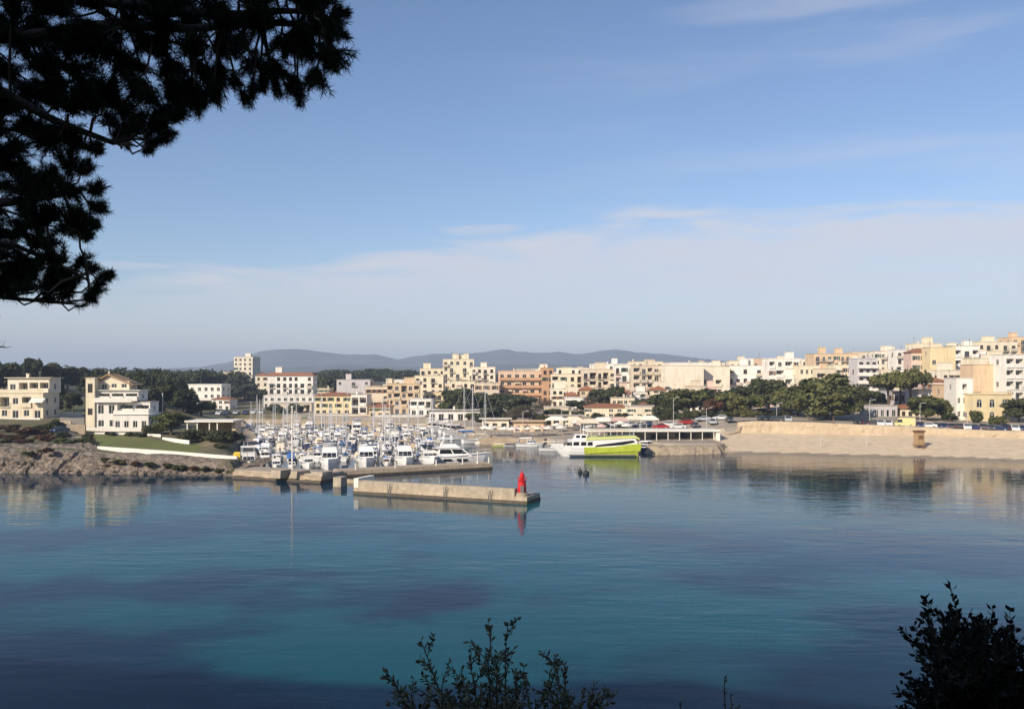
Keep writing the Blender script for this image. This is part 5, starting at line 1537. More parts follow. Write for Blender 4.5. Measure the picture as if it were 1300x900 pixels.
def window_band(mb, x, y0, y1, z0, z1, Z0, Z1, fr=.5, bk=.1, tx=.15, off=.015):
    """glass strips standing just proud of a cabin_box, between heights z0 and z1"""
    u0, u1 = (z0 - Z0) / (Z1 - Z0), (z1 - Z0) / (Z1 - Z0)
    def cor(u):
        return [(-x + tx * u, y0 + fr * u), (x - tx * u, y0 + fr * u), (x - tx * u, y1 - bk * u), (-x + tx * u, y1 - bk * u)]
    a, b = cor(u0), cor(u1)
    for i, (k, nrm) in enumerate((((0, 1), (0, -1)), ((1, 2), (1, 0)), ((3, 0), (-1, 0)), ((2, 3), (0, 1)))):
        p, q = a[k[0]], a[k[1]]; r_, s_ = b[k[1]], b[k[0]]
        o = (nrm[0] * off, nrm[1] * off)
        m0, m1 = .06, .94
        L2 = lambda A, B, t: (A[0] + (B[0] - A[0]) * t + o[0], A[1] + (B[1] - A[1]) * t + o[1])
        for (t0, t1) in (((m0, .48), (.52, m1)) if i else ((m0, .34), (.36, .64), (.66, m1))):
            c = [L2(p, q, t0), L2(p, q, t1), L2(s_, r_, t1), L2(s_, r_, t0)]
            mb.face([(c[0][0], c[0][1], z0), (c[1][0], c[1][1], z0), (c[2][0], c[2][1], z1), (c[3][0], c[3][1], z1)])


def bow_rail(mb, L, B, H, sheer):
    for s in (-1, 1):
        pts = []
        for t in (0.01, .08, .18, .3, .42):
            f = min(1, t / .45) ** .62; pts.append((s * max(.03, B / 2 * f * .93), -L / 2 + L * t, H + sheer * (1 - t) ** 2 + .62))
        mb.tube(pts, .025, 4)
        for p in pts[1:]: mb.bar((p[0], p[1], p[2] - .65), p, .03)


def make_boat(kind, canvas, hullm='gelcoat'):
    parts = []
    cm = M[canvas]
    if kind == 'motor_cruiser':
        L, B, H, sh = 10.5, 3.5, 1.25, .5
        parts.append(('hull', hull_mesh(L, B, H, M[hullm], sheer=sh)))
        mb = MB(); cabin_box(mb, 1.25, -2.4, 2.4, H - .05, 2.5, 1.3, .2); parts.append(('cabin', mb.mesh('cabin', M['gelcoat'])))
        mb = MB(); window_band(mb, 1.25, -2.4, 2.4, 1.65, 2.3, H - .05, 2.5, 1.3, .2); parts.append(('cabin_window', mb.mesh('cabin_window', M['boat_glass'])))
        mb = MB(); mb.box(-1.25, 1.25, -.9, 3.1, 2.5, 2.62); mb.box(-1.2, 1.2, -.9, -.75, 2.62, 3.1, 0, 0); mb.box(-1.25, -1.15, -.75, 2.4, 2.62, 2.95); mb.box(1.15, 1.25, -.75, 2.4, 2.62, 2.95); parts.append(('flybridge', mb.mesh('flybridge', M['gelcoat'])))
        mb = MB()
        for s in (-1, 1): mb.bar((s * 1.1, 1.9, 2.6), (s * 1.05, 1.5, 4.0), .09); 
        mb.bar((-1.05, 1.5, 4.0), (1.05, 1.5, 4.0), .12, .2); mb.bar((0, 1.5, 4.0), (0, 1.5, 4.9), .04)
        parts.append(('radar_arch', mb.mesh('radar_arch', M['gelcoat'])))
        mb = MB(); mb.loft([[(-1.2, .2, 3.95), (1.2, .2, 3.95), (1.25, 3.0, 3.9), (-1.25, 3.0, 3.9)], [(-1.1, .3, 4.1), (1.1, .3, 4.1), (1.15, 2.9, 4.05), (-1.15, 2.9, 4.05)]])
        for s in (-1, 1): mb.bar((s * 1.2, 2.9, 2.62), (s * 1.2, 2.9, 3.92), .04); mb.bar((s * 1.15, .3, 2.62), (s * 1.15, .3, 3.96), .04)
        parts.append(('canopy', mb.mesh('canopy', cm)))
        mb = MB(); bow_rail(mb, L, B, H, sh); parts.append(('bow_rail', mb.mesh('bow_rail', M['alu'])))
    elif kind == 'motorboat':
        L, B, H, sh = 6.8, 2.5, .85, .35
        parts.append(('hull', hull_mesh(L, B, H, M[hullm], sheer=sh)))
        mb = MB(); cabin_box(mb, .95, -1.5, .6, H - .05, 1.75, .9, .0); parts.append(('cabin', mb.mesh('cabin', M['gelcoat'])))
        mb = MB(); window_band(mb, .95, -1.5, .6, 1.15, 1.62, H - .05, 1.75, .9, .0); parts.append(('cabin_window', mb.mesh('cabin_window', M['boat_glass'])))
        mb = MB(); mb.loft([[(-1.0, -.6, 2.25), (1.0, -.6, 2.25), (1.05, 2.6, 2.1), (-1.05, 2.6, 2.1)], [(-.8, -.5, 2.42), (.8, -.5, 2.42), (.85, 2.5, 2.26), (-.85, 2.5, 2.26)]])
        mb.loft([[(-1.05, 2.55, 2.1), (1.05, 2.55, 2.1), (1.05, 2.6, 2.1), (-1.05, 2.6, 2.1)], [(-1.05, 3.0, .9), (1.05, 3.0, .9), (1.05, 3.05, .9), (-1.05, 3.05, .9)]])
        for s in (-1, 1): mb.bar((s * .95, -.4, 1.7), (s * .95, -.4, 2.3), .04)
        parts.append(('canopy', mb.mesh('canopy', cm)))
        mb = MB(); mb.loft([[(-.18, 3.3, .2), (.18, 3.3, .2), (.18, 3.7, .2), (-.18, 3.7, .2)], [(-.22, 3.3, 1.0), (.22, 3.3, 1.0), (.22, 3.8, 1.0), (-.22, 3.8, 1.0)], [(-.16, 3.4, 1.3), (.16, 3.4, 1.3), (.16, 3.75, 1.3), (-.16, 3.75, 1.3)]]); parts.append(('outboard_motor', mb.mesh('outboard_motor', M['rail'])))
    elif kind == 'llaut':
        L, B, H, sh = 7.2, 2.6, .8, .5
        parts.append(('hull', hull_mesh(L, B, H, M[hullm], M['teak'], sheer=sh, transom=.5)))
        mb = MB(); cabin_box(mb, .7, -.8, 1.0, H - .05, 1.95, .1, .1, .08); parts.append(('cabin', mb.mesh('cabin', M['gelcoat'])))
        mb = MB(); window_band(mb, .7, -.8, 1.0, 1.2, 1.7, H - .05, 1.95, .1, .1, .08); parts.append(('cabin_window', mb.mesh('cabin_window', M['boat_glass'])))
        mb = MB(); mb.loft([[(-1.0, .8, 1.9), (1.0, .8, 1.9), (.9, 3.0, 1.75), (-.9, 3.0, 1.75)], [(-.3, .9, 2.2), (.3, .9, 2.2), (.3, 2.9, 2.05), (-.3, 2.9, 2.05)]]); parts.append(('awning', mb.mesh('awning', cm)))
        mb = MB(); mb.tube([(0, -1.6, .8), (0, -1.5, 4.6)], [.06, .04], 6); mb.bar((0, -1.5, 1.1), (0, 1.6, 1.9), .06); parts.append(('mast', mb.mesh('mast', M['teak'])))
    elif kind == 'sailing_yacht':
        L, B, H, sh = 11.0, 3.3, 1.1, .3
        parts.append(('hull', hull_mesh(L, B, H, M[hullm], sheer=sh, bowlen=.6, transom=.62)))
        mb = MB(); cabin_box(mb, .95, -2.0, 1.8, H - .05, 1.65, .9, .1, .2); parts.append(('cabin', mb.mesh('cabin', M['gelcoat'])))
        mb = MB(); window_band(mb, .95, -2.0, 1.8, 1.22, 1.5, H - .05, 1.65, .9, .1, .2); parts.append(('cabin_window', mb.mesh('cabin_window', M['boat_glass'])))
        mb = MB(); mb.tube([(0, -1.0, 1.0), (0, -.95, 8), (0, -.9, 14.6)], [.11, .10, .07], 8)
        for zz in (5.8, 9.8): mb.bar((-1.0, -.95, zz), (1.0, -.95, zz), .06)
        for s in (-1, 1): mb.tube([(s * 1.5, -.9, 1.1), (s * 1.0, -.95, 5.8), (s * .9, -.95, 9.8), (0, -.9, 14.4)], .014, 3)
        mb.tube([(0, -5.2, 1.4), (0, -.9, 14.4)], .03, 4); mb.tube([(0, 5.2, 1.3), (0, -.9, 14.5)], .014, 3)
        parts.append(('mast', mb.mesh('mast', M['alu'])))
        mb = MB(); mb.tube([(0, -.9, 2.2), (0, 1.2, 2.25), (0, 3.5, 2.2)], [.26, .24, .14], 8); parts.append(('sail_cover', mb.mesh('sail_cover', cm)))
        mb = MB(); mb.loft([[(-.95, 1.3, 1.6), (.95, 1.3, 1.6), (1.0, 2.6, 2.15), (-1.0, 2.6, 2.15)], [(-.7, 1.4, 1.72), (.7, 1.4, 1.72), (.8, 2.6, 2.3), (-.8, 2.6, 2.3)]]); parts.append(('spray_hood', mb.mesh('spray_hood', cm)))
        mb = MB(); bow_rail(mb, L, B, H, sh); parts.append(('bow_rail', mb.mesh('bow_rail', M['alu'])))
    elif kind == 'motor_yacht':
        L, B, H, sh = 14.5, 4.4, 1.8, .7
        parts.append(('hull', hull_mesh(L, B, H, M[hullm], sheer=sh, bowlen=.5)))
        for s in (-1, 1):
            for (y0, y1) in ((-2.6, -.2), (.6, 2.4)):
                mb = MB()
                mb.loft([[(s * 2.16, y0, 1.0), (s * 2.16, y1, 1.0), (s * 2.2, y1, 1.4), (s * 2.2, y0 + .3, 1.4)], [(s * 2.22, y0, 1.0), (s * 2.22, y1, 1.0), (s * 2.25, y1, 1.4), (s * 2.25, y0 + .3, 1.4)]])
                parts.append(('hull_window', mb.mesh('hull_window', M['boat_glass'])))
        mb = MB(); cabin_box(mb, 1.7, -3.4, 3.6, H - .05, 3.45, 2.2, .3, .25); parts.append(('cabin', mb.mesh('cabin', M['gelcoat'])))
        mb = MB(); window_band(mb, 1.7, -3.4, 3.6, 2.35, 3.2, H - .05, 3.45, 2.2, .3, .25, .02); parts.append(('cabin_window', mb.mesh('cabin_window', M['boat_glass'])))
        mb = MB(); mb.box(-1.7, 1.7, -1.0, 4.6, 3.45, 3.6); cabin_box(mb, 1.5, -.9, 2.6, 3.6, 4.25, .9, .2, .2); parts.append(('flybridge', mb.mesh('flybridge', M['gelcoat'])))
        mb = MB()
        for s in (-1, 1): mb.bar((s * 1.4, 2.9, 3.6), (s * 1.25, 2.3, 5.2), .16, .3)
        mb.bar((-1.3, 2.3, 5.2), (1.3, 2.3, 5.2), .2, .3); mb.bar((0, 2.3, 5.2), (0, 2.2, 6.3), .05); mb.lathe([(.35, 5.3), (.35, 5.45), (.1, 5.6)], 10, (.5, 2.3))
        parts.append(('radar_arch', mb.mesh('radar_arch', M['gelcoat'])))
        mb = MB(); mb.box(-1.5, 1.5, .3, 3.6, 5.24, 5.34, .1, .1); parts.append(('canopy', mb.mesh('canopy', cm)))
        mb = MB(); bow_rail(mb, L, B, H, sh); parts.append(('bow_rail', mb.mesh('bow_rail', M['alu'])))
    else:     # rowing dinghy
        L, B, H, sh = 4.2, 1.6, .5, .22
        parts.append(('hull', hull_mesh(L, B, H, M[hullm], M['teak'], sheer=sh)))
        mb = MB(); mb.loft([[(-.7, -.9, .5), (.7, -.9, .5), (.7, 1.8, .5), (-.7, 1.8, .5)], [(-.1, -.6, .8), (.1, -.6, .8), (.1, 1.6, .75), (-.1, 1.6, .75)]]); parts.append(('cover', mb.mesh('cover', cm)))
    return parts


BOATKIT = {}
KIND_WORD = dict(motor_cruiser='motor cruiser', motorboat='small motorboat', llaut='wooden trimmed fishing boat', sailing_yacht='sailing yacht', motor_yacht='big motor yacht', dinghy='dinghy')
CAN_WORD = dict(blue='blue', navy='navy', canvas_tan='tan', canvas_cream='cream', gelcoat='white', plum='plum')
CAN_PART = dict(motor_cruiser='canopy', motorboat='canopy', llaut='awning', sailing_yacht='sail cover', motor_yacht='sun top', dinghy='cover')


def boat(kind, canvas, x, y, rz, label, group=None, hullm='gelcoat', sc=1.0):
    k = (kind, canvas, hullm)
    if k not in BOATKIT: BOATKIT[k] = make_boat(*k)
    root = empty(kind if kind != 'llaut' else 'fishing_boat', (x, y, 0), rz, label, 'boat', group)
    for nm, me in BOATKIT[k]: put(nm, me, root)
    root.scale = (sc, sc, sc)
    return root


ORD = 'first second third fourth fifth sixth seventh eighth ninth tenth eleventh twelfth thirteenth fourteenth fifteenth sixteenth seventeenth eighteenth nineteenth twentieth twenty-first twenty-second twenty-third twenty-fourth'.split()
rb = random.Random(21)
# rows of moorings: name, y at the harbour mouth end, px range there, y at the far end, kinds
jd = Vector(wl(625, 594.8)) - Vector(wl(432, 605.5)); jd.normalize()
ROWS = [('jetty row', (-52.0, 167.5), (-13.0, 176.3), 'front', 3.6)]
for i in range(11):
    yy = 186 + i * 10.4
    ROWS.append((f"{ORD[i + 1]} row", (float(np.interp(yy, [163, 174, 198, 240, 285, 331], [-48.5, -52.5, -60, -72, -88, -104])) + 3.2, yy - 1), (float(np.interp(yy, [180, 228, 262, 296], [-13.5, -19, -24, -33])), yy + 2.2), 'mid', 3.5))
for ri, (rname, a, b, typ, step) in enumerate(ROWS):
    a, b = Vector(a), Vector(b); d = (b - a).normalized(); Lr = (b - a).length
    face = 0 if ri % 2 == 0 else math.pi
    base_rz = math.atan2(d.y, d.x) + (math.pi if ri in (0,) else 0) * 0
    s = 1.2; k = 0
    while s < Lr:
        r = rb.random()
        if typ == 'front':
            kind = 'motor_yacht' if r < .08 else 'motor_cruiser' if r < .36 else 'sailing_yacht' if r < .54 else 'motorboat' if r < .86 else 'llaut'
        else:
            kind = 'motor_yacht' if r < .03 else 'motor_cruiser' if r < .24 else 'sailing_yacht' if r < .48 else 'motorboat' if r < .82 else 'llaut'
        if ri == 0 and k in (0, 1, 3): kind = 'motor_yacht'
        cv_ = rb.choice(['blue', 'navy', 'navy', 'canvas_tan', 'canvas_cream', 'canvas_cream', 'gelcoat', 'gelcoat'])
        hm = 'hull_blue' if rb.random() < .06 else 'gelcoat'
        w_ = {'motor_yacht': 4.9, 'motor_cruiser': 4.0, 'sailing_yacht': 3.8, 'motorboat': 3.0, 'llaut': 3.1}[kind] * (.95 if kind == 'motor_yacht' else .78)
        p = b - d * (s + w_ / 2)
        s += w_ + rb.uniform(0, .35)
        if rb.random() < .03: s += 2.0
        if p.x < a.x: break
        off = rb.uniform(-.7, .7)
        n_ = Vector((-d.y, d.x)); p = p + n_ * off
        label = f"{'dark blue hulled ' if hm == 'hull_blue' else 'white '}{KIND_WORD[kind]}, {CAN_WORD[cv_]} {CAN_PART[kind]}, {ORD[min(k, 23)]} from the harbour mouth, {rname}"
        boat(kind, cv_, p.x, p.y, base_rz + face + R(rb.uniform(-4, 4)), label, 'boats moored in the marina', hm, rb.uniform(.82, .95) if ri == 0 and kind == 'motor_yacht' else rb.uniform(.62, .86))
        k += 1
# floating pontoons between the rows
for i in range(1, 11, 2):
    (xa, ya), (xb, yb) = ROWS[i][1], ROWS[i][2]; x0, x1, y0, y1 = xa, xb, ya + 5.2, yb + 5.2; w_ = f"{ORD[i]} and {ORD[i + 1]}"
    mb = MB(); pier_body(mb, (x0, y0), (x1, y1), 1.9, -.3, .55, .02); tag(mb.build('pontoon', M['deck']), f'floating pontoon between the {w_} mooring rows', 'pontoon')

# single boats with a place of their own
boat('motor_yacht', 'gelcoat', *wl(578, 590), R(96), 'large white motor yacht lying at the tip of the low jetty', sc=1.0)
boat('motor_cruiser', 'navy', *wl(552, 590.5), R(100), 'white motor cruiser just inside the yacht at the jetty tip')
boat('motorboat', 'plum', px2x(303, 170), 169.5, R(70), 'small boat under a plum purple cover by the lawn corner')
boat('motor_cruiser', 'gelcoat', px2x(316, 171), 170.5, R(20), 'white cruiser lying closest to the lawn corner')
for px, Y, k, cv_, lab in ((592, 262, 'sailing_yacht', 'navy', 'white sailing yacht with a tall mast nearest the quay corner'), (603, 246, 'sailing_yacht', 'blue', 'white sailing yacht with a blue sail cover by the quay corner'),
                          (619, 232, 'sailing_yacht', 'canvas_cream', 'white sailing yacht with a cream sail cover off the cream quay'), (575, 276, 'motor_cruiser', 'navy', 'white cruiser with a navy canopy at the marina head'),
                          (560, 283, 'motor_cruiser', 'gelcoat', 'white cruiser moored deepest along the quay'), (585, 270, 'motor_cruiser', 'gelcoat', 'white cruiser beside the tall masted yacht')):
    boat(k, cv_, px2x(px, Y) - 1.5, Y, R(115), lab)
boat('dinghy', 'canvas_cream', px2x(636, 221), 221.2, R(85), 'cream covered dinghy below the cream quay', hullm='lime_pale')
boat('dinghy', 'navy', px2x(650, 221), 221, R(100), 'dinghy with a navy cover below the cream quay')
boat('motorboat', 'gelcoat', px2x(673, 220), 219.6, R(75), 'small white motorboat below the cream quay')
boat('dinghy', 'plum', px2x(690, 220), 220, R(95), 'dark covered dinghy at the end of the cream quay')
boat('motorboat', 'gelcoat', px2x(818, 206), 207, R(-8), 'small white motorboat stern on between the lime boat and the mole', hullm='hull_blue')
boat('motorboat', 'gelcoat', px2x(826, 204), 208.5, R(5), 'white motorboat tucked beside the brown mole')
boat('motorboat', 'canvas_cream', px2x(703, 206), 208.0, R(85), 'white motorboat hidden behind the bow of the lime boat')

# ---------------------------------------------------------------- the lime green excursion boat
cx_, cy_ = wl(757, 579.3)
gb = empty('excursion_boat', (cx_, cy_, 0), R(-2), 'lime green and white excursion boat with a glazed saloon and upper deck', 'boat')
S_ = 10.4       # half length; bow towards -x
def gx_(px): return (px - 757) / F * cy_
def gzz(py): return py2z(py, cy_)
def cat_hull(y0, m, x0, x1, zt0, zt1, name, flare=.25):
    mb = MB(); rings = []
    n = 12
    for i in range(n + 1):
        t = i / n; x = x0 + (x1 - x0) * t
        zt = zt0 + (zt1 - zt0) * t
        fw = min(1, (.05 + t * 1.6) if x0 < -6 else 1) ** .7; rk = 2.6 * max(0, 1 - t * 1.5) ** 1.5 if x0 < -6 else 0
        rings.append([(x, y0 - 1.1 * fw, zt), (x + .1 + rk * .45, y0 - 1.05 * fw, zt * .5), (x + .2 + rk, y0 - .7 * fw, -.3), (x + .2 + rk, y0 + .7 * fw, -.3), (x + .1 + rk * .45, y0 + 1.05 * fw, zt * .5), (x, y0 + 1.1 * fw, zt)])
    mb.loft(rings); return mb.build(name, m, gb)
for y0 in (0, 4.4):
    cat_hull(y0, M['gelcoat'], gx_(699), gx_(741), 2.5, 2.05, 'white_bow')
    cat_hull(y0, M['lime'], gx_(741) + .02, gx_(808), 2.05, 2.25, 'green_hull')
mb = MB(); mb.loft([[(gx_(712), -.8, 1.9), (gx_(712), 5.2, 1.9), (gx_(712), 5.2, 2.15), (gx_(712), -.8, 2.15)], [(gx_(811), -1.1, 1.5), (gx_(811), 5.5, 1.5), (gx_(811), 5.5, 1.8), (gx_(811), -1.1, 1.8)]]); mb.build('deck', M['gelcoat'], gb)
# stripe along the sheer and the swept green flank
mb = MB(); ys = -1.18
mb.loft([[(gx_(748), ys, .75), (gx_(812), ys, 1.3), (gx_(813.5), ys, 2.9), (gx_(800), ys, 2.75), (gx_(775), ys, 2.05), (gx_(748), ys, 1.75)], [(gx_(748), -.95, .75), (gx_(812), -.95, 1.3), (gx_(813.5), -.95, 2.9), (gx_(800), -.95, 2.75), (gx_(775), -.95, 2.05), (gx_(748), -.95, 1.75)]]); mb.build('flank', M['lime'], gb)
mb = MB(); mb.box(gx_(722), gx_(806), -1.16, -1.02, .25, .5); mb.build('rubbing_strake', M['rail'], gb)
# saloon
sa = [(gx_(716), 2.0), (gx_(722), 3.45), (gx_(806), 4.1), (gx_(811), 2.0)]
mb = MB(); mb.loft([[(x, -.85, z) for x, z in sa], [(x, 5.25, z) for x, z in sa]]); mb.build('saloon', M['gelcoat'], gb)
mb = MB()
for (y, e) in ((-.90, .04), (5.26, .04)):
    w_ = [(gx_(755), 2.15), (gx_(757), 2.55), (gx_(803), 3.6), (gx_(806), 3.2), (gx_(790), 2.6)]
    mb.loft([[(x, y, z) for x, z in w_], [(x, y + e, z) for x, z in w_]])
    for (p0, p1) in ((719, 726), (727.5, 735), (737, 744), (745.5, 752)):
        w_ = [(gx_(p0), 2.45), (gx_(p0) + .15, 3.2), (gx_(p1), 3.25), (gx_(p1), 2.45)]
        mb.loft([[(x, y, z) for x, z in w_], [(x, y + e, z) for x, z in w_]])
mb.face([(gx_(716.5) - .12, -.5, 2.3), (gx_(720.5) - .12, -.5, 3.25), (gx_(720.5) - .12, 4.9, 3.25), (gx_(716.5) - .12, 4.9, 2.3)])
mb.build('saloon_window', M['boat_glass'], gb)
mb = MB(); mb.loft([[(gx_(744), -1.0, 3.62), (gx_(806), -1.0, 4.12), (gx_(811), -1.0, 3.7), (gx_(811.5), -1.0, 4.0), (gx_(806), -1.0, 4.6), (gx_(744), -1.0, 4.05)], [(gx_(744), 5.4, 3.62), (gx_(806), 5.4, 4.12), (gx_(811), 5.4, 3.7), (gx_(811.5), 5.4, 4.0), (gx_(806), 5.4, 4.6), (gx_(744), 5.4, 4.05)]]); mb.build('upper_bulwark', M['lime_pale'], gb)
wb = MB(); cw = [(gx_(727), 3.45), (gx_(731), 4.7), (gx_(745), 4.75), (gx_(746), 3.6)]
wb.loft([[(x, .6, z) for x, z in cw], [(x, 3.8, z) for x, z in cw]]); wh = wb.build('wheelhouse', M['gelcoat'], gb)
wb = MB()
for y in (.57, 3.79):
    for (p0, p1) in ((731, 736.5), (738, 744)):
        wb.loft([[(gx_(p0), y, 4.0), (gx_(p1), y, 4.0), (gx_(p1), y, 4.55), (gx_(p0) + .15, y, 4.55)], [(gx_(p0), y + .04, 4.0), (gx_(p1), y + .04, 4.0), (gx_(p1), y + .04, 4.55), (gx_(p0) + .15, y + .04, 4.55)]])
wb.build('window', M['boat_glass'], wh)
mb = MB(); mb.box(gx_(750), gx_(800), -.4, 4.8, 5.65, 5.78)
for p in (751, 767, 783, 799):
    for y in (-.3, 4.7): mb.bar((gx_(p), y, 3.9), (gx_(p), y, 5.65), .07)
mb.build('sun_roof', M['canvas_cream'], gb)
mb = MB()
for y in (-.9, 5.2):
    mb.tube([(gx_(702), y * .4 + 1.2, 3.3), (gx_(708), y, 3.2), (gx_(726), y, 3.1)], .035, 4)
    for p in (704, 709, 714, 719, 724): mb.bar((gx_(p), y if p > 705 else y * .6 + .8, 2.2), (gx_(p), y if p > 705 else y * .6 + .8, 3.2), .035)
mb.build('bow_rail', M['rail_white'], gb)
mb = MB(); mb.tube([(gx_(741), 2.2, 4.7), (gx_(742), 2.2, 7.4)], [.07, .04], 6); mb.bar((gx_(738), 2.2, 6.2), (gx_(745), 2.2, 6.2), .05); mb.lathe([(.3, 5.6), (.3, 5.8), (.1, 5.95)], 10, (gx_(741.5), 2.2)); mb.build('radar_mast', M['gelcoat'], gb)

# ---------------------------------------------------------------- mooring buoys off the pier
q = wl(744, 602)
b1 = empty('mooring_buoy', (q[0], q[1], 0), 0, 'taller dark mooring buoy with a ring top off the lime boat', 'buoy')
t = MB(); t.lathe([(.25, -.3), (.55, -.15), (.62, .2), (.45, .55), (.14, .7), (.10, 1.2)], 14); t.build('float', M['buoy'], b1, smooth=True)
t = MB()
for k in range(14):
    a_, c_ = 2 * math.pi * k / 14, 2 * math.pi * (k + 1) / 14
    t.bar((.3 * math.cos(a_), 0, 1.48 + .32 * math.sin(a_)), (.3 * math.cos(c_), 0, 1.48 + .32 * math.sin(c_)), .10)
t.build('top_ring', M['buoy'], b1)
q = wl(736.5, 600)
b2 = empty('mooring_buoy', (q[0], q[1], 0), 0, 'smaller dark mooring buoy beside the ring topped one', 'buoy')
t = MB(); t.lathe([(.2, -.25), (.38, -.1), (.42, .2), (.3, .5), (.12, .62), (.1, .9), (.16, .95), (.16, 1.05)], 12); t.build('float', M['buoy'], b2, smooth=True)

# ------------------------------------------------------------------ harbour pavilion, parasols, kiosks
def post(mb, x, y, z0, z1, w=.12): mb.box(x - w / 2, x + w / 2, y - w / 2, y + w / 2, z0, z1)


yp = 216
pav = empty('pavilion', (px2x(830, yp), yp, 1.65), R(1), 'long thin white roof on posts along the quay beside the lime boat', 'pavilion')
X0, X1 = px2x(744, yp) - pav.location.x, px2x(915, yp) - pav.location.x
zr = py2z(546.5, yp) - 1.65
t = MB(); t.box(X0, X1, -.2, 7, zr - .28, zr + .12); t.build('roof', M['whitewash'], pav)
t = MB(); t.box(X0 + 6, X1 - 1.0, 6.2, 6.4, 0, zr - .282); t.build('back_wall', WALL['grey'], pav)
t = MB(); t.box(X1 - 1.0, X1 - .05, .2, 6.4, 0, zr - .281); t.build('end_wall', M['whitewash'], pav)
for k in range(12):
    t = MB(); x = X0 + .4 + (X1 - X0 - 2) * k / 11; post(t, x, .15, 0, zr - .28, .16); t.build('post', M['whitewash'], pav)
for k in range(7):
    x = X0 + 17 + k * 2.2; t = MB(); t.box(x, x + 1.5, 5.6, 6.1, 0, rnd.uniform(.9, 1.9)); t.build('counter', M['navy'] if k % 3 == 0 else M['rail'] if k % 3 == 1 else M['slab'], pav)


def parasol_parts(m):
    a = MB(); n = 8; top = (0, 0, 2.75)
    ring = [(1.45 * math.cos(2 * math.pi * k / n), 1.45 * math.sin(2 * math.pi * k / n), 2.15) for k in range(n)]
    low = [(x, y, z - .22) for x, y, z in ring]
    for k in range(n):
        k2 = (k + 1) % n; a.face([ring[k], ring[k2], top]); a.face([low[k], low[k2], ring[k2], ring[k]])
    b = MB(); b.tube([(0, 0, 0), (0, 0, 2.8)], .035, 6); b.lathe([(.3, 0), (.28, .1)], 10)
    return a.mesh('canopy', m), b.mesh('pole', M['teak'])


PARA = {k: parasol_parts(M[k]) for k in ('canvas_cream', 'canvas_pink', 'whitewash')}
PW = dict(canvas_cream='cream', canvas_pink='faded pink', whitewash='white')
rp = random.Random(3)
k = 0
spots = [(px, rp.uniform(229, 236), 'quay') for px in range(607, 700, 7)] + [(px, rp.uniform(231, 246), 'bar') for px in range(706, 800, 8)]
cnt = {}
for px, Y, zone in spots:
    X = px2x(px + rp.uniform(-2, 2), Y)
    c = rp.choice(['canvas_cream', 'canvas_cream', 'canvas_pink', 'whitewash'])
    i = cnt[zone] = cnt.get(zone, -1) + 1
    lab = f"{PW[c]} parasol, {ORD[i]} along the cream quay from the marina" if zone == 'quay' else f"{PW[c]} parasol behind the lime boat, {ORD[i]} counting from the bow end"
    o = empty('parasol', (X, Y, gz(X, Y)), rp.uniform(0, 1), lab, 'parasol', 'parasols on the quay')
    put('canopy', PARA[c][0], o); put('pole', PARA[c][1], o)
# low kiosks of the quay cafes
for px0, px1, Y, h, wk, lab in ((612, 646, 250, 3.0, 'pale', 'low cream cafe kiosk behind the quay parasols'), (652, 690, 246, 2.8, 'peach', 'low peach cafe kiosk under the bare brown trees'), (700, 738, 258, 3.1, 'cream', 'flat cafe building behind the small dark trees'),
                               (545, 612, 292, 3.6, 'white', 'long white flat roofed harbour office at the marina head')):
    X = px2x((px0 + px1) / 2, Y); w_ = (px1 - px0) / F * Y
    o = empty('kiosk', (X, Y, gz(X, Y)), 0, lab, 'kiosk')
    block(o, -w_ / 2, w_ / 2, 0, 5, 0, h, WALL[wk], ['d' * max(3, int(w_ / 2.6))], r=rp, roof='slab', base=3, overhang=.9)

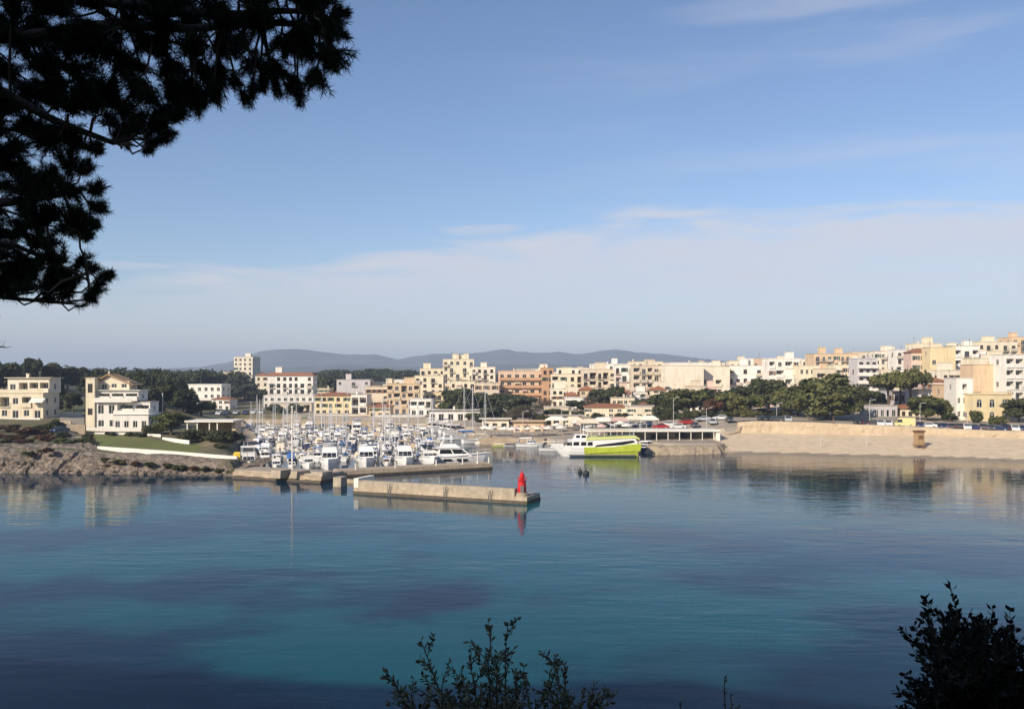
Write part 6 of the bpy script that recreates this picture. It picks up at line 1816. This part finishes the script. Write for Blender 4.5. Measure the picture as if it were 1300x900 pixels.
# ------------------------------------------------------------------ cars
def car_parts(col, van=False):
    mats = [col]
    if van: side = [(-2.4, .35), (-2.4, 1.0), (-2.2, 1.15), (-1.6, 2.1), (-1.3, 2.3), (2.35, 2.3), (2.4, 1.0), (2.4, .35)]; gl = [(-2.0, 1.2), (-1.58, 1.95), (-.6, 1.95), (-.6, 1.2)]; hw = .95
    else: side = [(-2.1, .3), (-2.15, .62), (-2.0, .78), (-1.1, .93), (-.45, 1.42), (.75, 1.46), (1.55, 1.0), (2.05, .95), (2.12, .6), (2.05, .3)]; gl = [(-.95, .95), (-.42, 1.36), (.72, 1.39), (1.35, 1.0)]; hw = .86
    b = MB()
    rings = []
    for y, s in ((-hw, 0), (-hw * .0, 0), (hw, 0)):
        rings.append([(x, y, z) for x, z in side])
    # taper the glasshouse inwards
    def tp(x, y, z): return (x, y * (1 - .16 * max(0, (z - .95))), z)
    b.loft([[tp(x, y, z) for x, y, z in r_] for r_ in rings])
    g = MB()
    for s in (-1, 1):
        a = [tp(x, s * (hw + .012), z) for x, z in gl]; c = [tp(x, s * (hw - .02), z) for x, z in gl]
        g.loft([a, c])
    if not van:
        for (p, q, e) in (((-1.03, .97), (-.47, 1.41), -.015), ((.80, 1.44), (1.48, 1.05), .015)):
            g.face([tp(p[0] + e, -.74, p[1] + .02), tp(q[0] + e, -.72, q[1] + .02), tp(q[0] + e, .72, q[1] + .02), tp(p[0] + e, .74, p[1] + .02)])
    else:
        g.face([(-2.16, -.8, 1.25), (-1.64, -.74, 2.05), (-1.64, .74, 2.05), (-2.16, .8, 1.25)])
    parts = [('body', b.mesh('body', col), None), ('side_windows', g.mesh('window', M['glass']), None)]
    w = MB(); w.tube([(0, -.1, 0), (0, .1, 0)], .32, 12); wm = w.mesh('wheel', M['tyre'])
    r_ = MB(); r_.tube([(0, -.11, 0), (0, .11, 0)], .18, 10); rm = r_.mesh('rim', M['rim'])
    h = MB(); h.box(-.03, .03, -.18, .18, -.08, .08); hm = h.mesh('headlight', M['lamp_glass']); tm = h.mesh('tail_light', M['tail'])
    return dict(body=parts[0][1], glass=parts[1][1], wheel=wm, rim=rm, head=hm, tail=tm, hw=hw, van=van)


CARCOL = dict(silver=(.45, .46, .47), white=(.72, .72, .70), black=(.015, .015, .017), **{'dark blue': (.02, .035, .10), 'dark grey': (.07, .07, .075), 'red': (.40, .03, .025), 'pale yellow': (.66, .56, .26)})
CARM = {k: mat('car_paint_' + k.replace(' ', '_'), v, .3, spec=.6) for k, v in CARCOL.items()}
CARS = {}


def car(col, p, rz, label, group=None, van=False):
    k = (col, van)
    if k not in CARS: CARS[k] = car_parts(CARM[col], van)
    c = CARS[k]
    root = empty('parked_van' if van else 'parked_car', p, rz, label, 'van' if van else 'car', group)
    put('body', c['body'], root); put('window', c['glass'], root)
    for x in (-1.3, 1.32):
        for s in (-1, 1):
            w = put('wheel', c['wheel'], root, (x, s * (c['hw'] - .08), .32)); put('rim', c['rim'], w)
    for s in (-1, 1):
        put('headlight', c['head'], root, (-2.08 if not van else -2.38, s * .6, .66)); put('tail_light', c['tail'], root, (2.09 if not van else 2.39, s * .6, .74))
    return root


rc = random.Random(9)
pxs = list(range(966, 1008, 9)) + list(range(1088, 1302, 10))
for i, px in enumerate(pxs):
    p, an = on_prom(px, 5.4 if i % 3 else 6.6)
    if 1136 < px < 1160:
        if px == 1148: car('pale yellow', p, an + math.pi / 2 * 0, 'pale yellow van on the beach road under the umbrella pines', van=True)
        continue
    col = rc.choice(['silver', 'white', 'black', 'dark blue', 'dark grey', 'dark grey', 'black', 'black', 'dark grey', 'dark blue'])
    nose = rc.random() < .5
    lab = f"{col} car parked on the beach road, {ORD[i if i < 5 else i - 5]} from the {'ramp' if i < 5 else 'big pine towards the villa'}"
    car(col, p, an + (math.pi / 2 if rc.random() < .6 else 0) + (math.pi if nose else 0), lab, 'cars parked along the beach road')
for i, px in enumerate(range(838, 930, 11)):
    Y = 238 + (i % 2) * 5; X = px2x(px, Y)
    col = rc.choice(['silver', 'white', 'red', 'silver', 'dark grey', 'white'])
    car(col, (X, Y, gz(X, Y) + .02), R(rc.choice([88, 92, 3])), f"{col} car in the parking behind the long quay roof, {ORD[i]} from the restaurant", 'cars parked behind the quay pavilion')
for i, (px, Y) in enumerate(((278, 332), (288, 334), (300, 336), (312, 336), (322, 338), (332, 338))):
    X = px2x(px, Y); col = ['white', 'dark blue', 'silver', 'dark blue', 'white', 'silver'][i]
    car(col, (X, Y, gz(X, Y) + .02), R(rc.choice([86, 94])), f"{col} car on the far marina bank, {ORD[i]} from the white marina bank house", 'cars on the far marina bank')
for i, (px, Y) in enumerate(((742, 246), (753, 247), (765, 246), (776, 248), (788, 246), (800, 249), (812, 247), (824, 250))):
    X = px2x(px, Y); col = ['white', 'silver', 'dark grey', 'white', 'black', 'silver', 'white', 'dark blue'][i]
    car(col, (X, Y, gz(X, Y) + .02), R(rc.choice([4, -3, 88])), f"{col} car on the quay road before the restaurant, {ORD[i]} counting from the cafes", 'cars on the quay road')
for i, (px, Y, m_, w_) in enumerate(((748, 238, 'canvas_cream', 5), (766, 240, 'whitewash', 6), (786, 239, 'canvas_pink', 5), (806, 242, 'canvas_cream', 6), (824, 240, 'whitewash', 5), (706, 250, 'whitewash', 6), (728, 249, 'canvas_cream', 5))):
    X = px2x(px, Y); o = empty('market_tent', (X, Y, gz(X, Y)), R(rc.uniform(-8, 8)), f"{dict(canvas_cream='cream', whitewash='white', canvas_pink='faded pink')[m_]} terrace tent between the lime boat and the restaurants, {ORD[i]} of seven", 'tent', 'terrace tents')
    t = MB(); t.loft([[(-w_ / 2, -1.8, 2.3), (w_ / 2, -1.8, 2.3), (w_ / 2, 1.8, 2.3), (-w_ / 2, 1.8, 2.3)], [(-w_ / 2, -1.8, 2.55), (w_ / 2, -1.8, 2.55), (w_ / 2, 1.8, 2.55), (-w_ / 2, 1.8, 2.55)], [(-w_ / 4, -.2, 3.4), (w_ / 4, -.2, 3.4), (w_ / 4, .2, 3.4), (-w_ / 4, .2, 3.4)]]); t.build('canopy', M[m_], o)
    for sx in (-1, 1):
        for sy in (-1, 1):
            t = MB(); post(t, sx * (w_ / 2 - .1), sy * 1.7, -.3, 2.3, .09); t.build('post', M['rail_white'], o)
X = px2x(76, 202); car('dark blue', (X, 202, gz(X, 202) + .05), R(70), 'dark blue car at the foot of the lane by the lawn')

# ------------------------------------------------------------------ lifeguard hut on the beach
q = None
for off in np.arange(27, 5, -.2):
    X, Y = px2x(1167, 190 + off * .8), 190 + off * .8
    if HOR + (CAM_Z - gz(X, Y)) * F / Y >= 568: q = (X, Y); break
q = q or (px2x(1167, 203), 203)
hut = empty('lifeguard_hut', (q[0], q[1], gz(*q)), R(8), 'tan wooden lifeguard hut on short legs in the middle of the beach', 'beach hut')
s = q[1] / F
hw, hh = 4.8 * s, 22 * s
t = MB(); t.box(-hw, hw, -hw * .8, hw, .75, hh - .35); body = t.build('cabin', M['wood'], hut)
t = MB(); t.box(-hw * .62, hw * .62, -hw * .8 - .05, -hw * .8 - .003, hh * .50, hh * .72); t.build('shutter', M['frame_brown'], body)
t = MB(); t.box(-hw - .3, hw + .3, -hw * 1.1, hw + .2, hh - .35, hh - .2); t.box(-hw - .15, hw + .15, -hw * .95, hw + .05, hh - .2, hh - .02); t.build('roof', M['frame_brown'], hut)
t = MB(); t.box(-hw - .25, hw + .25, -hw * 1.35, hw + .1, .58, .748); t.build('platform', M['teak'], hut)
for sx in (-1, 1):
    for sy in (-1, 1):
        t = MB(); post(t, sx * (hw - .05), hw * .75 * sy, -.6, .58, .16); t.build('leg', M['teak'], hut)
t = MB()
for k in range(3): t.box(-.4, .4, -hw * 1.35 - .25 - k * .22, -hw * 1.35 - .02 - k * .22, .40 - k * .18, .46 - k * .18)
t.build('step', M['teak'], hut)
# shower post and sunken beach things the photograph shows as pale specks
for px, lab in ((1100, 'thin pale shower post on the sand below the small white house'), (1042, 'thin pale post on the sand below the big pine')):
    Y = 205; X = px2x(px, Y); o = empty('beach_post', (X, Y, gz(X, Y)), 0, lab, 'post')
    t = MB(); t.tube([(0, 0, -.3), (0, 0, 2.3)], .06, 6); t.build('pole', M['pole_grey'], o)
    t = MB(); t.box(-.28, .28, -.06, .06, 2.0, 2.25); t.build('head', M['pole_grey'], o)

# railing and ramp from the beach road down to the quay
rp_ = [Vector((px2x(988, 236), 236, 5.7)), Vector((px2x(962, 232), 232, 4.7)), Vector((px2x(938, 228), 228, 3.6)), Vector((px2x(918, 224), 224, 2.3))]
mb = MB(); rr = []
for p in rp_: rr.append([(p.x, p.y - 1.5, -1), (p.x, p.y - 1.5, p.z), (p.x, p.y + 3.5, p.z), (p.x, p.y + 3.5, -1)])
mb.loft(rr); tag(mb.build('ramp', M['sandwall']), 'sloping ramp from the beach road down to the harbour quay', 'ramp')
rl = empty('railing', tuple(rp_[0]), 0, 'dark metal railing down the ramp between beach and harbour', 'railing')
mb = MB()
for a_, b_ in zip(rp_[:-1], rp_[1:]):
    for h in (.5, 1.0): mb.bar(a_ + Vector((0, -1.4, h)), b_ + Vector((0, -1.4, h)), .06)
kid(mb, 'handrail', M['rail'], rl)
for a_, b_ in zip(rp_[:-1], rp_[1:]):
    for k in range(3):
        p = a_.lerp(b_, k / 3); mb = MB(); post(mb, p.x, p.y - 1.4, p.z, p.z + 1.05, .07); kid(mb, 'post', M['rail'], rl)

# ------------------------------------------------------------------ poles and lamps
def pole(name, label, px, py_top, Y, rad=.09, z=None, arm=False, m='pole_grey', cat='pole'):
    X = px2x(px, Y); z = gz(X, Y) if z is None else z
    o = empty(name, (X, Y, z), 0, label, cat)
    h = py2z(py_top, Y) - z
    t = MB(); t.tube([(0, 0, -.4), (0, 0, h)], [rad, rad * .7], 8); t.build('pole', M[m], o)
    if arm:
        t = MB(); t.bar((0, 0, h - .1), (1.1, -.1, h + .12), .07); t.build('arm', M[m], o)
        t = MB(); t.box(.8, 1.5, -.25, .05, h + .06, h + .2); t.build('lamp_head', M[m], o)
    else:
        t = MB(); t.lathe([(rad * 1.6, h), (rad * 1.6, h + .15), (.02, h + .25)], 8); t.build('cap', M[m], o)
    return o


pole('flagpole', 'tall white mast standing on the stone breakwater', 371, 517, 152.5, .15, 1.85, m='whitewash')
pole('utility_pole', 'pale utility pole in front of the olive brown tree', 206.5, 500, 226, .16, m='pole_grey')
for px, top, Y, lab in ((1168, 512, 228, 'street lamp by the round clipped tree on the beach road'), (1104, 508, 236, 'street lamp between the big pine and the umbrella pines'), (986, 512, 240, 'street lamp at the top of the ramp'), (1228, 514, 224, 'street lamp before the narrow white town house'), (855, 505, 233, 'tall pale lamp mast behind the quay roof'), (897, 518, 232, 'shorter lamp post near the end of the quay roof'), (664, 522, 236, 'lamp post among the quay parasols'), (713, 512, 240, 'lamp post behind the bow of the lime boat')):
    pole('street_lamp', lab, px, top, Y, .07, None, True, cat='street lamp')
# a yellow dinghy rack marker and bins at the lawn corner
X = px2x(301, 165.5); o = empty('waste_container', (X, 165.5, 1.9), R(10), 'bright yellow container at the marina corner of the lawn wall', 'container')
t = MB(); t.box(-.55, .55, -.5, .5, .12, 1.25, -.08, -.06); t.build('bin', M['yellow'], o)
t = MB(); t.loft([[(-.66, -.6, 1.25), (.66, -.6, 1.25), (.66, .6, 1.25), (-.66, .6, 1.25)], [(-.5, -.2, 1.55), (.5, -.2, 1.55), (.5, .45, 1.6), (-.5, .45, 1.6)]]); t.build('lid', M['yellow'], o)
for sx in (-.4, .4):
    t = MB(); t.tube([(sx, -.4, .1), (sx, .4, .1)], .1, 8); t.build('wheel', M['tyre'], o)

# ------------------------------------------------------------------ the pine that hangs into the view
def np_needles(rs, tips, dirs, n, length, width):
    """needle tufts: n thin triangles round every tip, pointing forwards and outwards"""
    k = len(tips)
    d = np.repeat(dirs, n, 0) * rs.uniform(.15, 1.0, (k * n, 1)) + rs.normal(0, .62, (k * n, 3)); d /= np.linalg.norm(d, axis=1)[:, None]
    back = np.repeat(dirs, n, 0) * rs.uniform(-.10, .04, (k * n, 1))
    base = np.repeat(tips, n, 0) + back
    L_ = length * rs.uniform(.65, 1.2, (k * n, 1))
    sd = np.cross(d, rs.normal(0, 1, (k * n, 3))); sd /= np.linalg.norm(sd, axis=1)[:, None] + 1e-9
    w_ = width * .5
    V = np.stack([base - sd * w_, base + sd * w_, base + d * L_ + sd * w_ * .4, base + d * L_ - sd * w_ * .4], 1).reshape(-1, 3)
    return V, np.arange(k * n * 4).reshape(k * n, 4)


M['needles'] = leaf_mat('pine_needles', (.026, .032, .014), (.038, .040, .016), .5, 0)
pine = empty('pine_tree', (-7.2, 7.4, 14.0), 0, 'big dark pine hanging its needle branches into the top corner of the sky', 'tree')
rs = np.random.RandomState(77)
rpn = random.Random(78)
trunk = MB()
T = [Vector((-7.2, 7.4, 13.5)), Vector((-7.0, 7.2, 16)), Vector((-6.6, 7.1, 18.2)), Vector((-6.3, 7.3, 20.2)), Vector((-5.9, 7.0, 22.2)), Vector((-5.6, 7.2, 24.0))]
trunk.tube(T, [.34, .30, .27, .22, .17, .10], 12)
kid(trunk, 'trunk', M['bark_pale'], pine, smooth=True)
# clumps of foliage: px, py, radius in px, number of tufts, density
CL = []
def clump(px, py, r, n): CL.append((px, py, r, n))
for y in range(-60, 135, 30):
    for x in range(-60, 420, 34):
        lim = np.interp(x, [-60, 140, 200, 235, 300, 420], [400, 165, 165, 150, 112, 92])
        if y < lim - 12: clump(x + rs.uniform(-12, 12), y + rs.uniform(-10, 10), 27, 15)
for y in range(130, 360, 28):
    for x in range(-60, 132, 30):
        lim = np.interp(y, [130, 180, 250, 300, 340, 360], [140, 128, 122, 118, 92, 80])
        if x < lim - 14: clump(x + rs.uniform(-10, 10), y + rs.uniform(-10, 10), 24, 13)
for c in ((400, 25, 26, 16), (425, 40, 22, 16), (420, 75, 22, 15), (400, 100, 20, 12), (385, 60, 26, 16), (432, 18, 14, 7), (375, 112, 14, 7), (352, 118, 10, 4), (383, 126, 8, 3), (335, 110, 12, 5), (310, 128, 8, 3), (300, 105, 14, 6),
          (270, 118, 16, 9), (250, 128, 14, 7), (226, 145, 16, 9), (205, 160, 14, 8), (190, 178, 13, 7), (188, 190, 7, 3), (150, 172, 12, 5), (165, 160, 16, 7), (215, 168, 8, 3), (240, 118, 18, 10), (195, 128, 18, 8), (180, 148, 14, 6),
          (125, 262, 12, 7), (118, 285, 10, 6), (110, 300, 12, 6), (105, 330, 10, 5), (118, 340, 9, 4), (140, 350, 9, 4), (132, 352, 10, 6), (122, 368, 10, 6), (115, 378, 7, 4), (90, 352, 12, 6), (88, 362, 9, 4), (70, 345, 16, 8), (45, 340, 18, 8),
          (20, 345, 18, 7), (160, 138, 18, 9), (182, 158, 14, 7), (205, 140, 14, 7), (222, 128, 16, 8), (140, 150, 14, 7), (122, 190, 14, 7), (112, 214, 14, 7), (124, 238, 12, 6), (205, 178, 9, 3), (160, 182, 8, 3), (320, 118, 10, 4), (280, 100, 18, 9), (5, 360, 14, 5), (30, 358, 16, 8), (62, 362, 14, 6), (84, 374, 10, 4), (8, 366, 14, 6), (-15, 372, 14, 5), (60, 384, 5, 1.2), (103, 388, 5, 1.2), (30, 368, 12, 3), (60, 365, 10, 3), (-20, 350, 20, 8)):
    clump(*c)
tips, dirs, twigs = [], [], MB()
twigs_th = []
limbs = [((-6.6, 7.1, 18.2), (-5.0, 6.8, 19.2), (-3.9, 6.9, 19.0), (-3.4, 7.0, 18.75)), ((-6.4, 7.2, 19.6), (-5.0, 7.0, 20.0), (-4.0, 6.7, 20.2), (-3.2, 7.2, 19.9)),
         ((-6.2, 7.3, 20.6), (-4.6, 7.2, 20.75), (-3.0, 6.9, 20.7), (-1.5, 7.0, 20.75)), ((-6.0, 7.1, 21.6), (-4.4, 6.9, 21.2), (-2.6, 7.2, 21.0), (-1.6, 7.3, 20.9)),
         ((-6.3, 7.2, 19.0), (-5.2, 7.4, 19.3), (-4.4, 7.2, 19.7), (-3.7, 6.6, 20.1)), ((-6.5, 7.1, 18.7), (-5.2, 6.9, 19.1), (-4.2, 7.1, 19.35), (-3.45, 7.0, 19.45)), ((-6.6, 7.1, 18.45), (-5.2, 7.1, 18.75), (-4.2, 7.2, 18.7), (-3.5, 7.1, 18.6))]
limb_mb = []
LP = []
for l in limbs:
    pts = []
    q = [Vector(p) for p in l]
    for i in range(3):
        for s in range(6): pts.append(q[i].lerp(q[i + 1], s / 6))
    pts.append(q[-1])
    pts = [p + Vector((noise.noise(p * 1.3) * .12, noise.noise(p * 1.3 + Vector((5, 0, 0))) * .12, noise.noise(p * 1.3 + Vector((0, 5, 0))) * .12)) for p in pts]
    k_ = .45 if l[0][2] < 18.6 else 1; t = MB(); t.tube(pts, list(np.linspace(.085 * k_, .02 * k_, len(pts))), 8); kid(t, 'branch', M['bark_pale'], pine, smooth=True)
    LP += pts[3:]
LPn = np.array([tuple(p) for p in LP])
for (px, py, r, n) in CL:
    n = max(1, int(n * 1.45))
    Y = rs.uniform(6.2, 8.2); c = np.array([px2x(px, Y), Y, py2z(py, Y)])
    rad = r / F * Y
    d = rs.normal(0, 1, (n, 3)); d /= np.linalg.norm(d, axis=1)[:, None]
    pts = c + d * rad * np.array([1, 1.5, .8]) * rs.uniform(.25, 1, (n, 1))
    j = np.argmin(((LPn - c) ** 2).sum(1)); near = LPn[j]
    mid = c * .6 + near * .4 + np.array([0, 0, -.05])
    jt_ = lambda: Vector(rs.normal(0, .012, 3)); twigs.tube([Vector(near), Vector(near * .65 + c * .35) + jt_(), Vector(mid) + jt_(), Vector(near * .15 + c * .85) + jt_(), Vector(c)], [.012, .010, .008, .006, .004], 4, cap=False)
    for p in pts:
        twigs.tube([Vector(c * .85 + near * .15), Vector(p)], [.005, .003], 3, cap=False)
        dd = p - c * .6 - near * .4; dd = dd / (np.linalg.norm(dd) + 1e-9) + np.array([0, 0, .15])
        tips.append(p); dirs.append(dd / np.linalg.norm(dd))
        if rs.uniform() < .75: tips.append(p * .6 + c * .4); dirs.append(dd)
V, Fq = np_needles(rs, np.array(tips), np.array(dirs), 74, .062, .0046)
o = put('foliage', np_mesh('foliage', V, Fq, M['needles']), pine); o.matrix_parent_inverse = Matrix.Translation(-pine.location)
kid(twigs, 'twigs', M['bark'], pine)
# bare twigs low at the edge of the view
t = MB()
rt = random.Random(4)
def fork(p, d, L_, r, lev):
    e = p + d * L_
    t.tube([p, p.lerp(e, .5) + Vector((rt.uniform(-.02, .02), 0, rt.uniform(-.02, .02))), e], [r, r * .8, r * .6], 4, cap=False)
    if lev:
        for k in range(3):
            nd = (d + Vector((rt.uniform(-.7, .7), rt.uniform(-.5, .5), rt.uniform(-.5, .6)))).normalized(); fork(p.lerp(e, rt.uniform(.45, 1)), nd, L_ * .62, r * .6, lev - 1)
fork(Vector((-4.42, 7.0, 18.12)), Vector((.8, 0, .35)).normalized(), .34, .007, 3)
t.bar((-6.8, 7.2, 17.4), (-4.42, 7.0, 18.12), .014)
kid(t, 'dead_branch', M['bark_pale'], pine)

# ------------------------------------------------------------------ bushes on the edge of the cliff
def leaf_np(rs, P_, D_, ln, wd):
    """pointed oval leaves folded along the midrib"""
    k = len(P_)
    d = D_ / np.linalg.norm(D_, axis=1)[:, None]
    s = np.cross(d, rs.normal(0, 1, (k, 3))); s /= np.linalg.norm(s, axis=1)[:, None]
    nn = np.cross(s, d)
    L_ = ln * rs.uniform(.6, 1.2, (k, 1)); W_ = wd * rs.uniform(.7, 1.2, (k, 1))
    a = P_; b = P_ + d * L_ * .5 + s * W_ * .5 + nn * W_ * .15; c = P_ + d * L_; e = P_ + d * L_ * .5 - s * W_ * .5 + nn * W_ * .15
    V = np.stack([a, b, c, e], 1).reshape(-1, 3)
    return V, np.arange(k * 4).reshape(k, 4)


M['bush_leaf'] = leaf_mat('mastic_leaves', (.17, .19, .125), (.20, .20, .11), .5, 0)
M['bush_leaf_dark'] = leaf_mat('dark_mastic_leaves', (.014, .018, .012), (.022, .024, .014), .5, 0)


def bush(name, label, foot, shoots, leafm, nl, ll, lw, seed, side=5, spread=.16):
    """shoots: (px, py, y) of every tip; stems bend up from the foot, leaves sit along them and along short side twigs"""
    rs = np.random.RandomState(seed); foot = Vector(foot)
    root = empty(name, foot, 0, label, 'bush')
    stems = MB(); LPs, LD = [], []
    for (px, py, Y) in shoots:
        tip = P(px, py + 12, Y); f = foot + Vector((rs.uniform(-.15, .15), rs.uniform(-.12, .12), 0))
        mid = f.lerp(tip, .5) + Vector((-(tip.x - f.x) * .12, 0, (tip - f).length * .10))
        pts = []
        for i in range(13):
            t = i / 12; p = f * (1 - t) ** 2 + mid * 2 * t * (1 - t) + tip * t * t
            p = p + Vector((noise.noise(p * 5) * .025, noise.noise(p * 5 + Vector((3, 0, 0))) * .025, 0)); pts.append(p)
        stems.tube(pts, list(np.linspace(.011, .0022, 13)), 5)
        for i in range(4, 13):
            a, b = pts[i - 1], pts[i]; ax = (b - a).normalized()
            frac = i / 12
            m_ = int(nl * (.5 + .7 * frac))
            for q in range(m_):
                p = a.lerp(b, rs.uniform()); o_ = Vector(rs.normal(0, 1, 3)); o_ = (o_ - ax * o_.dot(ax)).normalized()
                LPs.append(tuple(p)); LD.append(tuple(ax * .75 + o_ * .8))
            if i < 12:
                for q in range(side):
                    if rs.uniform() < .5 * (1.25 - frac): 
                        o_ = Vector(rs.normal(0, 1, 3)); o_ = (o_ - ax * o_.dot(ax)).normalized()
                        e = b + (o_ * .8 + ax * .8 + Vector((0, 0, .3))) * spread * rs.uniform(.4, 1.1)
                        stems.tube([b, b.lerp(e, .5) + Vector((0, 0, .01)), e], [.003, .0025, .0015], 3, cap=False)
                        ex = (e - b).normalized()
                        for z in range(int(nl * 1.6)):
                            t = rs.uniform(.25, 1); o2 = Vector(rs.normal(0, 1, 3)); o2 = (o2 - ex * o2.dot(ex)).normalized()
                            LPs.append(tuple(b.lerp(e, t))); LD.append(tuple(ex * .7 + o2 * .8))
    V, Fq = leaf_np(rs, np.array(LPs), np.array(LD), ll, lw)
    o = put('leaves', np_mesh('leaves', V, Fq, leafm), root); o.matrix_parent_inverse = Matrix.Translation(-root.location)
    kid(stems, 'stems', M['bark'], root)
    return root


bush('bush', 'open leafy bush with upright shoots in front of the blue water', (px2x(615, 4.6), 4.6, 15.3),
     [(486, 836, 4.5), (512, 862, 4.4), (538, 800, 4.7), (548, 845, 4.5), (567, 862, 4.3), (585, 838, 4.8), (600, 815, 4.6), (622, 784, 4.6), (634, 818, 4.5), (647, 778, 4.7), (655, 838, 4.6), (672, 858, 4.4), (610, 858, 4.2), (575, 880, 4.2), (530, 885, 4.3), (640, 875, 4.2), (680, 880, 4.5), (520, 878, 4.6), (545, 868, 4.3), (560, 878, 4.6), (590, 868, 4.4), (604, 880, 4.3), (618, 872, 4.6), (628, 862, 4.3), (648, 866, 4.7), (664, 878, 4.3), (498, 852, 4.6), (578, 850, 4.7), (636, 842, 4.4)],
     M['bush_leaf'], 9, .036, .016, 31, side=5, spread=.13)
bush('bush', 'shorter bush with a rounded tuft beside the open leafy bush', (px2x(715, 4.7), 4.7, 15.3),
     [(704, 822, 4.7), (695, 842, 4.6), (716, 838, 4.8), (690, 868, 4.5), (725, 870, 4.7), (745, 862, 4.6), (757, 855, 4.8), (770, 862, 4.7), (708, 868, 4.5), (735, 880, 4.5), (762, 882, 4.6), (672, 885, 4.6)],
     M['bush_leaf'], 9, .036, .016, 32, side=5, spread=.12)
bush('bush', 'two thin leafy twigs rising from the edge between the bushes', (px2x(900, 4.9), 4.9, 15.2),
     [(862, 878, 4.9), (868, 890, 4.8), (920, 846, 4.9), (926, 868, 5.0), (938, 885, 4.8), (905, 892, 4.9), (852, 893, 4.9)],
     M['bush_leaf'], 4, .030, .012, 33, side=2, spread=.10)
sh = []
rr_ = random.Random(8)
for px, py in ((1148, 890), (1156, 828), (1160, 860), (1174, 772), (1178, 805), (1185, 775), (1196, 744), (1203, 741), (1215, 738), (1222, 755), (1235, 772), (1246, 752), (1256, 750), (1265, 775), (1280, 770), (1290, 778), (1305, 785), (1320, 790), (1340, 800), (1180, 830), (1200, 800), (1225, 810), (1250, 805), (1275, 810), (1300, 800), (1330, 800), (1165, 888), (1190, 862), (1215, 850), (1240, 845), (1265, 850), (1290, 845), (1310, 840), (1205, 885), (1230, 885), (1260, 885), (1290, 880), (1350, 830), (1360, 790), (1200, 770), (1230, 785), (1262, 790), (1285, 788), (1185, 815), (1210, 825), (1238, 825), (1258, 830), (1280, 828), (1175, 870), (1225, 868), (1250, 870), (1275, 872), (1300, 870), (1320, 865)):
    sh.append((px, py + 30, rr_.uniform(4.1, 5.3)))
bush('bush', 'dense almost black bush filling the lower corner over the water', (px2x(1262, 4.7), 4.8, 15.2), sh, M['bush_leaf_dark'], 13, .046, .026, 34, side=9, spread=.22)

# ------------------------------------------------------------------ haze over the whole bay
hz = bpy.data.materials.new('sea_haze'); hz.use_nodes = True
nt = hz.node_tree; nt.nodes.clear()
out = nt.nodes.new('ShaderNodeOutputMaterial'); pv_ = nt.nodes.new('ShaderNodeVolumePrincipled')
pv_.inputs['Color'].default_value = (.62, .76, 1.0, 1); pv_.inputs['Density'].default_value = HAZE_DENSITY if 'HAZE_DENSITY' in globals() else .00022
pv_.inputs['Anisotropy'].default_value = 0.0
nt.links.new(pv_.outputs[0], out.inputs['Volume'])
mb = MB(); mb.box(-7500, 7500, -300, 7600, -35, 175)
tag(mb.build('haze', hz), kind='stuff')
